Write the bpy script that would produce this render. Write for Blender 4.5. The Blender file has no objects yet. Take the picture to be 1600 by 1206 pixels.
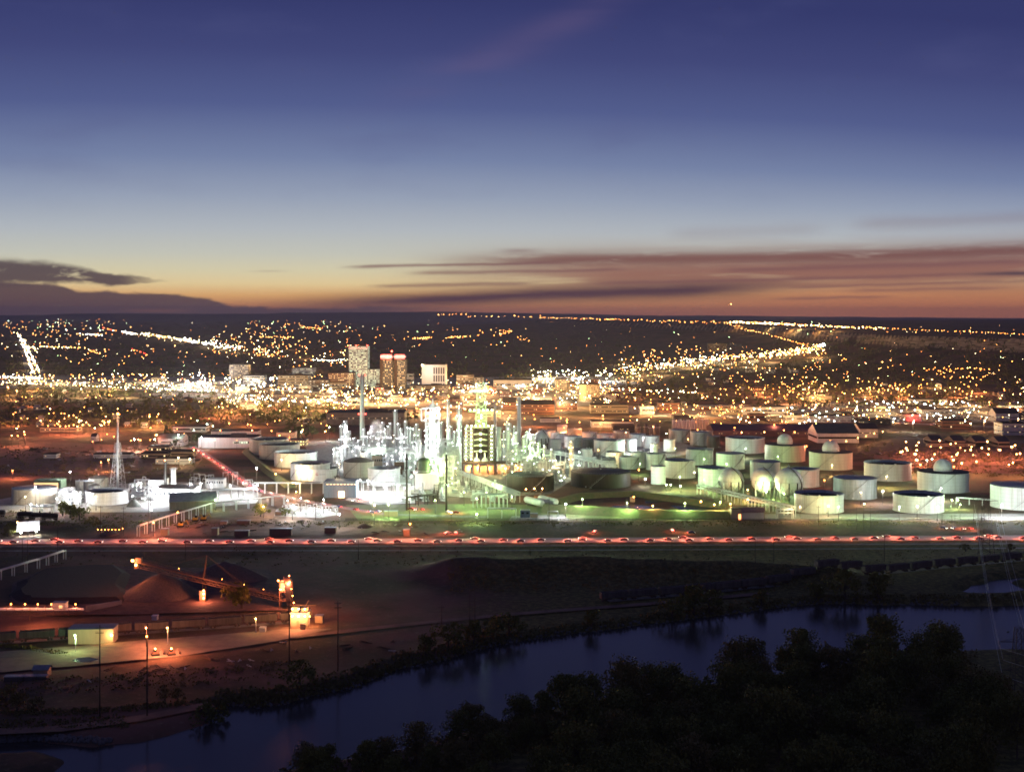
import bpy, math, random
import numpy as np
from mathutils import Vector, Matrix
rnd = random.Random(11)
S = bpy.context.scene
C = S.collection
PI = math.pi
# ---------------------------------------------------------------- camera (on the river bluff, 130 m above the flats)
F, HZ, H = 2000.0, 490.0, 130.0          # focal length and horizon in pixels of a 1600 px wide frame; camera height
cam = bpy.data.cameras.new("camera")
cam.sensor_width = 36.0
cam.lens = 36.0 * F / 1600.0
cam.shift_y = -(603.0 - HZ) / 1600.0
cam.clip_start = 1.0
cam.clip_end = 120000.0
co = bpy.data.objects.new("camera", cam)
C.objects.link(co)
co.location = (0, 0, H)
co.rotation_euler = (PI / 2, 0, 0)
S.camera = co
S.view_settings.view_transform = 'Standard'
S.view_settings.look = 'None'
S.view_settings.exposure = 0.0
S.view_settings.gamma = 1.0
S.render.engine = 'CYCLES'
cy = S.cycles
cy.use_denoising = True
cy.max_bounces = 4; cy.diffuse_bounces = 2; cy.glossy_bounces = 2; cy.transmission_bounces = 2; cy.transparent_max_bounces = 8
cy.volume_bounces = 0
cy.caustics_reflective = False; cy.caustics_refractive = False
cy.sample_clamp_indirect = 2.0
cy.sample_clamp_direct = 0.0
cy.filter_width = 1.7
cy.use_light_tree = True
cy.use_adaptive_sampling = False

def lin(c):
    return c / 12.92 if c <= 0.04045 else ((c + 0.055) / 1.055) ** 2.4
def hx(h, a=1.0):
    h = h.lstrip('#')
    return tuple(lin(int(h[i:i + 2], 16) / 255.0) for i in (0, 2, 4)) + (a,)

# ---------------------------------------------------------------- dusk sky (world nodes, by direction)
W = bpy.data.worlds.new("World"); S.world = W; W.use_nodes = True
nt = W.node_tree; nt.nodes.clear()
class X:
    """a socket with arithmetic"""
    tree = nt
    def __init__(s, k): s.k = k
    @staticmethod
    def op(o, *a, clamp=False):
        n = X.tree.nodes.new('ShaderNodeMath'); n.operation = o; n.use_clamp = clamp
        for i, v in enumerate(a):
            if isinstance(v, X): X.tree.links.new(v.k, n.inputs[i])
            else: n.inputs[i].default_value = float(v)
        return X(n.outputs[0])
    def __add__(s, o): return X.op('ADD', s, o)
    __radd__ = __add__
    def __sub__(s, o): return X.op('SUBTRACT', s, o)
    def __rsub__(s, o): return X.op('SUBTRACT', o, s)
    def __mul__(s, o): return X.op('MULTIPLY', s, o)
    __rmul__ = __mul__
    def __truediv__(s, o): return X.op('DIVIDE', s, o)
def smooth(x, a, b):
    n = X.tree.nodes.new('ShaderNodeMapRange'); n.interpolation_type = 'SMOOTHSTEP'
    X.tree.links.new(x.k, n.inputs[0]); n.inputs[1].default_value = a; n.inputs[2].default_value = b
    return X(n.outputs[0])
def curve(x, x0, x1, pts):
    """piecewise linear y(x) for x in x0..x1"""
    n = X.tree.nodes.new('ShaderNodeFloatCurve')
    y0 = min(p[1] for p in pts); y1 = max(p[1] for p in pts)
    t = X.op('DIVIDE', x - x0, x1 - x0, clamp=True)
    X.tree.links.new(t.k, n.inputs['Value'])
    c = n.mapping.curves[0]
    ps = [((a - x0) / (x1 - x0), (b - y0) / max(1e-6, y1 - y0)) for a, b in pts]
    while len(c.points) < len(ps): c.points.new(0.5, 0.5)
    for q, p in zip(c.points, ps): q.location = p; q.handle_type = 'AUTO_CLAMPED'
    n.mapping.update()
    return X(n.outputs[0]) * (y1 - y0) + y0
def noise(u, v, w, detail=4, rough=0.55, dist=0.0):
    cb = X.tree.nodes.new('ShaderNodeCombineXYZ')
    for i, q in enumerate((u, v, w)):
        if isinstance(q, X): X.tree.links.new(q.k, cb.inputs[i])
        else: cb.inputs[i].default_value = q
    n = X.tree.nodes.new('ShaderNodeTexNoise'); n.inputs['Scale'].default_value = 1.0
    n.inputs['Detail'].default_value = detail; n.inputs['Roughness'].default_value = rough
    n.inputs['Distortion'].default_value = dist
    X.tree.links.new(cb.outputs[0], n.inputs['Vector'])
    return X(n.outputs[0])
def band(v, c, w):
    t = (v - c) / w
    return X.op('EXPONENT', X.op('MULTIPLY', t, t) * -1.0)
def mix(a, b, f, mode='MIX'):
    n = X.tree.nodes.new('ShaderNodeMix'); n.data_type = 'RGBA'; n.blend_type = mode
    X.tree.links.new(f.k, n.inputs[0])
    for q, i in ((a, 6), (b, 7)):
        if isinstance(q, tuple): n.inputs[i].default_value = q
        else: X.tree.links.new(q, n.inputs[i])
    return n.outputs[2]
tc = nt.nodes.new('ShaderNodeTexCoord')
sp = nt.nodes.new('ShaderNodeSeparateXYZ'); nt.links.new(tc.outputs['Generated'], sp.inputs[0])
dx, dy, dz = (X(sp.outputs[i]) for i in range(3))
az = X.op('ARCTAN2', dx, dy)
hyp = X.op('SQRT', dx * dx + dy * dy)
el = X.op('ARCTAN2', dz, hyp)
u = az * 2000.0 + 800.0        # bearing, 2000 units to the radian, 800 straight ahead
v = el * 2000.0                # height above the horizon in the same units
rp = nt.nodes.new('ShaderNodeValToRGB')
stops = [(0, 'a8685a'), (10, 'd2885f'), (28, 'eab273'), (46, 'ecd4a0'), (66, 'dcd4b2'), (92, 'c8cabf'), (130, 'b4bcc4'),
         (180, '98a4bb'), (240, '7584aa'), (320, '515d90'), (400, '3f467b'), (480, '32386d'), (700, '323868'), (1000, '343a66')]
el_ = rp.color_ramp.elements
while len(el_) < len(stops): el_.new(0.5)
for e, (p, h) in zip(el_, stops): e.position = p / 1000.0; e.color = hx(h)
# the glow is lower and the blue deeper away from where the sun went down (bearing 520)
sink = curve(u, -2500.0, 3900.0, [(-2500, 330), (-800, 130), (0, 14), (520, 0), (1000, 12), (1600, 66), (2600, 200), (3900, 380)])
vv = v + sink * smooth(v, 20.0, 260.0)
nt.links.new((vv / 1000.0).k, rp.inputs[0])
col = rp.outputs[0]
# pinker low sky to the north
pk = smooth(u, 760.0, 1350.0) * X.op('SUBTRACT', 1.0, smooth(v, 10.0, 95.0)) * 0.75
col = mix(col, hx('c87a58'), pk)
n1 = noise(u * 0.0035, v * 0.055, 1.3, 5, 0.5)
n2 = noise(u * 0.010, v * 0.075, 4.1, 6, 0.6, 0.4)
n3 = noise(u * 0.0016, v * 0.02, 7.7, 3, 0.5)
# mauve veil to the north, with darker streaks in it
veil = smooth(u, 520.0, 1000.0) * band(v, 58.0 + (u - 800.0) * 0.012, 36.0) * smooth(n1, 0.22, 0.55) * 0.9
col = mix(col, hx('8c5652'), veil)
thin = smooth(u, 620.0, 900.0) * band(v, curve(u, 500.0, 1700.0, [(500, 78), (900, 84), (1250, 86), (1700, 96)]), 12.0) * smooth(n2, 0.2, 0.5) * 0.9
col = mix(col, hx('744a4c'), thin)
streak = smooth(u, 300.0, 680.0) * X.op('SUBTRACT', 1.0, smooth(u, 1060.0, 1330.0)) * band(v, curve(u, 400.0, 1500.0, [(400, 11), (640, 20), (850, 29), (1100, 37), (1300, 44), (1500, 50)]) + (n2 - 0.5) * 8.0, 13.0)
col = mix(col, hx('4a3346'), streak)
dark2 = smooth(u, 1430.0, 1560.0) * band(v, 58.0 + (n2 - 0.5) * 5.0, 3.2)
col = mix(col, hx('473a4c'), dark2 * 0.9)
for a0, a1, vc, w, k in ((520, 900, 72, 2.6, .7), (620, 1000, 62, 3.0, .6), (560, 860, 42, 3.2, .6), (900, 1500, 46, 3.0, .6), (1100, 1600, 66, 4.0, .6), (1200, 1700, 40, 2.6, .5), (1180, 1400, 22, 2.2, .5), (1290, 1560, 33, 2.4, .45), (1020, 1300, 122, 10, .16), (1300, 1700, 134, 9, .22), (760, 860, 97, 3.5, .5), (380, 470, 64, 2, .3)):
    m = smooth(u, a0, a0 + 60.0) * X.op('SUBTRACT', 1.0, smooth(u, a1 - 60.0, float(a1))) * band(v, vc + (n2 - 0.5) * 7.0 + (u - a0) * 0.02, w) * k
    col = mix(col, hx('744c54'), m)
# the long low bank to the south-west and the torn cloud above it
n4 = noise(u * 0.018, v * 0.05, 2.2, 7, 0.62, 0.5)
top = curve(u, -400.0, 800.0, [(-400, 60), (0, 45), (90, 45), (160, 33), (260, 31), (320, 25), (380, 12), (470, 9), (640, 11), (800, 6)]) + (n4 - 0.5) * 16.0
bank = X.op('SUBTRACT', 1.0, smooth(v - top, -3.0, 3.0)) * X.op('SUBTRACT', 1.0, smooth(u, 520.0, 760.0))
gap = smooth(u, 190.0, 240.0) * X.op('SUBTRACT', 1.0, smooth(u, 280.0, 325.0)) * band(v, 4.5, 2.0) * 0.7
col = mix(col, mix(hx('54444e'), hx('8a5a50'), gap), bank * 0.96)
cu = curve(u, -400.0, 600.0, [(-400, 70), (0, 62), (120, 59), (240, 50), (600, 50)])
th = curve(u, -400.0, 600.0, [(-400, 36), (0, 24), (70, 21), (150, 13), (240, 6), (300, 0.5), (600, 0.5)])
d1 = X.op('ABSOLUTE', v - cu + (n4 - 0.5) * 20.0) / th
torn = X.op('SUBTRACT', 1.0, smooth(d1, 0.45, 1.2)) * X.op('SUBTRACT', 1.0, smooth(u, 200.0, 290.0)) * smooth(n4, 0.22, 0.48)
col = mix(col, hx('4a3f4c'), torn * 0.95)
# faint rose cirrus high up
ax = (v - 250.0) - (u - 440.0) * 0.44
cir = X.op('EXPONENT', X.op('MULTIPLY', ax / 26.0, ax / 26.0) * -1.0) * smooth(u, 420.0, 760.0) * X.op('SUBTRACT', 1.0, smooth(u, 900.0, 1080.0)) * smooth(n3, 0.3, 0.7)
col = mix(col, hx('6b5a82'), cir * 0.3)
n5 = noise(u * 0.004, v * 0.012, 9.0, 4, 0.5)
col = mix(col, hx('565a8c'), smooth(n5, 0.5, 0.8) * smooth(v, 120.0, 260.0) * 0.25)
# below the horizon
col = mix(col, hx('241d26'), X.op('SUBTRACT', 1.0, smooth(v, -30.0, -2.0)))
# a share of physical twilight sky
sk = nt.nodes.new('ShaderNodeTexSky'); sk.sky_type = 'NISHITA'; sk.sun_disc = False
sk.sun_elevation = math.radians(-3.0); sk.sun_rotation = math.radians(-8.0); sk.altitude = 1000.0
bg = nt.nodes.new('ShaderNodeBackground'); bg.inputs['Strength'].default_value = 0.94
nt.links.new(col, bg.inputs['Color'])
bg2 = nt.nodes.new('ShaderNodeBackground'); bg2.inputs['Strength'].default_value = 0.025
nt.links.new(sk.outputs[0], bg2.inputs['Color'])
ad = nt.nodes.new('ShaderNodeAddShader'); nt.links.new(bg.outputs[0], ad.inputs[0]); nt.links.new(bg2.outputs[0], ad.inputs[1])
wo = nt.nodes.new('ShaderNodeOutputWorld'); nt.links.new(ad.outputs[0], wo.inputs['Surface'])

# ---------------------------------------------------------------- helpers
def G(px, py, z=0.0):
    """the spot at height z that lies on that line of sight"""
    Y = F * (H - z) / (py - HZ)
    return ((px - 800.0) * Y / F, Y)
def mp(Y): return Y / F
MATS = {}
def base_nodes(name):
    m = bpy.data.materials.new(name); m.use_nodes = True
    X.tree = m.node_tree
    return m, m.node_tree, m.node_tree.nodes['Principled BSDF']
def mat(name, c, rough=0.8, var=0.25, scale=0.4, metal=0.0, c2=None, bump=0.0, streak=False):
    """procedural paint, steel, soil ...: two scales of noise between two tones"""
    if name in MATS: return MATS[name]
    m, t, b = base_nodes(name)
    if isinstance(c, str): c = hx(c)[:3]
    if c2 is None: c2 = tuple(q * (1 - var) for q in c)
    elif isinstance(c2, str): c2 = hx(c2)[:3]
    tc = t.nodes.new('ShaderNodeTexCoord'); mpn = t.nodes.new('ShaderNodeMapping')
    t.links.new(tc.outputs['Object'], mpn.inputs[0])
    if streak: mpn.inputs['Scale'].default_value = (1.0, 1.0, 0.12)
    n = t.nodes.new('ShaderNodeTexNoise'); n.inputs['Scale'].default_value = scale; n.inputs['Detail'].default_value = 6; n.inputs['Roughness'].default_value = 0.62
    t.links.new(mpn.outputs[0], n.inputs['Vector'])
    f = smooth(X(n.outputs[0]), 0.3, 0.72)
    cc = mix(tuple(c) + (1,), tuple(c2) + (1,), f)
    if name.startswith('tank_') and 'roof' not in name:      # weld seams between the plate courses, and rust runs
        so = t.nodes.new('ShaderNodeSeparateXYZ'); t.links.new(tc.outputs['Object'], so.inputs[0])
        sm_ = X.op('LESS_THAN', X.op('FRACT', X(so.outputs[2]) / 2.6), .07) * .4
        n2 = t.nodes.new('ShaderNodeTexNoise'); n2.inputs['Scale'].default_value = .9; n2.inputs['Detail'].default_value = 4
        m2 = t.nodes.new('ShaderNodeMapping'); m2.inputs['Scale'].default_value = (1, 1, .03); t.links.new(tc.outputs['Object'], m2.inputs[0]); t.links.new(m2.outputs[0], n2.inputs['Vector'])
        cc = mix(cc, tuple(q * .45 for q in c) + (1,), sm_)
        cc = mix(cc, (c[0] * .55, c[1] * .42, c[2] * .32, 1), smooth(X(n2.outputs[0]), .52, .75) * .6)
    t.links.new(cc, b.inputs['Base Color'])
    b.inputs['Roughness'].default_value = rough; b.inputs['Metallic'].default_value = metal
    b.inputs['Specular IOR Level'].default_value = 0.3
    if bump:
        bn = t.nodes.new('ShaderNodeBump'); bn.inputs['Strength'].default_value = bump; bn.inputs['Distance'].default_value = 0.5
        t.links.new(n.outputs[0], bn.inputs['Height']); t.links.new(bn.outputs[0], b.inputs['Normal'])
    MATS[name] = m
    return m
def em(name, c, L, sample=True):
    if name in MATS: return MATS[name]
    m, t, b = base_nodes(name)
    b.inputs['Base Color'].default_value = (0.6, 0.6, 0.6, 1)
    b.inputs['Emission Color'].default_value = tuple(c) + (1,)
    b.inputs['Emission Strength'].default_value = L
    m.cycles.emission_sampling = 'FRONT' if sample else 'NONE'
    MATS[name] = m
    return m

class MB:
    """collects shapes and links them as one mesh object"""
    def __init__(s): s.v = []; s.f = []; s.m = []; s.sm = []
    def quad(s, *p, m=0, sm=False):
        i = len(s.v); s.v += [tuple(q) for q in p]; s.f.append(tuple(range(i, i + len(p)))); s.m.append(m); s.sm.append(sm)
    def box(s, x, y, z, sx, sy, sz, rz=0.0, m=0):
        """z is the bottom"""
        i = len(s.v); c, n = math.cos(rz), math.sin(rz)
        for dz in (0, sz):
            for a, b in ((-1, -1), (1, -1), (1, 1), (-1, 1)):
                u, w = a * sx / 2, b * sy / 2
                s.v.append((x + u * c - w * n, y + u * n + w * c, z + dz))
        for q in ((3, 2, 1, 0), (4, 5, 6, 7), (0, 1, 5, 4), (1, 2, 6, 5), (2, 3, 7, 6), (3, 0, 4, 7)):
            s.f.append(tuple(i + k for k in q)); s.m.append(m); s.sm.append(False)
    def lathe(s, x, y, prof, n=24, m=0, sm=True, cap0=False, cap1=False):
        """prof: (r, z) pairs, bottom up"""
        i0 = len(s.v)
        for r, z in prof:
            for k in range(n):
                a = 2 * PI * k / n; s.v.append((x + r * math.cos(a), y + r * math.sin(a), z))
        for j in range(len(prof) - 1):
            for k in range(n):
                a, b = i0 + j * n + k, i0 + j * n + (k + 1) % n
                s.f.append((a, b, b + n, a + n)); s.m.append(m); s.sm.append(sm)
        if cap0: s.f.append(tuple(reversed(range(i0, i0 + n)))); s.m.append(m); s.sm.append(False)
        if cap1:
            k = i0 + (len(prof) - 1) * n; s.f.append(tuple(range(k, k + n))); s.m.append(m); s.sm.append(False)
    def cyl(s, x, y, z, r, h, n=12, m=0, r1=None):
        s.lathe(x, y, [(r, z), (r if r1 is None else r1, z + h)], n, m, True, True, True)
    def ball(s, x, y, z, r, n=12, m=0, half=False, k=None):
        k = k or max(3, n // 2)
        a0 = 0.0 if half else -PI / 2
        pr = [(max(1e-3, r * math.cos(a0 + (PI / 2 - a0) * j / k)), z + r * math.sin(a0 + (PI / 2 - a0) * j / k)) for j in range(k + 1)]
        s.lathe(x, y, pr, n, m)
    def bar(s, p, q, r, n=5, m=0):
        """round bar from p to q"""
        p, q = Vector(p), Vector(q); d = q - p
        if d.length < 1e-6: return
        a = d.normalized(); b = a.orthogonal().normalized(); c = a.cross(b)
        i = len(s.v)
        for e in (p, q):
            for k in range(n):
                t = 2 * PI * k / n; s.v.append(tuple(e + b * (r * math.cos(t)) + c * (r * math.sin(t))))
        for k in range(n):
            l = (k + 1) % n
            s.f.append((i + k, i + l, i + n + l, i + n + k)); s.m.append(m); s.sm.append(n > 5)
        s.f.append(tuple(i + k for k in reversed(range(n)))); s.f.append(tuple(i + n + k for k in range(n))); s.m += [m, m]; s.sm += [False, False]
    def path(s, pts, r, n=5, m=0):
        for a, b in zip(pts[:-1], pts[1:]): s.bar(a, b, r, n, m)
    def beam(s, p, q, w, h, m=0):
        """rectangular beam along p-q, centred in width, top at the line"""
        p, q = Vector(p), Vector(q); d = q - p
        a = d.normalized(); b = a.cross(Vector((0, 0, 1)))
        b = b.normalized() if b.length > 1e-4 else Vector((1, 0, 0)); u = b.cross(a)
        i = len(s.v)
        for e in (p, q):
            for k, l in ((-1, -1), (1, -1), (1, 0), (-1, 0)): s.v.append(tuple(e + b * (k * w / 2) + u * (l * h)))
        for f in ((3, 2, 1, 0), (4, 5, 6, 7), (0, 1, 5, 4), (1, 2, 6, 5), (2, 3, 7, 6), (3, 0, 4, 7)):
            s.f.append(tuple(i + k for k in f)); s.m.append(m); s.sm.append(False)
    def mesh(s, name, mats):
        me = bpy.data.meshes.new(name)
        me.from_pydata(s.v, [], s.f)
        for m in (mats if isinstance(mats, (list, tuple)) else [mats]): me.materials.append(m)
        me.polygons.foreach_set('material_index', s.m); me.polygons.foreach_set('use_smooth', s.sm)
        me.update()
        return me
    def build(s, name, mats, parent=None, loc=(0, 0, 0), rz=0.0):
        return put(name, s.mesh(name, mats), parent, loc, rz)
def put(name, me, parent=None, loc=(0, 0, 0), rz=0.0, sc=None):
    o = bpy.data.objects.new(name, me); C.objects.link(o)
    o.location = loc; o.rotation_euler = (0, 0, rz)
    if sc: o.scale = (sc, sc, sc)
    if parent: o.parent = parent
    return o
def tag(o, label, cat, group=None, kind=None):
    o['label'] = label; o['category'] = cat
    if group: o['group'] = group
    o['kind'] = kind or 'thing'
    return o
def structure(o): o['kind'] = 'structure'; return o
def stuff(o, label, cat): return tag(o, label, cat, None, 'stuff')
def thing(name, label, cat, loc=(0, 0, 0), rz=0.0, group=None):
    o = bpy.data.objects.new(name, None); C.objects.link(o); o.empty_display_size = 0.5
    o.location = loc; o.rotation_euler = (0, 0, rz)
    return tag(o, label, cat, group)
def dup(root, loc, rz=None, label=None, group=None, sc=None):
    r = root.copy(); C.objects.link(r); r.location = loc
    if rz is not None: r.rotation_euler = (0, 0, rz)
    if sc: r.scale = (sc, sc, sc)
    if label: r['label'] = label
    if group: r['group'] = group
    for ch in list(root.children):
        c = ch.copy(); C.objects.link(c); c.parent = r
        for g in list(ch.children):
            d = g.copy(); C.objects.link(d); d.parent = c
    return r

# ---------------------------------------------------------------- the land
def poly_px(pts, z=0.0): return [G(a, b, z) for a, b in pts]
RIVER_PX = [(-500, 1420), (85, 1212), (112, 1189), (165, 1166), (215, 1160), (270, 1149), (325, 1131), (340, 1110), (362, 1102), (400, 1106), (450, 1100),
            (500, 1085), (555, 1074), (622, 1048), (700, 1032), (730, 1020), (800, 1004), (900, 990), (1000, 978), (1100, 966), (1200, 953), (1280, 944),
            (1350, 945), (1450, 946), (1520, 949), (1600, 947), (2300, 930), (2300, 985), (1900, 1000), (1600, 1014), (1500, 1018), (1300, 1040), (1150, 1062), (1000, 1085), (890, 1100),
            (800, 1122), (700, 1150), (620, 1172), (520, 1187), (425, 1206), (250, 1260), (-200, 1460)]
POOL_PX = [(-300, 1172), (0, 1164), (50, 1159), (100, 1163), (135, 1171), (160, 1168), (120, 1188), (95, 1182), (62, 1173), (0, 1178), (-300, 1190)]
POND_PX = [(1505, 926), (1520, 920), (1523, 914), (1545, 912), (1548, 908), (1600, 902), (1690, 904), (1690, 914), (1600, 906.5), (1570, 908), (1602, 922), (1575, 926), (1530, 929)]
WZ = -2.2
RIVER, POOL, POND = (poly_px(p, WZ) for p in (RIVER_PX, POOL_PX, POND_PX))
def sdf(P, poly):
    """signed distance of points P (n x 2) to a polygon, negative inside"""
    A = np.array(poly); B = np.roll(A, -1, 0)
    best = np.full(len(P), 1e18); inside = np.zeros(len(P), bool)
    for a, b in zip(A, B):
        d = b - a; q = P - a
        t = np.clip((q @ d) / (d @ d), 0, 1)
        r = q - t[:, None] * d
        best = np.minimum(best, (r * r).sum(1))
        cond = (a[1] > P[:, 1]) != (b[1] > P[:, 1])
        with np.errstate(divide='ignore', invalid='ignore'):
            xi = a[0] + (P[:, 1] - a[1]) * d[0] / (d[1] if abs(d[1]) > 1e-9 else 1e-9)
        inside ^= cond & (P[:, 0] < xi)
    return np.where(inside, -1, 1) * np.sqrt(best)
EDGE = [(6000, 2050), (2400, 2450), (1500, 2620), (1130, 2760), (1010, 3200), (985, 3667), (1010, 4300), (1060, 5238), (785, 7857), (231, 11579), (-1200, 22000), (-3000, 40000), (40000, 40000), (40000, 2050)]
def sstep(x, a, b):
    t = np.clip((x - a) / (b - a), 0, 1); return t * t * (3 - 2 * t)
def hashn(x, y, s):
    """cheap smooth value noise"""
    x = x / s; y = y / s
    i, j = np.floor(x), np.floor(y); fx, fy = x - i, y - j
    fx = fx * fx * (3 - 2 * fx); fy = fy * fy * (3 - 2 * fy)
    def h(a, b):
        q = np.sin(a * 127.1 + b * 311.7) * 43758.5453
        return q - np.floor(q)
    return (h(i, j) * (1 - fx) + h(i + 1, j) * fx) * (1 - fy) + (h(i, j + 1) * (1 - fx) + h(i + 1, j + 1) * fx) * fy
BERM = [G(716, 893), G(800, 889), G(900, 888), G(1060, 895), G(1180, 897), G(1290, 902)]
def seg_dist(P, pts):
    best = np.full(len(P), 1e18)
    for a, b in zip(np.array(pts[:-1]), np.array(pts[1:])):
        d = b - a; q = P - a; t = np.clip((q @ d) / (d @ d), 0, 1); r = q - t[:, None] * d
        best = np.minimum(best, (r * r).sum(1))
    return np.sqrt(best)
HCREST = [(-600, 492), (0, 493.5), (72, 493), (95, 491), (125, 490), (300, 491), (420, 490.5), (450, 488.5), (480, 489), (600, 488), (690, 487.5), (760, 489), (900, 491), (985, 493.5), (1085, 494.5), (1095, 493.5), (1300, 496.5), (1600, 499.5), (2200, 500.5)]
def terr_np(P):
    x, y = P[:, 0], P[:, 1]
    z = np.zeros(len(P))
    far = y > 1900
    if far.any():
        q = P[far]; d = sdf(q, EDGE)
        w = 300 + 120 * hashn(q[:, 0], q[:, 1], 500.0) + np.clip((q[:, 1] - 4500) * 0.12, 0, 900)
        gul = (hashn(q[:, 0], q[:, 1], 90.0) - 0.5) * 70 + (hashn(q[:, 0], q[:, 1], 33.0) - 0.5) * 26
        dd = d + gul * sstep(np.abs(d), 0, 60) * (d < 400)
        t = np.clip(1 - dd / w, 0, 1)
        zz = np.where(dd <= 0, 75.0, 52.0 * t ** 1.3 + 23.0 * sstep(-dd, -24, -4))
        zz *= 1 - sstep(q[:, 1], 11500, 16500)
        zz += (hashn(q[:, 0], q[:, 1], 700.0) - .5) * 9 * sstep(q[:, 1], 4500, 8000)
        pxb = 800 + F * q[:, 0] / q[:, 1]
        hc = np.interp(pxb, [a for a, b in HCREST], [b for a, b in HCREST])
        zc = H + (HZ - hc) * 27000.0 / F
        zz += np.clip(zc + 14 * (hashn(q[:, 0], q[:, 1], 900.0) - .5), -30, 400) * sstep(q[:, 1], 23000, 27000)
        z[far] = zz
    near = y < 800
    if near.any():
        q = P[near]
        zz = np.zeros(len(q))
        bd = seg_dist(q, BERM)
        zz += 6.0 * np.exp(-(bd / 17.0) ** 2) * (0.75 + 0.5 * hashn(q[:, 0], q[:, 1], 22.0))
        # terraces between the yards and the water
        jit = (hashn(q[:, 0], q[:, 1], 14.0) - .5) * 5 + (hashn(q[:, 0], q[:, 1], 5.0) - .5) * 2.5
        d = np.minimum(np.minimum(sdf(q, RIVER), sdf(q, POOL)), sdf(q, POND)) + jit * 0.5
        zz += 0.5 * (hashn(q[:, 0], q[:, 1], 18.0) - .5) * sstep(d, 8, 30) * (1 - sstep(q[:, 1], 690, 715))
        zz = np.where(d < 9, zz - (zz + 4.5) * (1 - sstep(d, -4.5, 7.0)), zz)
        z[near] = zz
    return z
def terr(x, y): return float(terr_np(np.array([[x, y]]))[0])
def place(px, py, h=0.0):
    """ground point under something that is h tall and whose top lies on that line of sight"""
    Y0 = F * (H - h) / max(.5, py - HZ)
    if 815 < Y0 < 1880: return (px - 800) * Y0 / F, Y0, 0.0
    ys = (250.0 * 1.01 ** np.arange(125)) if Y0 < 815 else (1850.0 * 1.01 ** np.arange(275))
    zr = H - (py - HZ) * ys / F
    zt = terr_np(np.stack([(px - 800) * ys / F, ys], 1)) + h
    k = np.where(zr <= zt)[0]
    k = int(k[0]) if len(k) else len(ys) - 1
    if k > 0:
        a, b = zr[k - 1] - zt[k - 1], zr[k] - zt[k]
        t = a / (a - b) if a != b else 0
        Y = ys[k - 1] + (ys[k] - ys[k - 1]) * min(1, max(0, t))
    else: Y = ys[0]
    x = (px - 800) * Y / F
    return x, Y, terr(x, Y)

def grid_mesh():
    ny, nx = 640, 560
    Y = 160.0 * (34000.0 / 160.0) ** (np.arange(ny) / (ny - 1.0))
    T = np.linspace(-0.85, 0.85, nx)
    XX = (Y[:, None] * T[None, :]); YY = np.repeat(Y[:, None], nx, 1)
    P = np.stack([XX.ravel(), YY.ravel()], 1)
    z = terr_np(P)
    me = bpy.data.meshes.new('ground')
    V = np.column_stack([P, z]).astype(np.float32)
    me.vertices.add(len(V)); me.vertices.foreach_set('co', V.ravel())
    i = (np.arange(ny - 1)[:, None] * nx + np.arange(nx - 1)[None, :]).ravel()
    Q = np.stack([i, i + 1, i + nx + 1, i + nx], 1).astype(np.int32)
    me.loops.add(Q.size); me.loops.foreach_set('vertex_index', Q.ravel())
    me.polygons.add(len(Q)); me.polygons.foreach_set('loop_start', np.arange(0, Q.size, 4, dtype=np.int32))
    me.polygons.foreach_set('use_smooth', np.ones(len(Q), bool))
    me.update(calc_edges=True)
    return me
def land_mat():
    m, t, b = base_nodes('dry_ground')
    tc = t.nodes.new('ShaderNodeTexCoord')
    def nz(sc, det=6, rg=.6, st=None):
        n = t.nodes.new('ShaderNodeTexNoise'); n.inputs['Scale'].default_value = sc; n.inputs['Detail'].default_value = det; n.inputs['Roughness'].default_value = rg
        if st:
            q = t.nodes.new('ShaderNodeMapping'); q.inputs['Scale'].default_value = st; t.links.new(tc.outputs['Object'], q.inputs[0]); t.links.new(q.outputs[0], n.inputs['Vector'])
        else: t.links.new(tc.outputs['Object'], n.inputs['Vector'])
        return n
    a = nz(0.02); bb = nz(0.35, 8, .7); c = nz(0.004, 4, .5)
    s1 = mix(hx('73574a'), hx('4d4633'), smooth(X(a.outputs[0]), 0.38, 0.62))
    s2 = mix(s1, hx('8a7a62'), smooth(X(bb.outputs[0]), 0.52, 0.75) * 0.7)
    s3 = mix(s2, hx('3d3c2a'), smooth(X(c.outputs[0]), 0.45, 0.7) * 0.6)
    sp_ = t.nodes.new('ShaderNodeSeparateXYZ'); t.links.new(tc.outputs['Object'], sp_.inputs[0])
    gr = smooth(X(sp_.outputs[0]) + (X(a.outputs[0]) - .5) * 120.0, -45.0, 15.0) * X.op('SUBTRACT', 1.0, smooth(X(sp_.outputs[1]), 690.0, 800.0))
    gcol = mix(hx('4c4d28'), hx('7d7340'), smooth(X(bb.outputs[0]), .42, .62))
    s3 = mix(s3, gcol, gr * .85)
    ge = t.nodes.new('ShaderNodeNewGeometry'); sn = t.nodes.new('ShaderNodeSeparateXYZ'); t.links.new(ge.outputs['True Normal'], sn.inputs[0])
    st = nz(0.06, 5, .6, (.3, .3, 6.0))
    cl = X.op('SUBTRACT', 1.0, smooth(X(sn.outputs[2]), .80, .965)) * smooth(X(sp_.outputs[1]), 1900.0, 2100.0)
    s3 = mix(s3, mix(hx('c2ab86'), hx('7d6a50'), smooth(X(st.outputs[0]), .4, .65)), cl)
    t.links.new(s3, b.inputs['Base Color']); b.inputs['Roughness'].default_value = 0.95; b.inputs['Specular IOR Level'].default_value = 0.1
    bn = t.nodes.new('ShaderNodeBump'); bn.inputs['Strength'].default_value = 0.6; bn.inputs['Distance'].default_value = 0.6
    t.links.new(bb.outputs[0], bn.inputs['Height']); t.links.new(bn.outputs[0], b.inputs['Normal'])
    return m
gm = grid_mesh(); gm.materials.append(land_mat())
structure(put('ground', gm))
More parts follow.
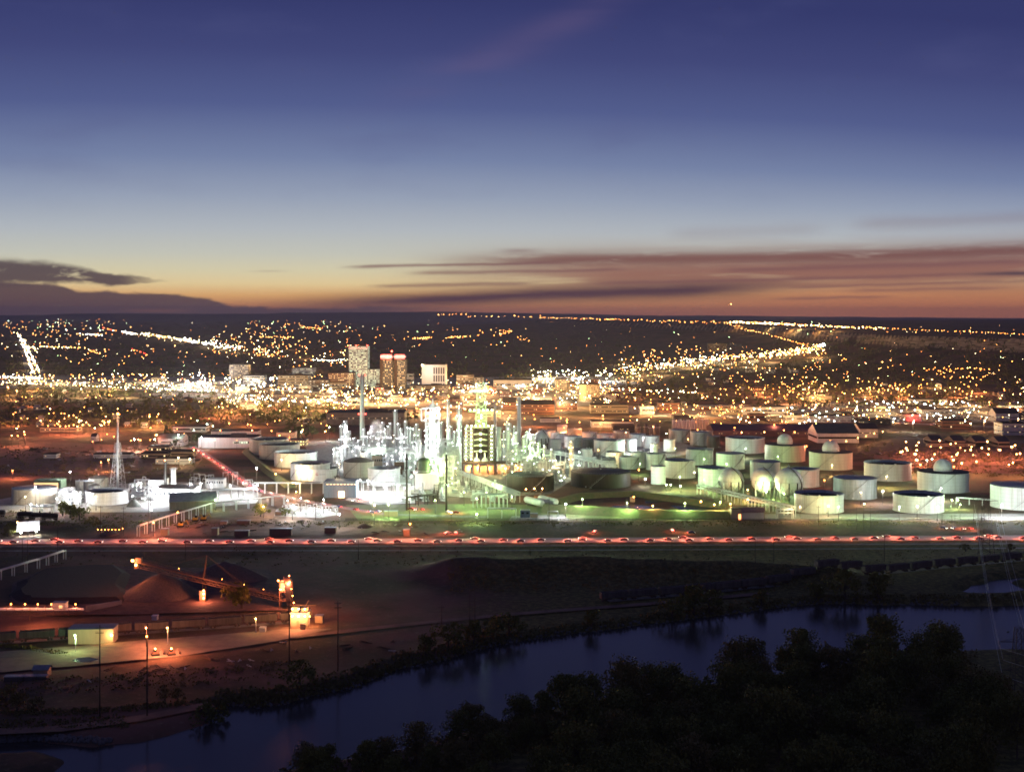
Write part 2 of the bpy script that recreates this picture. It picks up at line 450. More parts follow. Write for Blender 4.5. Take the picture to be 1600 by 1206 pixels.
def water_mat():
    m, t, b = base_nodes('river_water')
    b.inputs['Base Color'].default_value = (0.034, 0.033, 0.034, 1); b.inputs['Roughness'].default_value = 0.17; b.inputs['IOR'].default_value = 1.33
    tc = t.nodes.new('ShaderNodeTexCoord'); q = t.nodes.new('ShaderNodeMapping'); q.inputs['Scale'].default_value = (1, 0.5, 1)
    n = t.nodes.new('ShaderNodeTexNoise'); n.inputs['Scale'].default_value = 0.25; n.inputs['Detail'].default_value = 5
    t.links.new(tc.outputs['Object'], q.inputs[0]); t.links.new(q.outputs[0], n.inputs['Vector'])
    bn = t.nodes.new('ShaderNodeBump'); bn.inputs['Strength'].default_value = 0.10; bn.inputs['Distance'].default_value = 0.3
    t.links.new(n.outputs[0], bn.inputs['Height']); t.links.new(bn.outputs[0], b.inputs['Normal'])
    return m
wm = water_mat()
def sheet(name, pts, z, m):
    b = MB(); b.quad(*[(x, y, z) for x, y in pts]); o = b.build(name, m); return structure(o)
b = MB(); b.quad((-700, 170, WZ), (900, 170, WZ), (900, 640, WZ), (-700, 640, WZ)); structure(b.build('river', wm))
def strip(pts, w, z=0.03):
    """road-like strip along ground points"""
    P = [Vector((x, y)) for x, y in pts]; L = []; R_ = []
    for i, p in enumerate(P):
        d = (P[min(i + 1, len(P) - 1)] - P[max(i - 1, 0)]).normalized(); n = Vector((-d.y, d.x)) * w / 2
        L.append(p + n); R_.append(p - n)
    b = MB()
    for i in range(len(P) - 1):
        b.quad((R_[i].x, R_[i].y, z), (R_[i + 1].x, R_[i + 1].y, z), (L[i + 1].x, L[i + 1].y, z), (L[i].x, L[i].y, z))
    return b
asphalt = mat('asphalt', (0.055, 0.052, 0.05), 0.85, 0.35, 0.6)
concrete = mat('pale_concrete', (0.33, 0.31, 0.28), 0.85, 0.3, 0.15)
gravel = mat('gravel', (0.27, 0.25, 0.22), 0.95, 0.45, 0.25, bump=.3)
dirt = mat('red_dirt', (0.24, 0.15, 0.10), 0.95, 0.45, 0.12, bump=.3)
grass = mat('dry_grass', (0.13, 0.16, 0.06), 0.95, 0.5, 0.3, c2=(0.20, 0.18, 0.09), bump=.4)
coal = mat('coal_ground', (0.06, 0.036, 0.032), 0.95, 0.4, 0.3, c2=(0.12, 0.07, 0.06), bump=.4)
white_line = mat('road_paint', (0.7, 0.7, 0.66), 0.7, 0.2, 1.0)

# ---------------------------------------------------------------- materials of the built things
SEAMS = True
tank_white = mat('tank_white_paint', (0.70, 0.70, 0.66), 0.55, 0.22, 0.25, streak=True)
tank_cream = mat('tank_cream_paint', (0.66, 0.60, 0.47), 0.55, 0.22, 0.25, streak=True)
tank_grey = mat('tank_grey_steel', (0.36, 0.36, 0.35), 0.45, 0.45, 0.35, streak=True)
tank_black = mat('tank_black_paint', (0.045, 0.032, 0.026), 0.6, 0.35, 0.3, streak=True)
tank_dark = mat('tank_weathered_steel', (0.13, 0.11, 0.10), 0.5, 0.45, 0.3, streak=True)
tank_green = mat('tank_dark_green', (0.06, 0.09, 0.045), 0.5, 0.3, 0.4)
roof_dark = mat('tank_roof_tar', (0.05, 0.045, 0.045), 0.85, 0.4, 0.4)
steel = mat('galvanized_steel', (0.52, 0.52, 0.50), 0.5, 0.25, 1.2)
white_steel = mat('white_painted_steel', (0.68, 0.68, 0.65), 0.5, 0.2, 0.8)
dark_steel = mat('dark_rusty_steel', (0.10, 0.075, 0.06), 0.7, 0.4, 1.0)
rust_steel = mat('rust_brown_steel', (0.20, 0.12, 0.075), 0.75, 0.4, 0.8)
insul = mat('insulated_vessel_cladding', (0.60, 0.60, 0.58), 0.45, 0.25, 0.5, streak=True)
grey_clad = mat('blue_grey_cladding', (0.20, 0.25, 0.30), 0.6, 0.2, 0.6, streak=True)
cream_clad = mat('cream_cladding', (0.55, 0.48, 0.33), 0.65, 0.22, 0.4, streak=True)
white_clad = mat('white_cladding', (0.66, 0.65, 0.62), 0.6, 0.2, 0.4, streak=True)
tan_clad = mat('tan_wall', (0.42, 0.34, 0.23), 0.75, 0.25, 0.4)
brick = mat('red_brick', (0.26, 0.11, 0.07), 0.85, 0.35, 0.8)
brown_stone = mat('brown_concrete', (0.22, 0.15, 0.11), 0.8, 0.25, 0.3)
roof_tar = mat('flat_roof_tar', (0.07, 0.06, 0.06), 0.9, 0.4, 0.2)
roof_tin = mat('tin_roof', (0.26, 0.27, 0.28), 0.5, 0.35, 0.3)
roof_plum = mat('dull_purple_roof', (0.09, 0.06, 0.09), 0.8, 0.3, 0.2)
glass_dark = mat('dark_glass', (0.02, 0.022, 0.025), 0.15, 0.2, 0.5)
wood = mat('weathered_wood', (0.10, 0.07, 0.05), 0.9, 0.4, 1.5)
rubber = mat('black_rubber', (0.02, 0.02, 0.02), 0.9, 0.3, 2.0)
yellow = mat('machine_yellow', (0.60, 0.36, 0.04), 0.5, 0.25, 1.0)
red_paint = mat('red_paint', (0.45, 0.05, 0.03), 0.5, 0.2, 1.0)
blue_roof = mat('blue_sheet_roof', (0.05, 0.08, 0.17), 0.5, 0.25, 0.4)
rail_grey = mat('coal_car_steel', (0.15, 0.135, 0.12), 0.55, 0.4, 0.5, streak=True)

SOD = (1.0, 0.33, 0.11); AMB = (1.0, 0.52, 0.18); WRM = (1.0, 0.73, 0.34); WHT = (0.90, 0.95, 1.0); GRN = (0.62, 1.0, 0.42); MRC = (0.72, 1.0, 0.78); RED = (1.0, 0.05, 0.03); TRA = (1.0, 0.22, 0.13); DEE = (1.0, 0.27, 0.13)
COLS = {'S': SOD, 'A': AMB, 'W': WRM, 'C': WHT, 'G': GRN, 'M': MRC, 'R': RED, 'T': TRA, 'D': DEE}
BULB = {k: em('lamp_glow_' + n, c, L, False) for k, n, c, L in (('S', 'sodium', (1, .29, .05), 30), ('A', 'amber', (1, .46, .12), 36), ('W', 'warm_white', (1, .78, .42), 44), ('C', 'cool_white', WHT, 60),
        ('G', 'green_white', GRN, 50), ('M', 'mercury', MRC, 50), ('R', 'red', RED, 25), ('D', 'deep_sodium', (1, .36, .10), 40))}
def ico(b, x, y, z, r, m=0):
    p = (1 + 5 ** .5) / 2; k = r / math.sqrt(1 + p * p)
    vs = [(-1, p, 0), (1, p, 0), (-1, -p, 0), (1, -p, 0), (0, -1, p), (0, 1, p), (0, -1, -p), (0, 1, -p), (p, 0, -1), (p, 0, 1), (-p, 0, -1), (-p, 0, 1)]
    fs = [(0, 11, 5), (0, 5, 1), (0, 1, 7), (0, 7, 10), (0, 10, 11), (1, 5, 9), (5, 11, 4), (11, 10, 2), (10, 7, 6), (7, 1, 8), (3, 9, 4), (3, 4, 2), (3, 2, 6), (3, 6, 8), (3, 8, 9), (4, 9, 5), (2, 4, 11), (6, 2, 10), (8, 6, 7), (9, 8, 1)]
    i = len(b.v); b.v += [(x + a * k, y + c * k, z + d * k) for a, c, d in vs]
    for f in fs: b.f.append(tuple(i + q for q in f)); b.m.append(m); b.sm.append(True)
def bulb_mesh(k, r):
    key = 'bulb%s%.2f' % (k, r)
    if key not in MATS:
        b = MB(); ico(b, 0, 0, 0, r); MATS[key] = b.mesh('lamp', BULB[k])
    return MATS[key]
NL = [0]
def glow(parent, loc, k, P, rad=0.4, spot=None):
    """the light that a lamp gives"""
    key = ('L', k, round(P), rad, spot)
    if key not in MATS:
        l = bpy.data.lights.new('lamp_light', 'SPOT' if spot else 'POINT'); l.energy = P; l.color = COLS[k]; l.shadow_soft_size = rad
        if spot: l.spot_size = math.radians(spot); l.spot_blend = 0.6
        MATS[key] = l
    o = bpy.data.objects.new('lamp_light', MATS[key]); C.objects.link(o); o.location = loc; o.parent = parent
    NL[0] += 1
    return o
def pole_lamp(px, py, h, k, P, label, group=None, rb=0.45, pole=None, name='yard_lamp', at=None, aim=None):
    """lamp on a pole; its light shows at that pixel"""
    if at: x, y = at; z = 0
    else: x, y, z = place(px, py, h)
    t = thing(name, label, 'lamp', (x, y, z), 0, group)
    pole = pole or dark_steel
    key = 'pole%.1f%s' % (h, pole.name)
    if key not in MATS:
        b = MB(); b.cyl(0, 0, -0.3, 0.16, h - 0.3, 6, r1=0.09); b.cyl(0, 0, -0.2, 0.3, 0.5, 6); b.bar((0, 0, h - .35), (0, -.6, h - .1), .08, 4); MATS[key] = b.mesh('pole', pole)
    put('pole', MATS[key], t)
    put('lamp_head', bulb_mesh(k, rb), t, (0, -0.6, h - 0.0))
    if P: glow(t, (0, -0.6, h), 'D' if k == 'S' else k, P, rb + .12)
    return t

# ---------------------------------------------------------------- tank farm
def px_tank(cx, w, yt, yb):
    Yf = F * H / (yb - HZ); s = w / 2.0 / F
    r = s * Yf / (1 - s); Y = Yf + r
    return (cx - 800) * Y / F, Y, r, (yb - yt) * Yf / F
def tank(cx, w, yt, yb, kind, m, label, group=None, stair=None, cat='storage tank', ball=None, sc=0):
    x, y, r, h = px_tank(cx, w, yt, yb)
    t = thing('storage_tank', label, cat, (x, y, 0), 0, group)
    n = 64 if r > 9 else 40
    b = MB()
    pr = [(r + 0.25, -0.2), (r + 0.25, 0.25), (r, 0.25)]
    pr += [(r, h)]
    if kind == 'open': pr += [(r - 0.08, h), (r - 0.08, h - 2.6)]
    b.lathe(0, 0, pr, n, 0, sm=False)
    b.build('shell', m, t)
    b = MB()
    if kind == 'open':      # floating roof low inside the shell
        b.lathe(0, 0, [(r - 0.3, h - 2.4), (r - 1.2, h - 2.0), (r - 1.3, h - 2.5), (0.3, h - 2.3)], n, 0, False, False, True)
        b.build('floating_roof', roof_dark, t)
        b = MB(); b.lathe(0, 0, [(r + 0.02, h - 0.75), (r + 0.5, h - 0.7), (r + 0.5, h - 0.55), (r + 0.02, h - 0.5)], n); b.build('wind_girder', m, t)
        a0 = rnd.uniform(-2.4, -0.7); b = MB()
        b.bar((r * .97 * math.cos(a0), r * .97 * math.sin(a0), h + .4), (r * .3 * math.cos(a0), r * .3 * math.sin(a0), h - 2.1), 0.22); b.build('roof_ladder', steel, t)
        for a in (a0 + .5, a0 + 1.3):
            b = MB(); b.box((r + .1) * math.cos(a), (r + .1) * math.sin(a), h - .3, 1.2, 1.2, 1.0, a); b.build('gauge_platform', m, t)
    elif kind == 'cone':
        b.lathe(0, 0, [(r + 0.15, h - 0.1), (r + 0.15, h + 0.05), (0.4, h + r * 0.055)], n, 0, False, False, True); b.build('roof', roof_tin if m is not tank_black else m, t)
        b = MB(); b.cyl(0, 0, h + r * .05, 0.45, 1.0, 8); b.build('vent', steel, t)
        b = MB()
        for k in range(n):
            a, c = 2 * PI * k / n, 2 * PI * (k + 1) / n
            if PI < a < 2 * PI: b.bar((r * math.cos(a), r * math.sin(a), h + 1.0), (r * math.cos(c), r * math.sin(c), h + 1.0), 0.04, 3); b.bar((r * math.cos(a), r * math.sin(a), h), (r * math.cos(a), r * math.sin(a), h + 1), 0.03, 3)
        b.build('handrail', steel, t)
    elif kind == 'dome':
        hh = r * 0.26; R0 = (r * r + hh * hh) / (2 * hh); pr = [(r + .2, h)]
        for j in range(1, 8): q = r * (1 - j / 7.0); pr.append((max(q, .2), h + math.sqrt(R0 * R0 - q * q) - (R0 - hh)))
        b.lathe(0, 0, pr, n); b.build('roof', mat('tan_dome_roof', (0.22, 0.18, 0.13), .8, .3, .4), t)
        b = MB(); b.cyl(0, 0, h + hh - .1, .5, 1.2, 8); b.build('vent', steel, t)
    elif kind == 'geo':     # flat roof with a white ball-shaped dome
        b.lathe(0, 0, [(r + .15, h), (r - .2, h + .12), (.4, h + .5)], n, 0, False, False, True); b.build('roof', roof_dark, t)
        x0, wd, ytop, yb2 = ball
        rb = wd / 2.0 * y / F; b = MB()
        pr = [(rb * 0.98, h), (rb, h + (rb * .35))] + [(max(.05, rb * math.cos(a)), h + rb * .35 + rb * math.sin(a)) for a in [PI / 2 * j / 9 for j in range(1, 10)]]
        b.lathe(x0 * y / F, 0, pr, 28); b.build('ball_dome', tank_white, t)
    # spiral stair up the shell
    if r > 6:
        a0 = stair if stair is not None else rnd.uniform(-2.7, -1.6)
        b = MB(); k = 16; da = min(1.1, h / r * 1.15)
        pts = [((r + .45) * math.cos(a0 + da * j / k), (r + .45) * math.sin(a0 + da * j / k), 0.2 + (h - .2) * j / k) for j in range(k + 1)]
        for p, q in zip(pts[:-1], pts[1:]): b.beam(p, q, .42, .12)
        b.path([(p[0], p[1], p[2] + 1.0) for p in pts], .03, 3)
        b.build('spiral_stair', dark_steel if m is not tank_black else steel, t)
    b = MB(); a = rnd.uniform(-2.4, -.8)
    b.cyl((r + .1) * math.cos(a), (r + .1) * math.sin(a), .5, .5, 1.0, 8); b.build('manway', steel, t); b = MB(); b.bar((r * math.cos(a + .2), r * math.sin(a + .2), .7), ((r + 2) * math.cos(a + .2), (r + 2) * math.sin(a + .2), .7), .2, 6)
    b.build('nozzle', steel, t)
    return t
def swirl(t, rr, hh, a, s, word=False):
    """round red emblem on the shell (and the small grey word beside it)"""
    b = MB(); r = rr + 0.14
    for k in range(18):
        a0, a1 = 2 * PI * k / 20 + .4, 2 * PI * (k + 1) / 20 + .4
        P = []
        for q, w in ((a0, s), (a1, s), (a1, s * .6), (a0, s * .6)):
            ang = a + w * math.cos(q) / r; P.append((r * math.cos(ang), r * math.sin(ang), hh + w * math.sin(q)))
        b.quad(*P)
    b.build('emblem', red_paint, t)
    if word:
        b = MB()
        for k in range(11):
            ang = a + (s * 1.9 + k * s * .42) / r; wd = s * .26 / r
            for z0, z1 in ((-.3, .3),) if k % 3 else ((-.3, -.12), (.12, .3)):
                b.quad(*[(r * math.cos(q), r * math.sin(q), hh + z * s) for q, z in ((ang, z0), (ang + wd, z0), (ang + wd, z1), (ang, z1))])
        b.build('word_mark', mat('grey_letters', (.25, .25, .27), .7, .1, 1), t)
tank(420.5, 61, 688, 711, 'open', tank_cream, 'large open top white tank with round red emblem, rearmost of the western tank row', stair=-1.3)
T1 = C.objects[-1]
ta = tank(437, 62, 696, 718.5, 'open', tank_cream, 'large open top white tank just in front of the emblem tank')
ta = tank(462, 66, 709, 731, 'open', tank_white, 'widest open top white tank, mid row beside the dark slanted pipe wall')
ta = tank(485, 61, 726, 751.5, 'open', tank_white, 'white open top tank with a diagonal stair, half hidden behind a smaller white tank', stair=-2.75)
ta = tank(502, 49, 734, 752.5, 'open', tank_white, 'white open top tank with small red ring emblem, behind the blue grey shed', stair=-.5)
x_, y_, r_, h_ = px_tank(502, 49, 734, 752.5); swirl(ta, r_, h_ * .62, -PI / 2 - .12, 1.0, True)
ta = tank(560.5, 47, 723, 747, 'dome', tank_cream, 'cream tank under a rounded brown dome roof')
ta = tank(600, 50, 733.5, 760, 'open', tank_white, 'white open top tank with ring stiffeners, right of the domed cream tank')
x_, y_, r_, h_ = px_tank(600, 50, 733.5, 760)
for j in range(4):
    b = MB(); z_ = h_ * (.55 + j * .12); b.lathe(0, 0, [(r_, z_), (r_ + .35, z_), (r_ + .35, z_ + .25), (r_, z_ + .25)], 40); b.build('stiffening_ring', tank_white, ta)
tank(829, 74, 745.6, 769, 'cone', tank_black, 'black cone roofed tank behind the small lamp lit pump yard')
tank(938.7, 93.4, 741.7, 763.6, 'cone', tank_black, 'huge black tank with a low cone roof beside the dark dike road')
FARM = [
 (854, 29, 674, 688, 'cone', tank_white, 'white tank at the rear corner of the farm near the starry floodlight'),
 (873, 26, 676.5, 692, 'cone', tank_white, 'white tank with a low white shed peeping over its roof'),
 (898, 22, 671, 682, 'cone', tank_cream, 'small cream tank in the back row beside pale tree tops'),
 (896, 28, 682, 699.5, 'cone', tank_white, 'pale tank in the second row with a dark tank at its side'),
 (921, 24, 676, 689, 'cone', tank_white, 'pale tank standing directly behind the short dark tank'),
 (920.5, 22.5, 686, 701, 'cone', tank_dark, 'short dark tank in shadow between two pale tanks'),
 (868.5, 18, 687, 706, 'cone', tank_white, 'narrow upright white tank beside the small grey sphere'),
 (952, 48, 689, 713, 'open', tank_white, 'broad open top pale tank with a lit lamp at its foot, middle of the farm'),
 (945.5, 27, 679, 690, 'open', tank_white, 'low open top tank peeping over the broad pale tank'),
 (971, 25, 674.5, 687, 'cone', tank_white, 'pale tank with a slanting dark brace against its wall'),
 (996, 26, 679, 698, 'cone', tank_white, 'glaring white tank, left one of the floodlit pair'),
 (1018, 25, 682, 701, 'cone', tank_white, 'glaring white tank with a domed vent, right one of the floodlit pair'),
 (986.5, 17, 687, 706, 'cone', tank_white, 'narrow grey white tank right of the broad open tank'),
 (1022, 12, 694, 708, 'dome', tank_cream, 'smallest tank of the farm, a cream silo with a pointed roof'),
 (1046, 18, 687.5, 706, 'cone', tank_white, 'slim white tank standing alone on pale bare ground'),
 (1062, 34, 672.5, 692, 'cone', tank_grey, 'streaked steel tank with dark roof in front of the white silos'),
 (1096, 35, 676, 697, 'cone', tank_grey, 'shiny grey steel tank with bright left side'),
 (1115, 20, 682, 700, 'cone', tank_dark, 'dark square looking tank with pale edges beside the shiny grey tank'),
 (1093, 42, 703, 727, 'open', tank_white, 'green lit tank with black branch like pipes on its rim'),
 (961, 28, 707, 724, 'open', tank_white, 'pale tank behind the bright pump house'),
 (983, 32, 715, 733, 'open', tank_white, 'green lit low tank just behind the huge black tank'),
 (999, 23, 707.5, 731, 'open', tank_white, 'green lit tank wedged between a low tank and a wide tank'),
 (1025, 31, 710, 735, 'open', tank_white, 'green lit upright tank with a flat dark roof, behind the tank with the slanted shadow'),
 (1062.5, 47, 721, 748, 'open', tank_white, 'wide green lit tank with a swooping shadow and wall lamp'),
 (1028.5, 23, 729, 757, 'cone', tank_white, 'bright tank split by a diagonal shadow with two light spots'),
 (951, 23, 719, 733, 'cone', tank_white, 'glaring low white tank behind the huge black tank'),
 (917, 17, 702, 715, 'cone', tank_white, 'small pale tank beside the end of the long pipe bridge'),
 (1164, 60, 686, 709, 'open', tank_white, 'wide bright white tank with dotted rim at the back of the eastern row'),
 (1141, 44, 710, 734, 'cone', tank_white, 'green lit tank with one grey side, above the nearer sphere'),
 (1115, 48, 733, 761, 'open', tank_white, 'green lit open tank half hidden by the first sphere'),
 (1195.5, 46, 723, 750, 'cone', tank_white, 'tank with dull purple roof rising behind the middle sphere'),
 (1257, 45, 734.5, 762, 'open', tank_white, 'pale open tank half hidden by the third sphere'),
 (1387, 71.5, 726, 752.5, 'open', tank_white, 'wide grey green open tank with a pale box on its rim'),
 (1336, 66, 750, 781, 'cone', tank_grey, 'ribbed silvery tank with green left side and dark roof'),
 (1279.5, 75, 775, 803, 'open', tank_white, 'bright open tank by the front fence with a lamp shining on its wall'),
 (1435, 76, 776, 803, 'open', tank_white, 'bright grey white open tank by the front fence with a lamp pole before it'),
 (1594, 88, 763, 798, 'cone', tank_white, 'dazzling white tank at the east end beside the lattice tower'),
 (54, 67, 766, 789, 'cone', tank_cream, 'broad grey tank with a light cone roof at the western plant edge'),
 (167.5, 64, 770, 790, 'open', tank_white, 'broad pale tank with a dark open top beside the loose heap'),
 (154, 30, 748, 762, 'dome', tank_cream, 'pale tank with a dark domed roof and red lamp on top'),
 (124, 12, 752, 771, 'cone', tank_cream, 'slim tall cream tank of the western plant'),
 (139, 17, 752, 768, 'cone', tank_cream, 'short cream tank touching the slim tall one'),
 (147, 18, 759, 772, 'dome', tank_white, 'white tank with a small dark dome behind the broad pale tank'),
]
for a in FARM: tank(*a)
tank(1226.5, 62, 697, 722.5, 'geo', tank_cream, 'cream tank with a white ball dome, backmost of the ball topped tanks', ball=(0, 24, 0, 0), stair=-2.4)
tank(1298, 66, 709, 735, 'geo', tank_cream, 'cream tank with a white ball dome and orange lamp just above it', ball=(0, 26, 0, 0), stair=-2.5)
tank(1473.5, 77, 741, 771, 'geo', tank_white, 'widest ball topped tank, with a blue grey dome and crossing stairs', ball=(0, 29, 0, 0), stair=-2.3)
# dark green vessel with its own crown, standing on a white block
def green_vessel():
    x, y = G(661.5, 765)
    t = thing('green_vessel', 'dark green domed drum standing on a white block with a pipe crown', 'vessel', (x, y + 8, 0))
    s = mp(y); b = MB(); b.box(2, 0, 0, 36 * s, 12, 11.5); b.build('base_block', white_clad, t)
    b = MB(); b.lathe(0, 0, [(5.2, 11.5), (4.8, 12), (4.8, 20)] + [(4.8 * math.cos(a), 20 + 3 * math.sin(a)) for a in (.4, .8, 1.2, 1.5)], 24, 0, True, False, True); b.build('drum', tank_green, t)
    b = MB(); b.cyl(0, 0, 22.8, .9, 4.5, 10); b.path([(-6, 0, 23.5), (0, -2, 24), (6, -2, 22), (7, -1, 14)], .45, 6); b.build('crown_pipe', steel, t)
    b = MB(); b.lathe(0, 0, [(5.6, 13), (6.2, 13), (6.2, 13.2), (5.6, 13.2)], 20); b.build('platform', steel, t)
    return t
green_vessel()
# spheres on legs
def sphere_tank(cx, dia, cyp, yb, label, small=False):
    Y = F * H / (yb - HZ); r = dia / 2.0 * Y / F; Y += r * .5
    x = (cx - 800) * Y / F; zc = H - (cyp - HZ) * Y / F
    zc = max(zc, r * 1.02)
    t = thing('sphere_tank', label, 'gas sphere', (x, Y, 0))
    b = MB(); b.ball(0, 0, zc, r, 36, k=20); b.build('sphere', tank_white, t)
    b = MB(); b.lathe(0, 0, [(r * .998, zc - .25), (r + .35, zc - .2), (r + .35, zc + .1), (r * .998, zc + .15)], 36); b.build('equator_ring', steel, t)
    for k in range(10):
        a = 2 * PI * k / 10 + .15; b = MB(); b.cyl((r + .1) * math.cos(a), (r + .1) * math.sin(a), 0, .42, zc * .98, 8); b.build('leg', dark_steel if k % 3 else steel, t)
    b = MB()
    for k in range(10):
        a, c = 2 * PI * k / 10 + .15, 2 * PI * (k + 1) / 10 + .15
        b.bar(((r + .1) * math.cos(a), (r + .1) * math.sin(a), .6), ((r + .1) * math.cos(c), (r + .1) * math.sin(c), zc * .8), .12, 4)
        b.bar(((r + .1) * math.cos(c), (r + .1) * math.sin(c), .6), ((r + .1) * math.cos(a), (r + .1) * math.sin(a), zc * .8), .12, 4)
    b.build('bracing', dark_steel, t)
    b = MB(); a0 = -PI / 2 + .5
    pts = []
    for j in range(22):
        e = -.5 + 2.0 * j / 21; a = a0 + .55 - 1.0 * j / 21 * .9
        pts.append(((r + .5) * math.cos(e) * math.cos(a), (r + .5) * math.cos(e) * math.sin(a), zc + (r + .5) * math.sin(e)))
    for p, q in zip(pts[:-1], pts[1:]): b.beam(p, q, .8, .2)
    b.build('spiral_stair', dark_steel, t)
    b = MB(); b.cyl(0, 0, zc + r - .1, 1.0, .9, 10); b.bar((0, 0, zc + r), (0, 0, zc + r + 2.2), .15, 5); b.bar((.8, 0, zc + r), (.8, 0, zc + r + 1.6), .12, 5); b.build('top_valve', steel, t)
sphere_tank(1142.5, 39, 750.5, 774, 'gas sphere on dark legs in front of the green lit open tank')
sphere_tank(1192, 38, 749.5, 778, 'brightest gas sphere, lit from a lamp at its feet, middle of the three')
sphere_tank(1232, 43.5, 752, 783, 'dull gas sphere nearest the fence, with two small light spots')
sphere_tank(847.5, 23, 684, 703, 'small grey sphere between white tanks near the pipe bridge')
sphere_tank(826, 20, 687, 700, 'small pale sphere below the tall white stack')
# row of slender silos behind the farm
for k in range(14):
    px = 1052 + k * 4.1
    x, y, r, h = px_tank(px, 4.0, 657 + (k > 8) * -1.5, 671)
    t = thing('silo', 'slender upright silo in the close row behind the steel tanks', 'silo', (x, y, 0), 0, 'row of slender silos')
    b = MB(); b.lathe(0, 0, [(r, 0), (r, h), (r * .6, h + .6), (.2, h + .9)], 14, 0, True, False, True); b.build('shell', tank_white if k < 9 else tank_cream, t)
    b = MB(); b.bar((0, -r - .1, 0), (0, -r - .1, h), .12, 4); b.build('ladder', steel, t)
for k, (px, w, yt, yb) in enumerate(((997, 7, 665, 681), (1009, 6, 664, 680), (1017, 6, 666, 681), (1026, 10, 664, 683))):
    x, y, r, h = px_tank(px, w, yt, yb)
    t = thing('dark_drum', 'tall dark drum in the lamp lit cluster behind the floodlit pair', 'vessel', (x, y, 0), 0, 'dark drums behind the floodlit tanks')
    b = MB(); b.lathe(0, 0, [(r, 0), (r, h), (r * .6, h + 1), (.2, h + 1.5)], 16, 0, True, False, True); b.build('shell', tank_dark, t)
    b = MB(); b.lathe(0, 0, [(r, h * .8), (r + 1, h * .8), (r + 1, h * .8 + .2), (r, h * .8 + .2)], 14); b.build('platform', steel, t)

# ---------------------------------------------------------------- process units
def ring_platform(b, r, z, w=1.1, n=14, m=0):
    b.lathe(0, 0, [(r, z), (r + w, z), (r + w, z + .15), (r, z + .15)], n, m, False)
    b.lathe(0, 0, [(r + w - .03, z + .9), (r + w, z + .9), (r + w, z + 1.1), (r + w - .03, z + 1.1)], n, m, False)
    for k in range(n):
        a = 2 * PI * k / n; b.bar(((r + w) * math.cos(a), (r + w) * math.sin(a), z), ((r + w) * math.cos(a), (r + w) * math.sin(a), z + 1.1), .04, 3, m)
def column(cx, w, yt, yb, label, nplat=3, m=insul, lamps='C', group=None, P=0):
    Y = F * H / (yb - HZ); r = max(.5, w / 2.0 * Y / F); h = (yb - yt) * Y / F; x = (cx - 800) * Y / F
    t = thing('process_column', label, 'column', (x, Y, 0), 0, group)
    b = MB(); b.lathe(0, 0, [(r * 1.25, 0), (r * 1.05, 2.2), (r, 2.3), (r, h * .55), (r * 1.001, h * .55), (r, h - r * .6), (r * .75, h - r * .2), (.15, h)], 18, 0, True, False, True); b.build('shell', m, t)
    a0 = rnd.uniform(0, 6.28)
    b = MB(); b.path([(r * .3, 0, h - .1), (r * .3, 0, h + 1.5), (r + .9, -.2, h + 1.5), (r + .9, -.2, 1)], .3, 6); b.build('overhead_pipe', steel, t)
    b = MB(); b.bar((-r - .3, -.3, .5), (-r - .3, -.3, h), .14, 4); b.bar((-r - .3, .3, .5), (-r - .3, .3, h), .14, 4); b.build('ladder', steel, t)
    for k in range(nplat):
        z = h * (1 - .86 * k / max(1, nplat)) - .9
        b = MB(); ring_platform(b, r, z, 1.1 + .3 * (k % 2)); b.build('platform', steel, t)
        for a in ((-2.3, -.8) if k % 2 else (-1.6,)):
            put('lamp', bulb_mesh(lamps, .22), t, ((r + 1.2) * math.cos(a), (r + 1.2) * math.sin(a), z + 2.0))
    if P:
        for k in range(2): glow(t, (r + 3, -r - 4, h * (.35 + .45 * k)), lamps, P)
    return t
def stack(cx, w, yt, yb, label, m=tank_white, band=None, name='stack', taper=.8, lamps=()):
    Y = F * H / (yb - HZ); r = w / 2.0 * Y / F; h = (yb - yt) * Y / F; x = (cx - 800) * Y / F
    t = thing(name, label, 'chimney', (x, Y, 0))
    b = MB(); b.lathe(0, 0, [(r, 0), (r * (1 + taper) / 2, h * .5), (r * taper, h), (r * taper * .8, h), (r * taper * .8, h - 2)], 20); b.build('flue', m, t)
    for z in (h - 1.2, h * .58) if h > 30 else (h - 1,):
        b = MB(); ring_platform(b, r * (1 - (1 - taper) * z / h), z, 1.0); b.build('platform', steel, t)
    for z, k in lamps:
        q = r * (1 - (1 - taper) * z / h) + 1.3
        for s in (-1, 1):
            put('warning_lamp', bulb_mesh(k, .55), t, (s * q * .96, -.6, z))
        glow(t, (0, -q - 2.5, z), k, 350 if k == 'R' else 3000)
    b = MB(); b.bar((r * .2, -r * .98, 1), (r * .2, -r * taper - .1, h), .18, 4); b.build('ladder', steel, t)
    return t
chim_mat = mat('pale_green_concrete', (0.36, 0.40, 0.36), .8, .2, .2, streak=True)
Yc = F * H / 195.0; hc_ = 102 * Yc / F
stack(566, 8, 586, 688, 'tall grey green chimney with red warning lamps at top and middle', chim_mat, lamps=((hc_ - 1.0, 'R'), (hc_ * .40, 'R')))
for z in (8, 30, 50): glow(C.objects['stack'], (-9, -16, z), 'M', 7000)  # added lights with no fixture, hung in the air to brighten the chimney
stack(811, 7, 620, 703, 'tall white steel stack with a red lamp at its tip', tank_white, lamps=((61, 'C'),), taper=.78)
stack(773.5, 5, 627, 700, 'pale slim stack rising behind the coker derrick', tank_cream)
stack(779.5, 7.5, 667, 737, 'pale round tower close beside the coker frame', tank_white, taper=.98)
CG = 'slender columns of the floodlit units'
CL = 'slender white process column in the dense floodlit refinery units'
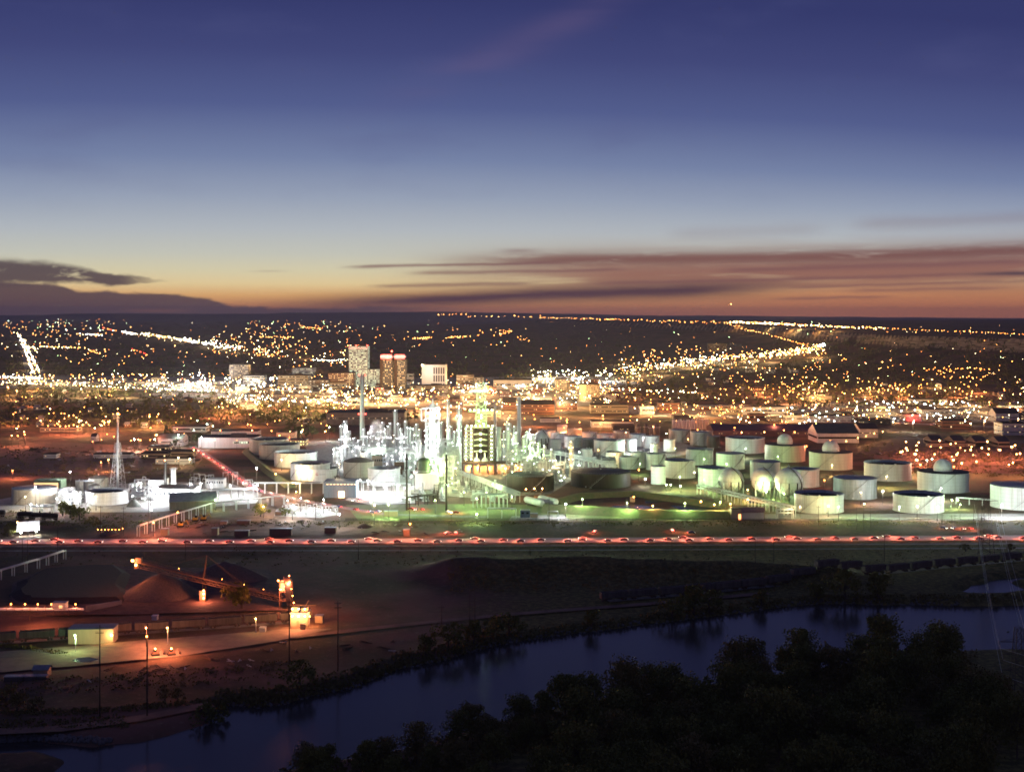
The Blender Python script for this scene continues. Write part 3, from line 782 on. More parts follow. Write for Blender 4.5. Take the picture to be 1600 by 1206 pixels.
for cx, w, yt, yb in ((598, 2.6, 662, 712), (606, 2.2, 668, 713), (609.5, 2.4, 663, 715), (626, 2.6, 672, 722), (628.5, 3, 680, 722), (637, 3, 670, 722), (641.5, 3, 671, 724), (646, 3, 672, 720), (650.5, 3.6, 665, 723),
        (655, 3, 673, 722), (581, 2.5, 668, 705), (590, 2.4, 676, 712), (560, 2.5, 690, 715), (553, 3.0, 686, 716), (574, 3.2, 684, 716), (690, 3.2, 662, 725), (704, 3.0, 668, 727), (710, 3.4, 676, 728), (792, 2.6, 661, 716), (795.5, 3.0, 664, 718), (800, 2.2, 688, 722), (787, 2.6, 676, 720), (668, 3, 668, 730), (681, 2.6, 655, 722), (686, 3, 672, 735), (722, 3, 684, 735), (794, 3.4, 672, 735), (803, 3, 668, 725), (806, 2.6, 678, 735), (818, 3, 684, 735), (823, 3.4, 676, 730), (829, 2.6, 688, 738), (841, 3, 694, 738), (850, 3, 700, 742), (861, 2.6, 704, 745), (622, 3, 664, 716), (633, 2.6, 660, 718), (602, 3.2, 672, 716), (545, 3, 676, 716), (568, 2.4, 672, 714)):
    column(cx, w, yt, yb, CL, rnd.choice((1, 2, 2, 3)), rnd.choice((insul, tank_white, insul)), 'C' if cx < 640 else rnd.choice('MWG'), CG)
column(617.3, 3.8, 643, 718, 'tallest plain white column of the western units', 1)
column(538.5, 5.0, 660, 714, 'thick white column wrapped in lamp lit platforms at the west end of the units', 6, lamps='C', P=9000)
column(532.5, 3.0, 667, 716, 'thin white column beside the lamp wrapped column', 2)
column(717, 4.6, 640, 732, 'tall column ringed with many lit platforms just left of the coker', 7, lamps='M', P=7000)
column(699.5, 2.4, 627, 735, 'very tall thin white vent pipe between cracker and coker', 2, white_steel, 'W')
column(833.5, 2.6, 681, 722, 'thin green lit column in front of the small spheres', 3, lamps='W')
column(891.5, 4.0, 692, 745, 'yellow lit column at the bend of the pipe bridge', 5, tank_cream, 'W', P=5000)

def frame_unit(name, cx, wpx, yt, yb, depth, nx_, lev, label, cat='process tower', m=steel, k='C', nl=10, vess=1, P=0):
    """steel frame tower with decks, a vessel inside, braces, lamps"""
    Y = F * H / (yb - HZ); w = wpx * Y / F; h = (yb - yt) * Y / F; x = (cx - 800) * Y / F
    t = thing(name, label, cat, (x, Y + depth / 2, 0))
    b = MB()
    xs = [-w / 2 + w * i / nx_ for i in range(nx_ + 1)]; ys = [-depth / 2, depth / 2]; zs = [h * j / lev for j in range(lev + 1)]
    for a in xs:
        for c in ys: b.box(a, c, 0, .45, .45, h)
    for z in zs[1:]:
        for c in ys: b.box(0, c, z - .4, w, .3, .38)
        for a in xs: b.box(a, 0, z - .4, .3, depth, .37)
    b.build('frame', m, t)
    for j, z in enumerate(zs[1:]):
        b = MB(); b.box((rnd.random() - .5) * w * .2, 0, z, w * rnd.uniform(.6, .95), depth * .96, .12); 
        for c in (-depth / 2,): b.box(0, c, z + .95, w, .06, .08); b.box(0, c, z + .5, w, .05, .06)
        b.build('deck', m, t)
    b = MB()
    for j in range(lev):
        i = j % nx_; b.bar((xs[i], ys[0], zs[j]), (xs[i + 1], ys[0], zs[j + 1]), .13, 4); b.bar((xs[i + 1], ys[0], zs[j]), (xs[i], ys[0], zs[j + 1]), .13, 4)
    b.build('bracing', m, t)
    for q in range(vess):
        b = MB(); r = min(w, depth) * .26; a = (q - (vess - 1) / 2.0) * w / max(1, vess)
        b.lathe(a, 0, [(.3, h * .12), (r, h * .2), (r, h * .8), (r * .7, h * .86), (.3, h * .9)], 18); b.build('vessel', insul, t)
        b = MB(); b.path([(a, 0, h * .88), (a, 0, h + 2), (a + r * 1.5, -r, h + 2), (a + r * 1.5, -r, h * .3)], .4, 6); b.build('pipe', steel, t)
    for q in range(nl):
        z = zs[1 + q % lev] - 1.2; a = xs[rnd.randrange(nx_ + 1)] + rnd.uniform(-1, 1)
        put('lamp', bulb_mesh(k, .23), t, (a, -depth / 2 - .4, z))
    if P:
        for z in (h * .25, h * .6, h * .92): glow(t, (rnd.uniform(-.3, .3) * w, -depth / 2 - 7, z), k, P)
    return t
frame_unit('cracker_tower', 675.5, 21, 637, 737, 11, 3, 12, 'tall white cracker tower packed with decks and lamps under a pointed head', k='C', nl=26, vess=1, P=20000)
cr = C.objects['cracker_tower']; Yq = F * H / (737 - HZ); hq = 100 * Yq / F
b = MB(); b.lathe(0, 0, [(3.2, hq), (3.2, hq + 2), (1.2, hq + 3.4), (.3, hq + 7)], 14); b.build('head', insul, cr)
b = MB(); b.path([(-4, -2, hq - 1), (-9.2, -2, hq - 1), (-9.2, -2, hq - 11), (-5, -2, hq - 11)], .6, 8); b.path([(-9.2, -2, hq - 6), (-10, -2, hq - 6)], .8, 8); b.build('side_loop_pipe', white_steel, cr)
UL = 'low floodlit process frame crowded with pipes and lamps'
for cx, w, yt, yb, d, nx_, lev in ((528, 14, 700, 727, 9, 2, 4), (548, 16, 696, 722, 9, 3, 4), (570, 18, 698, 724, 10, 3, 4), (592, 20, 700, 727, 10, 3, 4), (614, 18, 702, 730, 10, 3, 4), (634, 16, 700, 735, 9, 2, 5), (651, 12, 690, 738, 8, 2, 6), (697, 22, 690, 745, 10, 3, 7), (711, 12, 702, 757, 9, 2, 6),
        (585, 14, 684, 710, 9, 2, 4), (604, 12, 686, 712, 9, 2, 3), (795, 16, 694, 728, 9, 2, 4), (812, 14, 704, 734, 9, 2, 4), (835, 18, 712, 742, 9, 3, 4), (855, 16, 716, 744, 9, 2, 3), (875, 16, 726, 752, 9, 2, 3), (688, 14, 716, 762, 9, 2, 5), (660, 14, 700, 728, 9, 2, 4), (620, 14, 690, 712, 9, 2, 3), (640, 16, 706, 742, 9, 2, 5), (606, 16, 710, 734, 9, 2, 4), (578, 16, 706, 730, 9, 2, 3), (672, 16, 716, 752, 9, 2, 5), (700, 16, 712, 760, 10, 2, 6), (800, 18, 708, 742, 9, 2, 5), (822, 16, 716, 746, 9, 2, 4), (845, 18, 722, 748, 9, 3, 3), (868, 18, 732, 756, 9, 2, 3)):
    frame_unit('process_unit', cx, w, yt, yb, d, nx_, lev, UL, 'process unit', rnd.choice((steel, white_steel)), 'C' if cx < 680 else 'W' if cx < 800 else 'M', 4, rnd.choice((1, 2)), 0)
    C.objects[-1]
for o in C.objects:
    if o.get('label') == UL: o['group'] = 'low floodlit process frames'
# coker: deck block with two dark drums and a drilling derrick on top
def coker():
    Y = F * H / (742 - HZ); s = Y / F; X0 = (747.5 - 800) * s
    t = thing('coker_unit', 'coker block with dark drums, lamp studded decks and a green derrick on top', 'coker', (X0, Y + 8, 0))
    w = 51 * s; d = 15.0; z0 = 10.5; z1 = 38.0
    b = MB()
    for a in (-w / 2, -w / 2 + 9, w / 2 - 5, w / 2):
        for c in (-d / 2, 0, d / 2): b.box(a, c, 0, .7, .7, z1)
    b.build('frame', dark_steel, t)
    b = MB(); b.box(0, 0, z0 - 1.4, w + 1, d + 1, 1.2); b.build('drum_deck', rust_steel, t)
    n = 9
    for j in range(n):
        z = z0 + (z1 - z0) * (j + 1) / n
        for a, ww in ((-w / 2 + 5.5, 7.6), (w / 2 - 2.6, 5.0)):
            b = MB(); b.box(a, 0, z - .3, ww, d * .98, .22); b.box(a, -d / 2, z + .7, ww, .08, .1); b.box(a, -d / 2, z + .3, ww, .05, .08); b.build('deck', mat('green_deck_steel', (.42, .46, .36), .6, .25, .8), t)
            for c in ((-2.4, 1.8) if ww > 6 else (0,)):
                put('lamp', bulb_mesh('W' if (j + int(c)) % 3 else 'G', .4), t, (a + c, -d / 2 + 1.0, z - 1.1))
        b = MB(); b.box(-w / 2 + .6, -d / 2 - .6, z - 1.2, 2.2, 1.6, .2); b.bar((-w / 2 - .4, -d / 2 - 1.2, z - 3), (-w / 2 + 1.6, -d / 2 - 1.2, z), .15, 4); b.build('stair_flight', dark_steel, t)
    for a in (-1.5, 5.0):
        b = MB(); b.lathe(a, 1.5, [(.8, z0 + .5), (3.0, z0 + 6), (3.1, z0 + 6), (3.1, z1 - 4), (1.5, z1 - 1.5), (.5, z1 - 1)], 22); b.build('coke_drum', tank_black, t)
        b = MB(); b.lathe(a, -1.8, [(2.9, z0), (2.2, z0 + 1.6), (.7, z0 + 3.0), (.5, z0 + 7)], 14); b.build('drum_bottom_cone', white_steel, t)
    for j in range(4):
        z = z0 + 8 + j * 4.6
        b = MB(); b.path([(-4, -3.4, z), (1.5, -3.9, z + .6), (7, -3.4, z)], .55, 6); b.box(1.7, -4.2, z - .6, 2.2, .5, 2.4); b.build('walkway', mat('green_deck_steel', (.42, .46, .36)), t)
        put('lamp', bulb_mesh('G', .4), t, (1.7, -5.0, z + .5))
    def derrick(wd0, wd1, za, zb, plat, pw, nm):
        b = MB(); k = 5
        for sx in (-1, 1):
            for sy in (-1, 1): b.bar((2 + sx * wd0 / 2, sy * wd0 / 2, za), (2 + sx * wd1 / 2, sy * wd1 / 2, zb), .3, 4)
        for j in range(k):
            za_, zb_ = za + (zb - za) * j / k, za + (zb - za) * (j + 1) / k
            wa, wb = wd0 + (wd1 - wd0) * j / k, wd0 + (wd1 - wd0) * (j + 1) / k
            for q in (-1, 1):
                b.bar((2 - wa / 2, q * wa / 2, za_), (2 + wb / 2, q * wb / 2, zb_), .16, 4); b.bar((2 + wa / 2, q * wa / 2, za_), (2 - wb / 2, q * wb / 2, zb_), .16, 4)
                b.box(2, q * wb / 2, zb_ - .2, wb, .2, .2); b.box(2 + q * wb / 2, 0, zb_ - .2, .2, wb, .2)
        b.build('derrick', mat('green_steel', (.36, .42, .27), .6, .25, .8), t)
        b = MB(); b.box(2, 0, plat, pw, wd0 + 3, .4); b.box(2, -wd0 / 2 - 1.5, plat + 1.2, pw, .1, .12)
        for q in range(9): b.bar((2 - pw / 2 + pw * q / 8, -wd0 / 2 - 1.5, plat), (2 - pw / 2 + pw * q / 8, -wd0 / 2 - 1.5, plat + 1.2), .06, 3)
        b.build('derrick_platform', mat('green_steel', (.36, .42, .27)), t)
        for q in range(6): put('lamp', bulb_mesh('W' if q % 2 else 'G', .42), t, (2 - pw / 2 + pw * (q + .5) / 6, -wd0 / 2 - 1.2, plat + 1.6))
    derrick(9, 8, z1, 52, 50.5, 21, 0); derrick(7.6, 5.5, 52, 74, 66.0, 12, 0)
    b = MB(); b.box(2, 0, z1 - .2, w * .75, d * .9, .5); b.build('top_deck', mat('green_steel', (.36, .42, .27)), t)
    for q in range(7): put('lamp', bulb_mesh('W', .42), t, (-9 + q * 3.4, -d / 2 - .2, z1 + 1.6))
    for j in range(5): put('lamp', bulb_mesh('G', .4), t, (rnd.uniform(-1, 5), -4.2, z1 + 3 + j * 2.3))
    for z, k, P in ((15, 'W', 9000), (24, 'G', 9000), (33, 'W', 9000), (46, 'G', 16000), (56, 'G', 16000), (70, 'M', 16000)): glow(t, (-2 if z < 40 else 2, -d / 2 - 5, z), k, P)
    for a in (-8, 0, 8): glow(t, (a, -2, 4.5), 'S', 9000); put('lamp', bulb_mesh('S', .4), t, (a, -d / 2 + .5, 7.6))
    b = MB()
    for a in (-9, -2.5, 4, 10): b.box(a, 2, 0, 4.6, 5, 6.5)
    b.build('bottom_bins', tan_clad, t)
    # long orange lit deck running off to the east
    t2 = thing('orange_deck', 'rust brown elevated deck on posts, glowing orange underneath, beside the coker', 'deck', (X0 + w / 2 + 12.2, Y + 6, 0))
    b = MB(); b.box(0, 0, 9.0, 23, 9, .9); b.box(0, -4.5, 11.0, 23, .12, .15); b.build('deck', rust_steel, t2)
    for a in (-11, -5.5, 0, 5.5, 11):
        for c in (-4, 4): b = MB(); b.box(a, c, 0, .6, .6, 9); b.build('post', rust_steel, t2)
    b = MB(); b.box(0, 3, 0, 20, 2.5, 7); b.build('bin_wall', tan_clad, t2)
    for a in (-6, 5): glow(t2, (a, -1, 6.2), 'S', 10000); put('lamp', bulb_mesh('A', .5), t2, (a, -4.2, 7.4))
coker()
# boxy heaters, exchangers, cabins
def block(name, x0, x1, yt, yb, depth, m, rm, label, cat='building', group=None, gable=0.0, rz=0.0, door=None, wins=0, parts=True, z=0.0):
    Y = F * (H - z) / (yb - HZ); w = (x1 - x0) * Y / F; h = (yb - yt) * Y / F; x = ((x0 + x1) / 2.0 - 800) * Y / F
    t = thing(name, label, cat, (x, Y, z), rz, group)
    b = MB(); b.box(0, depth / 2, -.2, w, depth, h + .2); b.build('wall', m, t)
    b = MB()
    if gable:
        g = gable; e = .5
        for s in (-1, 1):
            P = [(-w / 2 - e, depth / 2 + s * (depth / 2 + e), h - .15), (w / 2 + e, depth / 2 + s * (depth / 2 + e), h - .15), (w / 2 + e, depth / 2, h + g), (-w / 2 - e, depth / 2, h + g)]
            Q = [(a, c, q + .25) for a, c, q in P]
            if s > 0: P.reverse(); Q.reverse()
            b.quad(*Q); b.quad(*reversed(P)); b.quad(P[0], P[1], Q[1], Q[0])
        for s in (-1, 1): b.quad((s * w / 2, 0, h), (s * w / 2, depth, h), (s * w / 2, depth / 2, h + g))
    else:
        b.box(0, depth / 2, h, w + .3, depth + .3, .35)
    b.build('roof', rm, t)
    if door:
        f, dw, dh, dm = door
        b = MB(); b.box(-w / 2 + w * f, -.06, 0, dw, .14, dh); b.build('door', dm, t)
    for k in range(wins):
        b = MB(); b.box(-w / 2 + w * (k + .5) / wins, -.05, h * .55, w / wins * .5, .12, min(1.6, h * .25)); b.build('window', glass_dark, t)
    return t
warm_door = em('lit_doorway', (1.0, .70, .35), 3.0, True); warm_win = em('lit_window_strip', (1.0, .55, .2), 2.0, False)
bs = block('blue_grey_shed', 506, 556, 753, 777.5, 16, grey_clad, roof_tin, 'blue grey metal shed with a glowing doorway and a row of small lit windows', door=(.55, 4.2, 4.6, warm_door))
Yb = F * H / (777.5 - HZ); hb = 24.5 * Yb / F; wb = 50 * Yb / F
for q in range(9):
    b = MB(); b.box(-wb / 2 + 2.5 + q * 2.45, -.05, hb - 1.9, 1.7, .12, .6); b.build('window', warm_win, bs)
glow(bs, (1, -4, 3), 'S', 1500)
block('heater_box', 603, 622, 693, 712, 10, white_clad, roof_tin, 'large pale boxed heater among the western columns', 'heater', wins=0)
block('tan_cooling_box', 564, 574, 707, 727, 9, tan_clad, roof_dark, 'small brown cooling box behind the domed tank', 'cooling unit')
block('tan_cooling_box', 581, 602, 712, 731, 10, tan_clad, roof_dark, 'wide tan cooling box with dark top right of the domed tank', 'cooling unit', wins=6)
block('heater_box', 616, 652, 722, 741, 9, rust_steel, roof_dark, 'long brown unit behind the twin black poles', 'heater', wins=8)
block('switch_house', 711, 721, 706, 722, 7, white_clad, roof_tin, 'white switch house with four dark windows left of the coker', 'building', wins=4)
block('pump_house', 940, 962, 716, 731, 9, white_clad, roof_tin, 'glaring white pump house with lamps on its corners', 'building', wins=2)
block('white_shed', 871, 886, 667, 676, 8, white_clad, roof_tin, 'low white shed at the back of the tank farm', 'building', gable=2)
block('blue_cabin', 813, 828, 798, 808.5, 5, mat('cabin_blue', (.12, .16, .24), .6, .2, 1), roof_tin, 'small blue grey cabin on the floodlit pad by the front road', 'cabin', wins=2)
block('tan_crate', 829, 840, 803, 808.5, 4, tan_clad, roof_tin, 'low tan container next to the blue cabin', 'container')
block('gate_hut', 1143, 1158, 795, 812, 7, cream_clad, roof_dark, 'square green lit hut with an orange doorway by the front road', 'hut', door=(.85, 1.6, 3.6, em('orange_doorway', SOD, 4.0, True)))
block('long_white_shed', 1159, 1194, 800, 812, 6, white_clad, mat('striped_roof', (.33, .22, .2), .7, .5, 2.0), 'long white lean-to shed with a striped slanting roof beside the gate hut', 'shed', gable=2.5)
block('pond_hut', 985, 992, 776, 784, 4, tan_clad, roof_dark, 'tiny hut glowing orange beside the settling pond', 'hut')
block('brown_shed', 266, 335, 783, 796, 18, mat('brown_sheet', (.2, .17, .13), .7, .3, .5, streak=True), roof_tin, 'long dark brown gabled shed with ribbed pale end beside the pipe bridge', 'shed', gable=4.5, rz=.20, wins=0)
block('plant_hall', 240, 302, 764, 783, 22, white_clad, roof_tar, 'long low white plant hall with a dark roof and three lamps on it', 'building', wins=9)
block('plant_house', 322, 349, 749, 763, 10, white_clad, roof_tin, 'pale control house beside the switchyard', 'building', wins=7)
block('green_shed', 53, 95, 751, 763, 12, mat('green_sheet', (.18, .26, .16), .7, .3, .5), mat('green_sheet', (.18, .26, .16)), 'green open fronted shed with a glowing amber inside behind the broad grey tank', 'shed', door=(.45, 18, 4.2, em('amber_interior', AMB, 1.6, True)))
block('boiler_house', 232, 256, 750, 772, 14, white_clad, roof_tar, 'boiler house at the foot of the twin flues', 'building')
stack(258.5, 4.6, 722, 775, 'dark round flue with a lamp at its tip in the western plant', tank_dark, taper=1.0, lamps=())
stack(271, 8, 731, 775, 'wide pale twin flue beside the dark flue', tank_white, taper=1.0)
for k, (x0, x1, yt, yb) in enumerate(((88, 96, 770, 788), (98, 104, 773, 788), (106, 116, 772, 788), (118, 126, 774, 788), (202, 216, 756, 778), (210, 232, 750, 766), (206, 224, 768, 780), (226, 238, 762, 783))):
    frame_unit('pipe_unit', (x0 + x1) / 2.0, x1 - x0, yt, yb, 7, 2, 3, 'white pipe frame crammed between the tanks of the western plant', 'pipe frame', white_steel, 'C', 2, 1, 0)
    fr = [o for o in C.objects if o.name.startswith('pipe_unit')][-1]; fr['group'] = 'white pipe frames of the western plant'
# pipe bridges and trestles
def trestle(name, pts, zt, label, m=white_steel, step=8.0, w=3.0, npipe=4, cat='pipe bridge', tiers=1, zs=None, pr=.22, sheet_=None):
    P = [Vector(p) for p in pts]
    t = thing(name, label, cat, (P[0].x, P[0].y, 0))
    o = P[0].copy(); L = 0
    post = MB(); post.box(0, -w / 2, 0, .35, .35, 1.0); post.box(0, w / 2, 0, .35, .35, 1.0); post.box(0, 0, .95, .42, w + .8, .05)
    for ti in range(1, tiers): post.box(0, 0, .7, .4, w - .35, .05)
    pm = post.mesh('support', m)
    for i in range(len(P) - 1):
        a, c = P[i] - o, P[i + 1] - o; d = (c - a); n = max(1, int(d.length / step)); ang = math.atan2(d.y, d.x)
        z0 = zs[i] if zs else zt; z1 = zs[i + 1] if zs else zt
        for k in range(n + (i == len(P) - 2)):
            q = a + d * (k / n); z = z0 + (z1 - z0) * k / n
            s = put('support', pm, t, (q.x, q.y, 0), ang); s.scale = (1, 1, z)
        nrm = Vector((-d.y, d.x)).normalized()
        b = MB()
        for ti in range(tiers):
            for j in range(npipe):
                off = nrm * (-w / 2 + w * j / max(1, npipe - 1)); zz = .25 - 2.0 * ti + .12 * (j % 2)
                b.bar((a.x + off.x, a.y + off.y, z0 + zz), (c.x + off.x, c.y + off.y, z1 + zz), pr * (1 + .5 * (j % 3 == 0)), 6)
        b.build('pipe_run', m if sheet_ is None else sheet_, t)
    return t
trestle('pipe_bridge', [G(1092, 772), G(1130, 781), G(1240, 808)], 6.5, 'long white pipe bridge stepping down past the spheres to the front road', tiers=2)
trestle('pipe_bridge', [G(800, 709), G(880, 722), G(962, 741)], 8, 'broad white pipe bridge between the white stack and the pale tanks', w=5, npipe=6, tiers=2)
trestle('pipe_bridge', [G(660, 737), G(725, 752), G(808, 785)], 7, 'green lit pipe bridge slanting down in front of the coker', w=4, npipe=5, tiers=2)
trestle('pipe_bridge', [G(548, 772), G(640, 776)], 9, 'white pipe rack in front of the ringed white tank', w=3, tiers=1)
trestle('pipe_bridge', [G(396, 771), G(505, 771)], 7.5, 'grey pipe rack with cross braces west of the blue grey shed', w=3, m=steel)
trestle('pipe_bridge', [G(742, 792), G(790, 795)], 9, 'tall bare pipe rack of many thin posts above the lit grass', w=6, m=steel, step=3)
trestle('pipe_bridge', [G(637, 792), G(680, 786), G(682, 770)], 6, 'dark brown pipe gantry between the twin black poles', m=dark_steel)
trestle('overhead_conveyor', [G(216, 838), G(262, 822), G(330, 801), G(444, 788)], 6, 'long orange lit pipe bridge on posts across the excavation yard', m=white_steel, step=9, w=1.6, npipe=3)
trestle('pipe_bridge', [G(300, 783), G(402, 779)], 7, 'white pipe rack along the switchyard of the western plant', w=3)
trestle('pipe_bridge', [G(486, 722), G(527, 752)], 3, 'dark slanted pipe wall east of the western tank row', m=dark_steel, w=3, step=6)
trestle('gate_gantry', [G(762, 809), G(806, 810)], 6, 'white truss gantry over the lit grass at the front road', w=1.5, m=white_steel, cat='gantry')
trestle('gate_gantry', [G(856, 812), G(872, 812)], 5, 'small white truss gantry on the floodlit pad', w=1.5, m=white_steel, cat='gantry')
trestle('gate_gantry', [G(1214, 812), G(1238, 811)], 6, 'white lattice loading gantry beside the long white shed', w=2, m=white_steel, cat='gantry', tiers=2)
trestle('pipe_bridge', [G(1494, 787), G(1620, 795)], 4, 'white pipe run before the dazzling east tank', w=3, m=white_steel)
# horizontal bullet tanks
for px, yb, lab in ((846, 794, 'long green lit bullet tank lying before the black tank, western one of two'), (868, 792, 'long green lit bullet tank lying before the black tank, eastern one of two')):
    x, y = G(px, yb); t = thing('bullet_tank', lab, 'pressure tank', (x, y, 0), .5)
    b = MB(); r = 2.3
    pr = [(.1, -12)] + [(r * math.sin(a), -11 - r * .6 * math.cos(a)) for a in (.4, .8, 1.2, 1.57)] + [(r, 9)] + [(r * math.cos(a), 9 + r * .6 * math.sin(a)) for a in (.4, .8, 1.2, 1.5)]
    c = MB(); c.lathe(0, 0, pr, 18)
    b.v = [(q[0], q[2] + 11, q[1] + 3.4) for q in c.v]; b.f = [tuple(reversed(f)) for f in c.f]; b.m = c.m; b.sm = c.sm; b.build('shell', tank_white, t)
    for s in (3, 17): b = MB(); b.box(0, s, 0, 3.6, .8, 1.6); b.build('saddle', concrete, t)
# small equipment scattered over the floodlit pad
eq = []
for q in range(6):
    t = thing('equipment_skid', 'small white equipment skid on the floodlit refinery gravel', 'equipment', (0, 0, 0), 0, 'small equipment skids')
    b = MB(); b.box(0, 0, 0, 5, 2.4, .4); b.build('base', steel, t)
    b = MB()
    if q % 2: b.bar((-2, 0, 1.6), (2, 0, 1.6), .8, 12); b.box(-1.3, 0, .3, .4, 1, 1.0); b.box(1.3, 0, .3, .4, 1, 1.0)
    else: b.cyl(-1, 0, .4, .9, 3.0 + q, 12); b.cyl(1.4, 0, .4, .6, 2.2, 10)
    b.build('vessel', insul, t)
    b = MB(); b.path([(-2.3, .9, .4), (-2.3, .9, 3.6), (2.2, .9, 3.6), (2.2, .9, .5)], .16, 5); b.build('pipe', steel, t)
    eq.append(t)
spots = []
for q in range(150):
    a = rnd.random()
    if a < .55: px, py = rnd.uniform(525, 720), rnd.uniform(712, 765)
    elif a < .85: px, py = rnd.uniform(780, 935), rnd.uniform(705, 752)
    else: px, py = rnd.uniform(610, 790), rnd.uniform(760, 785)
    if 536 < px < 628 and py > 735: continue
    if 792 < px < 870 and py > 740: continue
    if 890 < px and py > 738: continue
    spots.append(G(px, py))
for q, p in enumerate(spots):
    if q < 6: eq[q].location = (p[0], p[1], 0); eq[q].rotation_euler = (0, 0, rnd.uniform(0, 3))
    else: dup(eq[q % 6], (p[0], p[1], 0), rnd.uniform(0, 3))
# steam
def steam():
    m = bpy.data.materials.new('steam'); m.use_nodes = True; t = m.node_tree; t.nodes.clear(); X.tree = t
    v = t.nodes.new('ShaderNodeVolumePrincipled'); v.inputs['Color'].default_value = (.95, .96, 1, 1); v.inputs['Anisotropy'].default_value = .1
    tc = t.nodes.new('ShaderNodeTexCoord'); n = t.nodes.new('ShaderNodeTexNoise'); n.inputs['Scale'].default_value = .22; n.inputs['Detail'].default_value = 4
    t.links.new(tc.outputs['Object'], n.inputs['Vector'])
    d = smooth(X(n.outputs[0]), .34, .66) * .6
    so = t.nodes.new('ShaderNodeSeparateXYZ'); t.links.new(tc.outputs['Object'], so.inputs[0]); a_, c_, e_ = X(so.outputs[0]) / 9.0, X(so.outputs[1]) / 9.0, (X(so.outputs[2]) - 15.0) / 13.5
    d = d * X.op('SUBTRACT', 1.0, smooth(X.op('SQRT', a_ * a_ + c_ * c_ + e_ * e_) + (X(n.outputs[0]) - .5) * .5, .3, .95))
    t.links.new(d.k, v.inputs['Density'])
    o = t.nodes.new('ShaderNodeOutputMaterial'); t.links.new(v.outputs[0], o.inputs['Volume'])
    x, y = G(588, 706); b = MB()
    b.lathe(0, 0, [(1, 2), (6, 6), (8.5, 12), (9, 17), (8.4, 21), (6.6, 24.5), (3.8, 27), (.3, 28.2)], 20); ob = b.build('steam', m, None, (x, y, 4))
    stuff(ob, 'white steam drifting up beside the chimney foot', 'steam')
steam()

# ---------------------------------------------------------------- roads, yards, ponds
road_c = mat('worn_road_concrete', (0.24, 0.22, 0.21), 0.85, 0.3, 0.3)
hw = [G(-160, 846), G(400, 845.5), G(800, 844.2), G(1200, 842), G(1800, 838.5)]
structure(strip(hw, 15.0, 0.10).build('highway', mat('highway_concrete', (.36, .33, .31), .85, .2, .3)))
b = strip([(x, y + 6.9) for x, y in hw], .25, .112); structure(b.build('road_marking', white_line))
b = strip([(x, y - 6.9) for x, y in hw], .25, .112); structure(b.build('road_marking', white_line))
b = MB(); (x0, y0), (x1, y1) = hw[0], hw[-1]; n_ = 60
for k in range(n_):
    f = k / n_; xa = x0 + (x1 - x0) * f; ya = float(np.interp(xa, [p[0] for p in hw], [p[1] for p in hw])); b.box(xa, ya, .10, 4, .2, .012)
structure(b.build('road_marking', white_line))
def yard(name, px, m, z=.04): return structure((lambda b: (b.quad(*[(x, y, z) for x, y in poly_px(px)][::-1]), b.build(name, m))[1])(MB()))
yard('refinery_yard', [(470, 690), (700, 684), (880, 690), (940, 712), (972, 742), (890, 752), (860, 772), (740, 778), (640, 770), (560, 765), (510, 740)], gravel)
yard('concrete_yard', [(560, 766), (640, 768), (650, 786), (580, 789), (540, 781)], concrete, .06)
yard('plant_yard', [(-40, 788), (90, 762), (200, 755), (350, 752), (410, 772), (400, 786), (240, 800), (-40, 800)], concrete, .05)
yard('gravel_lot', [(432, 795), (480, 790), (535, 803), (500, 809), (428, 806)], concrete, .06)
yard('front_grass', [(540, 789), (760, 787), (960, 792), (1140, 800), (1140, 813), (560, 813)], grass, .05)
yard('pale_strip', [(1195, 803), (1640, 802), (1640, 812.5), (1195, 812.5)], concrete, .06)
yard('cabin_pad', [(800, 806), (880, 804), (890, 812.5), (795, 812.5)], concrete, .07)
yard('excavation_yard', [(225, 838), (270, 818), (340, 800), (420, 792), (500, 815), (700, 818), (700, 834), (230, 838)], dirt, .05)
yard('dirt_field', [(-60, 706), (60, 690), (330, 700), (300, 738), (60, 752), (-60, 745)], dirt, .04)
yard('dirt_field', [(1330, 700), (1400, 683), (1700, 690), (1700, 742), (1420, 740)], dirt, .04)
yard('farm_grass', [(1330, 735), (1700, 742), (1700, 765), (1380, 775)], grass, .045)
yard('farm_gravel', [(920, 690), (1060, 690), (1110, 705), (1040, 715), (950, 716)], concrete, .05)
yard('sphere_grass', [(1100, 762), (1180, 756), (1245, 765), (1240, 792), (1120, 788)], grass, .05)
yard('coal_yard', [(20, 912), (60, 894), (180, 886), (420, 891), (452, 930), (440, 955), (190, 962), (60, 962), (15, 940)], coal, .62)
yard('sand_yard', [(-60, 1024), (110, 1012), (200, 1004), (330, 994), (440, 985), (520, 984), (430, 1004), (290, 1026), (110, 1043), (-60, 1058)], mat('pale_sand', (.30, .23, .16), .95, .3, .2, bump=.2), .62)
structure(strip([G(430, 1000), G(620, 979), G(800, 961), G(1000, 946), G(1200, 928)], 5, .60).build('gravel_road', dirt))
structure(strip([G(-60, 1148), G(100, 1140), G(220, 1124), G(330, 1102)], 6, .58).build('gravel_road', dirt))
structure(strip([G(300, 697), G(345, 727), G(402, 766), G(470, 782), G(600, 803.5), G(760, 808)], 8, .09).build('refinery_road', road_c))
structure(strip([G(-40, 596.5), G(120, 601), G(345, 611.5)], 26, .06).build('interstate', road_c))
structure(strip([G(950, 645), G(1200, 653.5), G(1640, 670)], 16, .08).build('viaduct_road', road_c))
structure(strip([G(56, 586), G(42, 548), G(29, 519)], 40, .06).build('avenue', road_c))
structure(strip([G(640, 640), G(860, 668), G(1000, 670)], 12, .07).build('rail_street', dirt))
for py in (855, 862): structure(strip([G(-80, py), G(800, py - 1), G(1700, py - 5)], 3.2, .55).build('railway_bed', gravel))
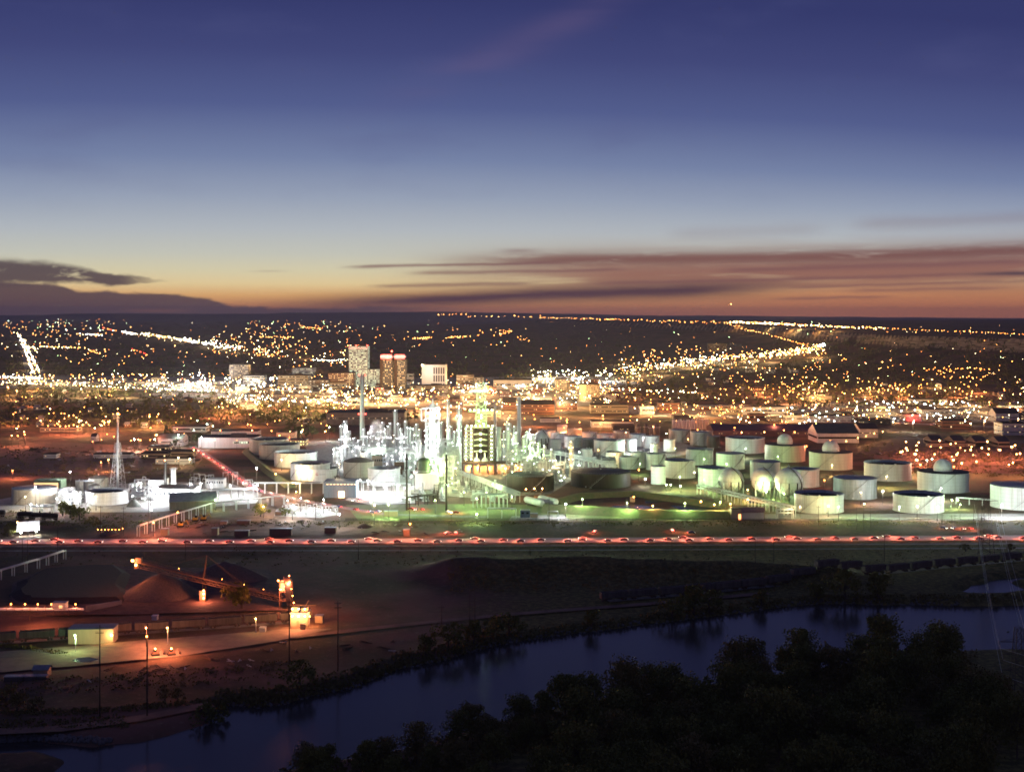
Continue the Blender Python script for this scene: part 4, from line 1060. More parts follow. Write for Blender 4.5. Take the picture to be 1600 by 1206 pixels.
for z, px in ((.07, [(943, 795), (960, 790), (1003, 789), (1078, 802), (955, 803)]), (.07, [(1008, 775), (1042, 775), (1048, 784), (1008, 786)]), (.07, [(1046, 790), (1095, 787), (1142, 800), (1085, 803)]),
              (.08, [(1163, 781), (1175, 777.5), (1200, 779), (1208, 784), (1196, 788), (1172, 786)]), (.66, [(112, 1034), (122, 1030), (140, 1029), (155, 1032), (142, 1036), (122, 1037)])):
    yard('pond', px, wm, z)
pave = mat('city_paving', (.30, .27, .24), .9, .5, .02)
yard('city_pavement', [(330, 588), (640, 590), (960, 588), (1000, 600), (960, 632), (760, 640), (540, 634), (345, 632)], pave, .03)
yard('city_pavement', [(-40, 584), (330, 590), (330, 612), (-40, 606)], pave, .03)
yard('city_pavement', [(960, 634), (1640, 626), (1640, 662), (1000, 650)], pave, .03)
yard('rail_yard', [(640, 642), (1000, 655), (1000, 672), (640, 672)], dirt, .03)
# dikes
def dike(px, h, w, label):
    P = [Vector(G(a, c)) for a, c in px]; b = MB()
    L = []
    for i, p in enumerate(P):
        d = (P[min(i + 1, len(P) - 1)] - P[max(i - 1, 0)]).normalized(); n = Vector((-d.y, d.x))
        L.append([(p + n * k * w / 2, z) for k, z in ((-1, 0), (-.25, h), (.25, h), (1, 0))])
    for i in range(len(L) - 1):
        for k in range(3):
            (a, za), (c, zc), (d, zd), (e, ze) = L[i][k], L[i + 1][k], L[i + 1][k + 1], L[i][k + 1]
            b.quad((a.x, a.y, za), (c.x, c.y, zc), (d.x, d.y, zd), (e.x, e.y, ze))
    for E_, r in ((L[0], False), (L[-1], True)):
        q = [(a.x, a.y, z) for a, z in E_]; b.quad(*(q if r else q[::-1]))
    tag(b.build('dike', grass), label, 'dike')
dike([(850, 798), (930, 802), (1000, 807), (1140, 809)], 4.5, 17, 'grassy green lit dike in front of the settling ponds')
dike([(868, 788), (905, 778), (990, 774), (1050, 782), (1140, 795)], 3.5, 11, 'dark dike with a road on it behind the settling ponds')
dike([(420, 712), (400, 700), (385, 706), (420, 738), (455, 762)], 3.0, 9, 'brown dike west of the tank row along the red lit road')
def fence(pts, h, label, m=dark_steel, step=3.0):
    P = [Vector(p) for p in pts]; t = thing('fence', label, 'fence', (P[0].x, P[0].y, 0)); o = P[0].copy()
    pm = None; n_tot = 0
    b = MB(); p2 = MB(); p2.box(0, 0, 0, .14, .14, h); pm = p2.mesh('post', m)
    Ltot = sum((P[i + 1] - P[i]).length for i in range(len(P) - 1)); step = max(step, Ltot / 95)
    for i in range(len(P) - 1):
        a, c = P[i] - o, P[i + 1] - o; n = max(1, int((c - a).length / step))
        for z in (h * .35, h * .65, h * .95): b.beam((a.x, a.y, z), (c.x, c.y, z), .08, .22)
        for k in range(n): q = a + (c - a) * k / n; put('post', pm, t, (q.x, q.y, 0))
    b.build('rail', m, t)
fence([G(540, 814), G(800, 814), G(1140, 814.5), G(1700, 814)], 1.8, 'long dark fence along the front of the refinery')

# ---------------------------------------------------------------- lamps of the works and added floodlights
LAMPS = [  # px, py, pole height, colour, light, label
 (828, 671, 18, 'C', 60000, 'dazzling white floodlight on a high pole between the white stack and the tank farm'),
 (1005, 684, 14, 'C', 52000, 'white floodlight on a pole before the two glaring tanks'),
 (1041, 677, 12, 'W', 9000, 'pinkish lamp in front of the streaked steel tanks'),
 (935, 703, 10, 'A', 9000, 'amber lamp at the foot of the broad open top pale tank'),
 (1075, 686, 13, 'A', 14000, 'amber lamp on a pole left of the shiny grey steel tank'),
 (998, 734, 9, 'S', 9000, 'orange lamp at the right end of the huge black tank'),
 (1008, 748, 6, 'C', 12000, 'white lamp low by the bright pump yard right of the black tank'),
 (1041, 757, 5, 'G', 14000, 'green white lamp over the pump yard, left one'),
 (1048, 757, 5, 'G', 9000, 'green white lamp over the pump yard, middle one'),
 (1063, 759, 5, 'G', 12000, 'green white lamp over the pump yard, right one'),
 (1085, 738, 8, 'W', 8000, 'small lamp on the right side of the wide tank with the swooping shadow'),
 (1168, 765, 8, 'A', 22000, 'amber lamp between the first and the middle sphere'),
 (1197, 768, 6, 'G', 42000, 'green white floodlight at the feet of the middle sphere'),
 (1168, 780, 7, 'A', 8000, 'amber lamp at the small pond below the spheres'),
 (1095, 783, 8, 'A', 9000, 'amber lamp over the settling pond, first of three in a row'),
 (1116, 788, 8, 'A', 9000, 'amber lamp over the settling pond, second of three in a row'),
 (1141, 787, 8, 'A', 9000, 'amber lamp over the settling pond, third of three in a row'),
 (1288, 750, 8, 'S', 9000, 'orange lamp between the half hidden tank and the ribbed silvery tank'),
 (1379, 767, 9, 'C', 26000, 'white star like lamp right of the ribbed silvery tank'),
 (1448, 719, 14, 'M', 26000, 'blue white star like floodlight behind the widest ball topped tank'),
 (1456, 717, 13, 'M', 6000, 'small blue white lamp beside the star like floodlight'),
 (1490, 729, 13, 'S', 9000, 'orange lamp right of the blue grey ball dome'),
 (1433, 791, 8, 'W', 9000, 'lamp on a short pole before the bright tank by the front fence'),
 (1294, 790, 7, 'W', 9000, 'lamp shining on the wall of the bright front fence tank'),
 (1487, 781, 6, 'G', 16000, 'twin green white lamp near the east end, left one'),
 (1496, 781, 6, 'G', 16000, 'twin green white lamp near the east end, right one'),
 (1297, 688, 20, 'S', 6000, 'orange lamp just above the ball of the middle ball topped tank'),
 (1260, 697, 13, 'S', 6000, 'orange lamp right of the backmost ball topped tank'),
 (884, 787, 9, 'C', 30000, 'white and amber lamp pole at the west end of the grassy dike'),
 (822, 764, 6, 'A', 5000, 'amber lamp in the small pump yard, left one'),
 (835, 763, 6, 'A', 6000, 'amber lamp in the small pump yard, middle one'),
 (847, 763, 6, 'A', 6000, 'amber lamp in the small pump yard, right one'),
 (990, 776, 7, 'S', 12000, 'orange lamp on the hut by the settling ponds'),
 (1020, 790, 7, 'A', 8000, 'amber lamp pole between the settling ponds'),
 (607, 788, 9, 'G', 30000, 'green white star like lamp over the lit lawn below the concrete yard'),
 (563, 750, 9, 'C', 20000, 'white lamp on the rack before the domed tank'),
 (612, 748, 9, 'C', 20000, 'white lamp on the rack before the ringed tank'),
 (643, 744, 9, 'C', 16000, 'white lamp right of the ringed tank'),
 (463, 755, 8, 'W', 22000, 'warm white lamp by the rack left of the blue grey shed, upper one'),
 (463, 768, 7, 'A', 10000, 'warm lamp by the rack left of the blue grey shed, lower one'),
 (401, 731, 12, 'C', 26000, 'white star like lamp west of the tank row'),
 (431, 740, 9, 'A', 12000, 'amber lamp over the small silos west of the tank row'),
 (402, 758, 10, 'C', 40000, 'dazzling lamp cluster at the road crossing by the switchyard'),
 (648, 738, 14, 'A', 4000, 'amber lamp halfway up the western black pole'),
 (530, 803, 9, 'C', 9000, 'white lamp pole on the bright gravel lot, east one'),
 (457, 790, 9, 'C', 20000, 'white lamp pole on the bright gravel lot, west one'),
 (585, 789, 12, 'W', 6000, 'white post lamp on the lit lawn'),
 (705, 800, 5, 'A', 3000, 'low amber lamp by parked trucks near the front road'),
 (745, 803, 6, 'G', 22000, 'green lamp under the white truss gantry'),
 (56, 761, 12, 'C', 14000, 'white lamp above the roof of the broad grey tank'),
 (49, 788, 6, 'C', 10000, 'white lamp over the tank car loading rack, first of four'),
 (58, 790, 6, 'C', 10000, 'white lamp over the tank car loading rack, second of four'),
 (66, 790, 6, 'C', 10000, 'white lamp over the tank car loading rack, third of four'),
 (78, 791, 6, 'C', 14000, 'white lamp over the tank car loading rack, fourth of four'),
 (110, 737, 12, 'C', 26000, 'white star like lamp behind the western plant'),
 (170, 718, 10, 'A', 18000, 'amber lamp over the brown field beside the lattice mast'),
 (258, 719, 24, 'S', 9000, 'orange lamp at the tip of the dark flue'),
 (297, 717, 22, 'W', 26000, 'warm white lamp on the tall pole right of the flues'),
 (247, 763, 9, 'C', 26000, 'white lamp before the boiler house'),
 (235, 772, 8, 'C', 26000, 'white lamp beside the low white plant hall'),
 (237, 796, 8, 'C', 12000, 'white star like lamp by the dark track below the plant'),
 (298, 756, 9, 'C', 16000, 'white lamp in the switchyard, left one'),
 (314, 755, 9, 'C', 16000, 'white lamp in the switchyard, right one'),
 (337, 781, 7, 'G', 9000, 'green lamp at the east end of the brown shed'),
 (240, 816, 8, 'S', 22000, 'orange lamp on the pipe bridge at the excavation yard'),
 (278, 800, 10, 'S', 14000, 'orange lamp on a white post over the excavation yard'),
 (412, 791, 7, 'A', 9000, 'amber lamp by the shrubs east of the excavation yard'),
 (641, 818, 8, 'S', 16000, 'flame coloured lamp over the small work site at the front road'),
 (279, 715, 8, 'W', 16000, 'warm lamp by the long buildings beyond the brown field'),
 (210, 686, 12, 'C', 40000, 'broad white lamp over the depot yard north of the field'),
 (315, 683, 12, 'C', 22000, 'white lamp at the corner of the long white warehouse'),
 (340, 685, 7, 'C', 16000, 'white wall lamp on the long warehouse'),
 (346, 687, 7, 'C', 16000, 'white wall lamp on the long warehouse beside another'),
 (303, 703, 10, 'A', 16000, 'amber lamp where the red lit road begins'),
 (158, 722, 8, 'S', 16000, 'orange lamp low over the brown field'),
 (20, 735, 7, 'S', 30000, 'orange lamp at the western edge of the brown field'),
 (515, 667, 14, 'C', 30000, 'cool white star like lamp left of the chimney among trees'),
]
DEEP = {'S': 'D'}
for px, py, h, k, P, lab in LAMPS: pole_lamp(px, py, h, k, P * 1.6, lab)
FL = 'small added floodlight on a pole brightening the refinery'
ADDED_FLOODS = [(575, 776, 'C', 26000), (600, 780, 'C', 26000), (632, 782, 'C', 20000), (700, 778, 'M', 16000), (770, 776, 'G', 16000), (725, 790, 'G', 14000), (800, 797, 'G', 12000), (745, 800, 'G', 16000), (470, 799, 'C', 30000), (506, 802, 'C', 30000), (450, 803, 'C', 16000), (910, 801, 'G', 16000), (980, 807, 'G', 16000), (1070, 808, 'G', 16000), (1125, 806, 'G', 12000), (1350, 809, 'G', 12000), (1500, 810, 'G', 12000), (640, 801, 'G', 9000), (680, 803, 'G', 9000), (580, 806, 'G', 7000), (583, 703, 'C', 160000), (905, 722, 'M', 26000), (960, 726, 'W', 14000), (985, 712, 'M', 26000), (1020, 712, 'M', 22000), (1055, 716, 'G', 22000), (1000, 742, 'G', 16000), (1062, 764, 'G', 26000), (1100, 768, 'G', 26000), (1135, 742, 'G', 20000), (1100, 734, 'G', 14000), (1165, 716, 'M', 30000),
          (1215, 730, 'G', 26000), (1250, 775, 'M', 20000), (1225, 792, 'G', 14000), (1300, 744, 'W', 30000), (1345, 790, 'W', 16000), (1385, 763, 'W', 22000), (1470, 783, 'M', 34000), (1250, 814, 'W', 18000), (1310, 814, 'G', 16000), (1405, 814, 'M', 18000), (1465, 814, 'C', 18000), (1565, 811, 'C', 60000), (1615, 812, 'C', 60000),
          (532, 732, 'C', 70000), (560, 729, 'C', 90000), (592, 730, 'M', 90000), (625, 740, 'C', 90000), (655, 752, 'M', 80000), (688, 764, 'G', 80000), (712, 768, 'W', 50000), (575, 704, 'C', 80000), (615, 708, 'W', 80000), (700, 736, 'M', 70000), (735, 764, 'G', 12000),
          (795, 726, 'M', 70000), (828, 742, 'G', 60000), (868, 754, 'W', 45000), (905, 744, 'M', 34000), (850, 728, 'M', 50000), (895, 758, 'G', 9000), (790, 768, 'G', 18000), (760, 790, 'G', 9000),
          (415, 716, 'W', 30000), (440, 735, 'W', 36000), (470, 752, 'W', 30000), (530, 760, 'W', 20000), (575, 770, 'C', 20000), (615, 775, 'C', 26000), (100, 786, 'C', 30000), (120, 790, 'C', 26000), (150, 797, 'W', 20000), (40, 797, 'W', 16000), (215, 776, 'C', 40000), (270, 785, 'C', 26000), (330, 776, 'C', 30000), (360, 778, 'C', 26000), (380, 774, 'C', 26000)]
for px, py, k, P in ADDED_FLOODS:  # floodlights added to brighten tanks, process units and open ground
    P = round(P * (.72 if 520 < px < 660 and py < 768 else .95 if 520 < px < 725 and py < 768 else 1.6 if k == 'G' else 1.1 if px < 420 else 1.3 if px < 905 else 1.45), -3)
    x, y = G(px, py); pole_lamp(0, 0, 17 if (520 < px < 880 and 700 < py < 769) else 9, k, P, FL, 'added refinery floodlights', rb=.3, at=(x, y), name='floodlight')

# ---------------------------------------------------------------- the city beyond
def win_mat(name, c, L, dens, cw=2.4, fx=.72):
    """row of office windows, some of them lit"""
    if name in MATS: return MATS[name]
    m, t, b = base_nodes(name)
    tc = t.nodes.new('ShaderNodeTexCoord'); sp_ = t.nodes.new('ShaderNodeSeparateXYZ'); t.links.new(tc.outputs['Object'], sp_.inputs[0])
    q = (X(sp_.outputs[0]) + X(sp_.outputs[1])) / cw
    fl = X.op('FLOOR', q); fr = X.op('FRACT', q)
    oi = t.nodes.new('ShaderNodeObjectInfo')
    cb = t.nodes.new('ShaderNodeCombineXYZ'); t.links.new(fl.k, cb.inputs[0]); zf = X.op('FLOOR', X(sp_.outputs[2]) / 1.5)
    t.links.new(zf.k, cb.inputs[1]); t.links.new(oi.outputs['Random'], cb.inputs[2])
    wn = t.nodes.new('ShaderNodeTexWhiteNoise'); t.links.new(cb.outputs[0], wn.inputs[0])
    on = X.op('LESS_THAN', X(wn.outputs[0]), dens) * X.op('LESS_THAN', X.op('ABSOLUTE', fr - .5), fx / 2)
    br = X.op('FRACT', X(wn.outputs[0]) * 17.0) * .8 + .35
    b.inputs['Base Color'].default_value = (.03, .03, .035, 1); b.inputs['Roughness'].default_value = .2
    b.inputs['Emission Color'].default_value = tuple(c) + (1,)
    t.links.new((on * br * L).k, b.inputs['Emission Strength'])
    m.cycles.emission_sampling = 'NONE'; MATS[name] = m
    return m
W_OFF = win_mat('office_windows_lit', (.85, 1, .72), 1.3, .72, 2.2, .86)
W_WRM = win_mat('warm_windows_some_lit', (1, .72, .35), 1.9, .3, 2.6, .5)
W_APT = win_mat('apartment_windows_lit', (1, .75, .4), 1.6, .4, 2.2, .45)
W_CRM = win_mat('pale_windows_lit', (1, .92, .65), 1.0, .4, 3.0, .7)
def city_block(x0, x1, yt, yb, depth, m, floors, wm_, label, group=None, name='city_building', rm=roof_tar, sides=True, base=None, frac=.5, f0=0.0, f1=1.0, gable=0):
    Y = F * H / (yb - HZ); w = (x1 - x0) * Y / F; h = (yb - yt) * Y / F; x = ((x0 + x1) / 2.0 - 800) * Y / F
    t = thing(name, label, 'building', (x, Y, 0), 0, group)
    b = MB(); b.box(0, depth / 2, -.3, w, depth, h + .3)
    if gable:
        for s in (-1, 1): b.quad((s * w / 2, 0, h), (s * w / 2, depth, h), (s * w / 2, depth / 2, h + gable))
    b.build('wall', m, t)
    b = MB()
    if gable:
        for s in (-1, 1):
            P = [(-w / 2 - .4, depth / 2 + s * (depth / 2 + .4), h - .1), (w / 2 + .4, depth / 2 + s * (depth / 2 + .4), h - .1), (w / 2 + .4, depth / 2, h + gable + .1), (-w / 2 - .4, depth / 2, h + gable + .1)]
            b.quad(*(P if s < 0 else P[::-1]))
    else:
        e = .35
        b.box(0, e / 2, h, w + .3, e, 1.0); b.box(0, depth - e / 2, h, w + .3, e, 1.0); b.box(-w / 2 + e / 2, depth / 2, h, e, depth - 2 * e, .99); b.box(w / 2 - e / 2, depth / 2, h, e, depth - 2 * e, .99); b.box(0, depth / 2, h, w - 2 * e, depth - 2 * e, .12)
        if h > 9: b.box(w * .15, depth * .5, h + .12, w * .25, depth * .3, 3)
    b.build('roof', rm, t)
    fh = h / max(1, floors)
    for k in range(floors):
        b = MB(); z = k * fh + fh * (1 - frac) * .55
        b.box(w * ((f0 + f1) / 2 - .5), -.03, z, w * (f1 - f0) * .96, .14, fh * frac)
        if sides:
            s = -1 if x > 0 else 1
            b.box(s * w / 2 + s * .03, depth / 2, z, .14, depth * .92, fh * frac)
        b.build('window_row', wm_, t)
    return t
tw = city_block(545, 574.5, 541, 606, 30, mat('pale_tower_stone', (.42, .42, .36), .7, .2, .2), 21, W_OFF, 'tallest office tower downtown, rows of white lit windows and a red glow at its roof', frac=.55)
Yt = F * H / 116.0; ht = 65 * Yt / F; wt = 29.5 * Yt / F
b = MB(); b.box(0, -.1, ht - 4.6, wt, .3, 2.6); b.build('roof_band', em('rose_band', (1, .25, .15), .55, False), tw)
for a in (-.48, -.1, .48): put('warning_lamp', bulb_mesh('R', 1.0), tw, (wt * a, -1, ht + 1.4))
tower_brown = mat('tower_brown', (.11, .075, .055), .8, .25, .3)
hl = city_block(593.5, 613.5, 562, 613, 24, tower_brown, 17, W_WRM, 'brown hotel tower with a red rooftop sign, left half of the pair', f0=.2, frac=.5)
hr = city_block(615.5, 633.5, 562, 613, 30, tower_brown, 17, W_APT, 'brown hotel tower with a red rooftop sign, right half of the pair', f0=.25, frac=.5)
sign_back = em('red_sign_glow', (1, .03, .05), 3.4, True); sign_txt = em('sign_letters', (1, .55, .45), 3.0, False)
def text_part(s, size, m, parent, loc, rot=(PI / 2, 0, 0), ext=.05, name='lettering'):
    c = bpy.data.curves.new('lettering', 'FONT'); c.body = s; c.size = size; c.align_x = 'CENTER'; c.align_y = 'CENTER'; c.extrude = ext
    o = bpy.data.objects.new(name, c); me = bpy.data.meshes.new_from_object(o); bpy.data.objects.remove(o); me.materials.clear(); me.materials.append(m)
    q = put(name, me, parent, loc); q.rotation_euler = rot
    return q
Yh = F * H / 123.0; hh_ = 51 * Yh / F
for tt, wd in ((hl, 17 * Yh / F), (hr, 15.5 * Yh / F)):
    b = MB(); b.box(0, 1, hh_ + 1.0, wd, .5, 7.6); b.build('sign_panel', sign_back, tt); text_part('SHERATON', 4.0, sign_txt, tt, (0, .6, hh_ + 4.8))
put('warning_lamp', bulb_mesh('R', 1.5), hl, (9, 2, hh_ + 14)); b = MB(); b.bar((9, 2, hh_), (9, 2, hh_ + 13), .2, 5); b.build('mast', steel, hl)
glow(hl, (3, -3, hh_ + 2), 'R', 6000)
wb_ = city_block(659, 697, 570, 612, 34, mat('white_stone', (.62, .60, .52), .7, .12, .2), 1, glass_dark, 'pale blank walled bank tower with dark window bays on its right half', sides=False, f0=.49, f1=.49)
Yw = F * H / 122.0; hw_ = 42 * Yw / F; ww_ = 38 * Yw / F
for o in list(wb_.children):
    if o.name.startswith('window_row'): bpy.data.objects.remove(o)
for k in range(5):
    for j in range(3):
        b = MB(); b.box(-ww_ / 2 + ww_ * (.51 + k * .098), -.05, hw_ * (.08 + j * .29), ww_ * .06, .2, hw_ * .24); b.build('window_bay', roof_tar, wb_)
glow(wb_, (-8, -18, hw_ * .8), 'C', 16000); glow(wb_, (12, -24, hw_ * .4), 'C', 9000); put('lamp', bulb_mesh('W', 1.3), wb_, (-ww_ / 2 + 1, -1, hw_ - .5))
city_block(640, 702, 603, 614, 30, tan_clad, 3, W_CRM, 'low banded parking deck at the foot of the pale bank tower', frac=.4)
city_block(713, 740, 586, 606, 30, tan_clad, 5, W_CRM, 'beige six storey office with horizontal window bands', frac=.4)
city_block(741, 755, 590, 606, 26, tan_clad, 4, W_CRM, 'beige annex beside the banded office, with a red corner sign', frac=.4)
city_block(771, 831, 594, 609, 40, white_clad, 1, W_CRM, 'long glowing white hall with a curved front', frac=.15)
city_block(868, 886, 593, 613, 26, tan_clad, 7, W_WRM, 'narrow tan apartment block with scattered lit windows', frac=.45)
city_block(906, 936, 601, 626, 22, mat('hotel_beige', (.46, .34, .2), .75, .2, .3), 8, W_APT, 'beige hotel block with rows of small lit windows', f0=.3, frac=.4)
city_block(513, 553, 583, 608, 30, brick, 8, W_WRM, 'dark red brick block left of the tallest tower', frac=.35)
city_block(482, 513, 594, 609, 26, brown_stone, 4, W_CRM, 'brown block with a bright corner beside the red brick block', frac=.4)
city_block(434, 481, 587, 608, 34, tan_clad, 5, W_CRM, 'ornate beige block lit from below', frac=.35)
city_block(358, 388, 570, 594, 24, brown_stone, 8, W_APT, 'brown apartment tower with many tiny lit windows standing apart to the west', frac=.4)
city_block(456, 491, 575, 589, 24, white_clad, 3, W_CRM, 'pale hilltop block with a spire behind the ornate block', frac=.4)
city_block(575, 593, 577, 606, 30, mat('pale_office', (.5, .5, .42), .7, .2, .3), 9, W_OFF, 'lit office block tucked between the tall tower and the hotel towers', frac=.5)
city_block(380, 412, 587, 600, 30, white_clad, 3, W_CRM, 'white lit block with bluish lamps west of the ornate block', frac=.4)
city_block(633, 645, 584, 605, 26, white_clad, 3, W_CRM, 'small white block right of the hotel towers', frac=.4)
city_block(1107, 1136, 537, 550, 24, brick, 4, W_WRM, 'reddish block alone on the slope below the rimrock', frac=.3)
city_block(888, 900, 599, 612, 24, tan_clad, 3, W_WRM, 'plain tan block between the apartment block and the beige hotel', frac=.3)
hsign = city_block(586, 610, 609, 618, 20, tan_clad, 2, W_CRM, 'low tan block with a red lettered sign on its roof edge', frac=.3)
Yz = F * H / 128.0; text_part('HOTEL', 4.2, em('red_letters', (1, .1, .06), 3.0, False), hsign, (-4, -.4, 9 * Yz / F + 1.4))
# brick warehouses along the tracks
city_block(786, 806, 629, 640, 22, brick, 2, W_WRM, 'dark brick gabled warehouse left of the white stack', gable=6, frac=.2)
city_block(813, 866, 632, 648, 26, brick, 3, W_WRM, 'long dark red brick warehouse right of the white stack', gable=5, frac=.2)
city_block(870, 902, 630, 641, 24, brick, 2, W_WRM, 'dark brick depot with a slate gable roof', gable=5, frac=.2)
city_block(752, 782, 641, 651, 20, tan_clad, 2, W_WRM, 'tan shed with lit gable below the coker derrick platform', gable=4, frac=.2)
city_block(844, 876, 654, 660, 10, white_clad, 1, W_WRM, 'long pale boxcar like shed on the rust coloured yard', frac=.1)
city_block(510, 632, 645, 664, 40, mat('drab_warehouse', (.22, .2, .16), .8, .25, .2), 1, W_WRM, 'long drab flat warehouse behind the chimney', frac=.05)
city_block(924, 990, 659, 668, 20, white_clad, 1, W_WRM, 'long white freight shed beside the orange street', frac=.1)
city_block(958, 992, 666, 676, 24, roof_dark, 1, W_WRM, 'low black roofed shed at the back of the tank farm', frac=.05)
city_block(1115, 1290, 673, 682, 50, mat('plum_hall', (.11, .07, .08), .8, .3, .2), 1, W_WRM, 'huge low hall with a dull purple roof', frac=.04, rm=roof_plum, gable=5)
gh = city_block(1277, 1342, 677, 692, 40, white_clad, 1, glass_dark, 'long gabled hall with green lit eaves and four lamps along its white gable end', gable=8, frac=.2, rm=mat('dark_green_roof', (.06, .08, .08), .7, .3, .2))
for k, (px, py) in enumerate(((1322, 689), (1340, 684), (1353, 681), (1366, 677), (1379, 674))): pole_lamp(px, py, 9, 'A', 9000, 'amber lamp in the row along the white gable hall', 'lamps along the gable hall')
city_block(1343, 1372, 670, 684, 30, white_clad, 1, W_WRM, 'white lit gable wing of the long hall', gable=5, frac=.08)
for k, x0 in enumerate((1456, 1490, 1524, 1560)):
    city_block(x0, x0 + 18, 688 + k * .6, 696 + k, 26, tan_clad, 1, glass_dark, 'tan shed with a black roof and white stripes beyond the lamp dotted field', 'striped sheds beyond the field', gable=4, frac=.3, rm=mat('striped_black_roof', (.03, .03, .035), .6, .3, 3))
city_block(1450, 1540, 693, 698, 8, tan_clad, 1, W_WRM, 'long low tan wall building in front of the striped sheds', frac=.1)
city_block(1566, 1602, 662, 680, 24, white_clad, 2, W_WRM, 'white lit warehouse cut by the east edge of view', frac=.1)
city_block(1556, 1592, 646, 660, 24, white_clad, 1, W_CRM, 'grey roofed white hall near the cool white street lamps', gable=6, frac=.1)
city_block(1228, 1262, 649, 660, 22, white_clad, 1, W_CRM, 'greenish lit white shed along the bright viaduct', frac=.15)
city_block(1265, 1330, 650, 660, 22, white_clad, 2, W_CRM, 'long white shop row with cool lamps along the viaduct', frac=.15)
city_block(1344, 1392, 656, 664, 18, roof_dark, 1, W_WRM, 'long dark shed with a curved roof along the viaduct', frac=.1)
city_block(1472, 1518, 658, 670, 22, brick, 2, W_WRM, 'reddish two storey block with square windows near the field', frac=.3)
city_block(1440, 1500, 640, 650, 22, white_clad, 1, W_CRM, 'white shop with bright canopy right of the red sign shop', frac=.2)
rs = city_block(1408, 1440, 648, 658, 20, white_clad, 1, W_CRM, 'shop glowing red under its canopy', frac=.1)
glow(rs, (0, -6, 6), 'R', 9000)
city_block(1000, 1022, 635, 648, 20, white_clad, 1, W_CRM, 'small glaring white shop beside the viaduct road', frac=.2)
city_block(1030, 1062, 630, 645, 24, brick, 2, W_WRM, 'dark red block behind the viaduct road', frac=.2)
city_block(923, 982, 633, 646, 24, tan_clad, 2, W_WRM, 'dim brown shop row with an amber lit corner', frac=.2)
city_block(925, 950, 623, 634, 22, roof_dark, 3, W_WRM, 'dark block in front of the beige hotel', frac=.2)
city_block(1116, 1160, 638, 648, 22, tan_clad, 1, W_WRM, 'low tan store under orange lamps right of the viaduct start', frac=.2)
city_block(1160, 1228, 636, 648, 22, white_clad, 1, W_CRM, 'white motel row with lamp posts along its front', frac=.2)
city_block(1265, 1300, 619, 627, 22, tan_clad, 2, W_CRM, 'bright white fronted store amid dark trees', frac=.3)
city_block(1425, 1480, 624, 633, 22, white_clad, 1, W_CRM, 'long store with glaring white front under orange lamps', frac=.3)
city_block(310, 400, 684, 700, 26, white_clad, 1, W_OFF, 'long white warehouse with lit office end west of the emblem tank', frac=.2, f0=.6)
city_block(330, 402, 674, 684, 20, white_clad, 1, W_CRM, 'long white curved roof shed behind the lit warehouse', frac=.08)
city_block(247, 286, 685, 697, 20, white_clad, 1, W_CRM, 'pale gabled shed at the depot yard', gable=4, frac=.1)
city_block(232, 264, 698, 706, 14, tan_clad, 1, W_WRM, 'lit tan trailer house at the depot', frac=.4)
city_block(220, 262, 709, 716, 14, tan_clad, 1, W_WRM, 'low orange lit shed at the edge of the brown field', frac=.3)
city_block(262, 302, 706, 714, 14, tan_clad, 1, W_WRM, 'dim brown shed right of the low orange lit shed', frac=.2)
city_block(243, 300, 717, 725, 10, white_clad, 1, W_WRM, 'long pale trailer on the brown field', frac=.1)
city_block(146, 204, 710, 716, 10, white_clad, 1, W_WRM, 'row of pale trailers behind the lattice mast', frac=.1)
city_block(68, 88, 710, 716, 10, white_clad, 1, W_WRM, 'small pale shed alone on the dark field', frac=.1)
city_block(270, 322, 667, 675, 16, white_clad, 1, W_CRM, 'glaring pale market shed under cool lamps', frac=.3)
city_block(142, 150, 682, 690, 10, white_clad, 1, W_WRM, 'little white gabled house by the dark trees', gable=3, frac=.1)
city_block(62, 120, 668, 675, 16, tan_clad, 1, W_WRM, 'low shed at the orange lit yard with the ring of lamps', frac=.2)
city_block(450, 478, 688, 697, 14, tan_clad, 2, win_mat('yellow_windows', (1, .85, .35), 2.5, .75, 2.5, .6), 'small yellow lit office just behind the tank row', frac=.45)
city_block(432, 460, 676, 688, 16, tan_clad, 1, W_WRM, 'plain brown box building behind the emblem tank', frac=.05)
# ordinary downtown blocks and houses
TAKEN = [(545, 575), (592, 634), (658, 698)]
def low_rise(n, xr, yr, wr, hr_, ms, label, group, fl=(1, 3), wm2=(W_CRM, W_WRM), gable=0, name='city_building', depth=(14, 26)):
    for _ in range(n):
        yb = rnd.uniform(*yr); x0 = rnd.uniform(*xr); w = rnd.uniform(*wr); h = rnd.uniform(*hr_)
        city_block(x0, x0 + w, yb - h, yb, rnd.uniform(*depth), rnd.choice(ms), rnd.randint(*fl), rnd.choice(wm2), label, group, name, gable=gable * rnd.uniform(.7, 1.2), frac=.35, rm=rnd.choice((roof_tar, roof_tin)))
low_rise(26, (340, 520), (596, 640), (12, 34), (5, 11), (tan_clad, white_clad, brown_stone, white_clad), 'low rise block in the brightly lit west side of downtown', 'low blocks west of downtown')
low_rise(26, (520, 760), (607, 640), (12, 30), (5, 12), (tan_clad, white_clad, brown_stone, brick), 'low rise block at the foot of the downtown towers', 'low blocks below the towers')
low_rise(18, (760, 960), (598, 628), (12, 34), (4, 9), (tan_clad, white_clad, brick), 'low lit block east of the downtown towers', 'low blocks east of downtown')
low_rise(16, (0, 340), (594, 608), (10, 26), (3, 5), (tan_clad, white_clad), 'low lit shop along the western interstate', 'shops along the interstate', fl=(1, 2))
low_rise(22, (1040, 1600), (640, 660), (14, 36), (5, 9), (tan_clad, white_clad, brick), 'low warehouse among the eastern street lamps', 'warehouses of the east side', fl=(1, 2))
low_rise(16, (960, 1290), (552, 590), (8, 18), (3, 6), (tan_clad, white_clad), 'small lit block in the band of lights climbing to the rimrock', 'blocks below the rimrock', fl=(2, 3))
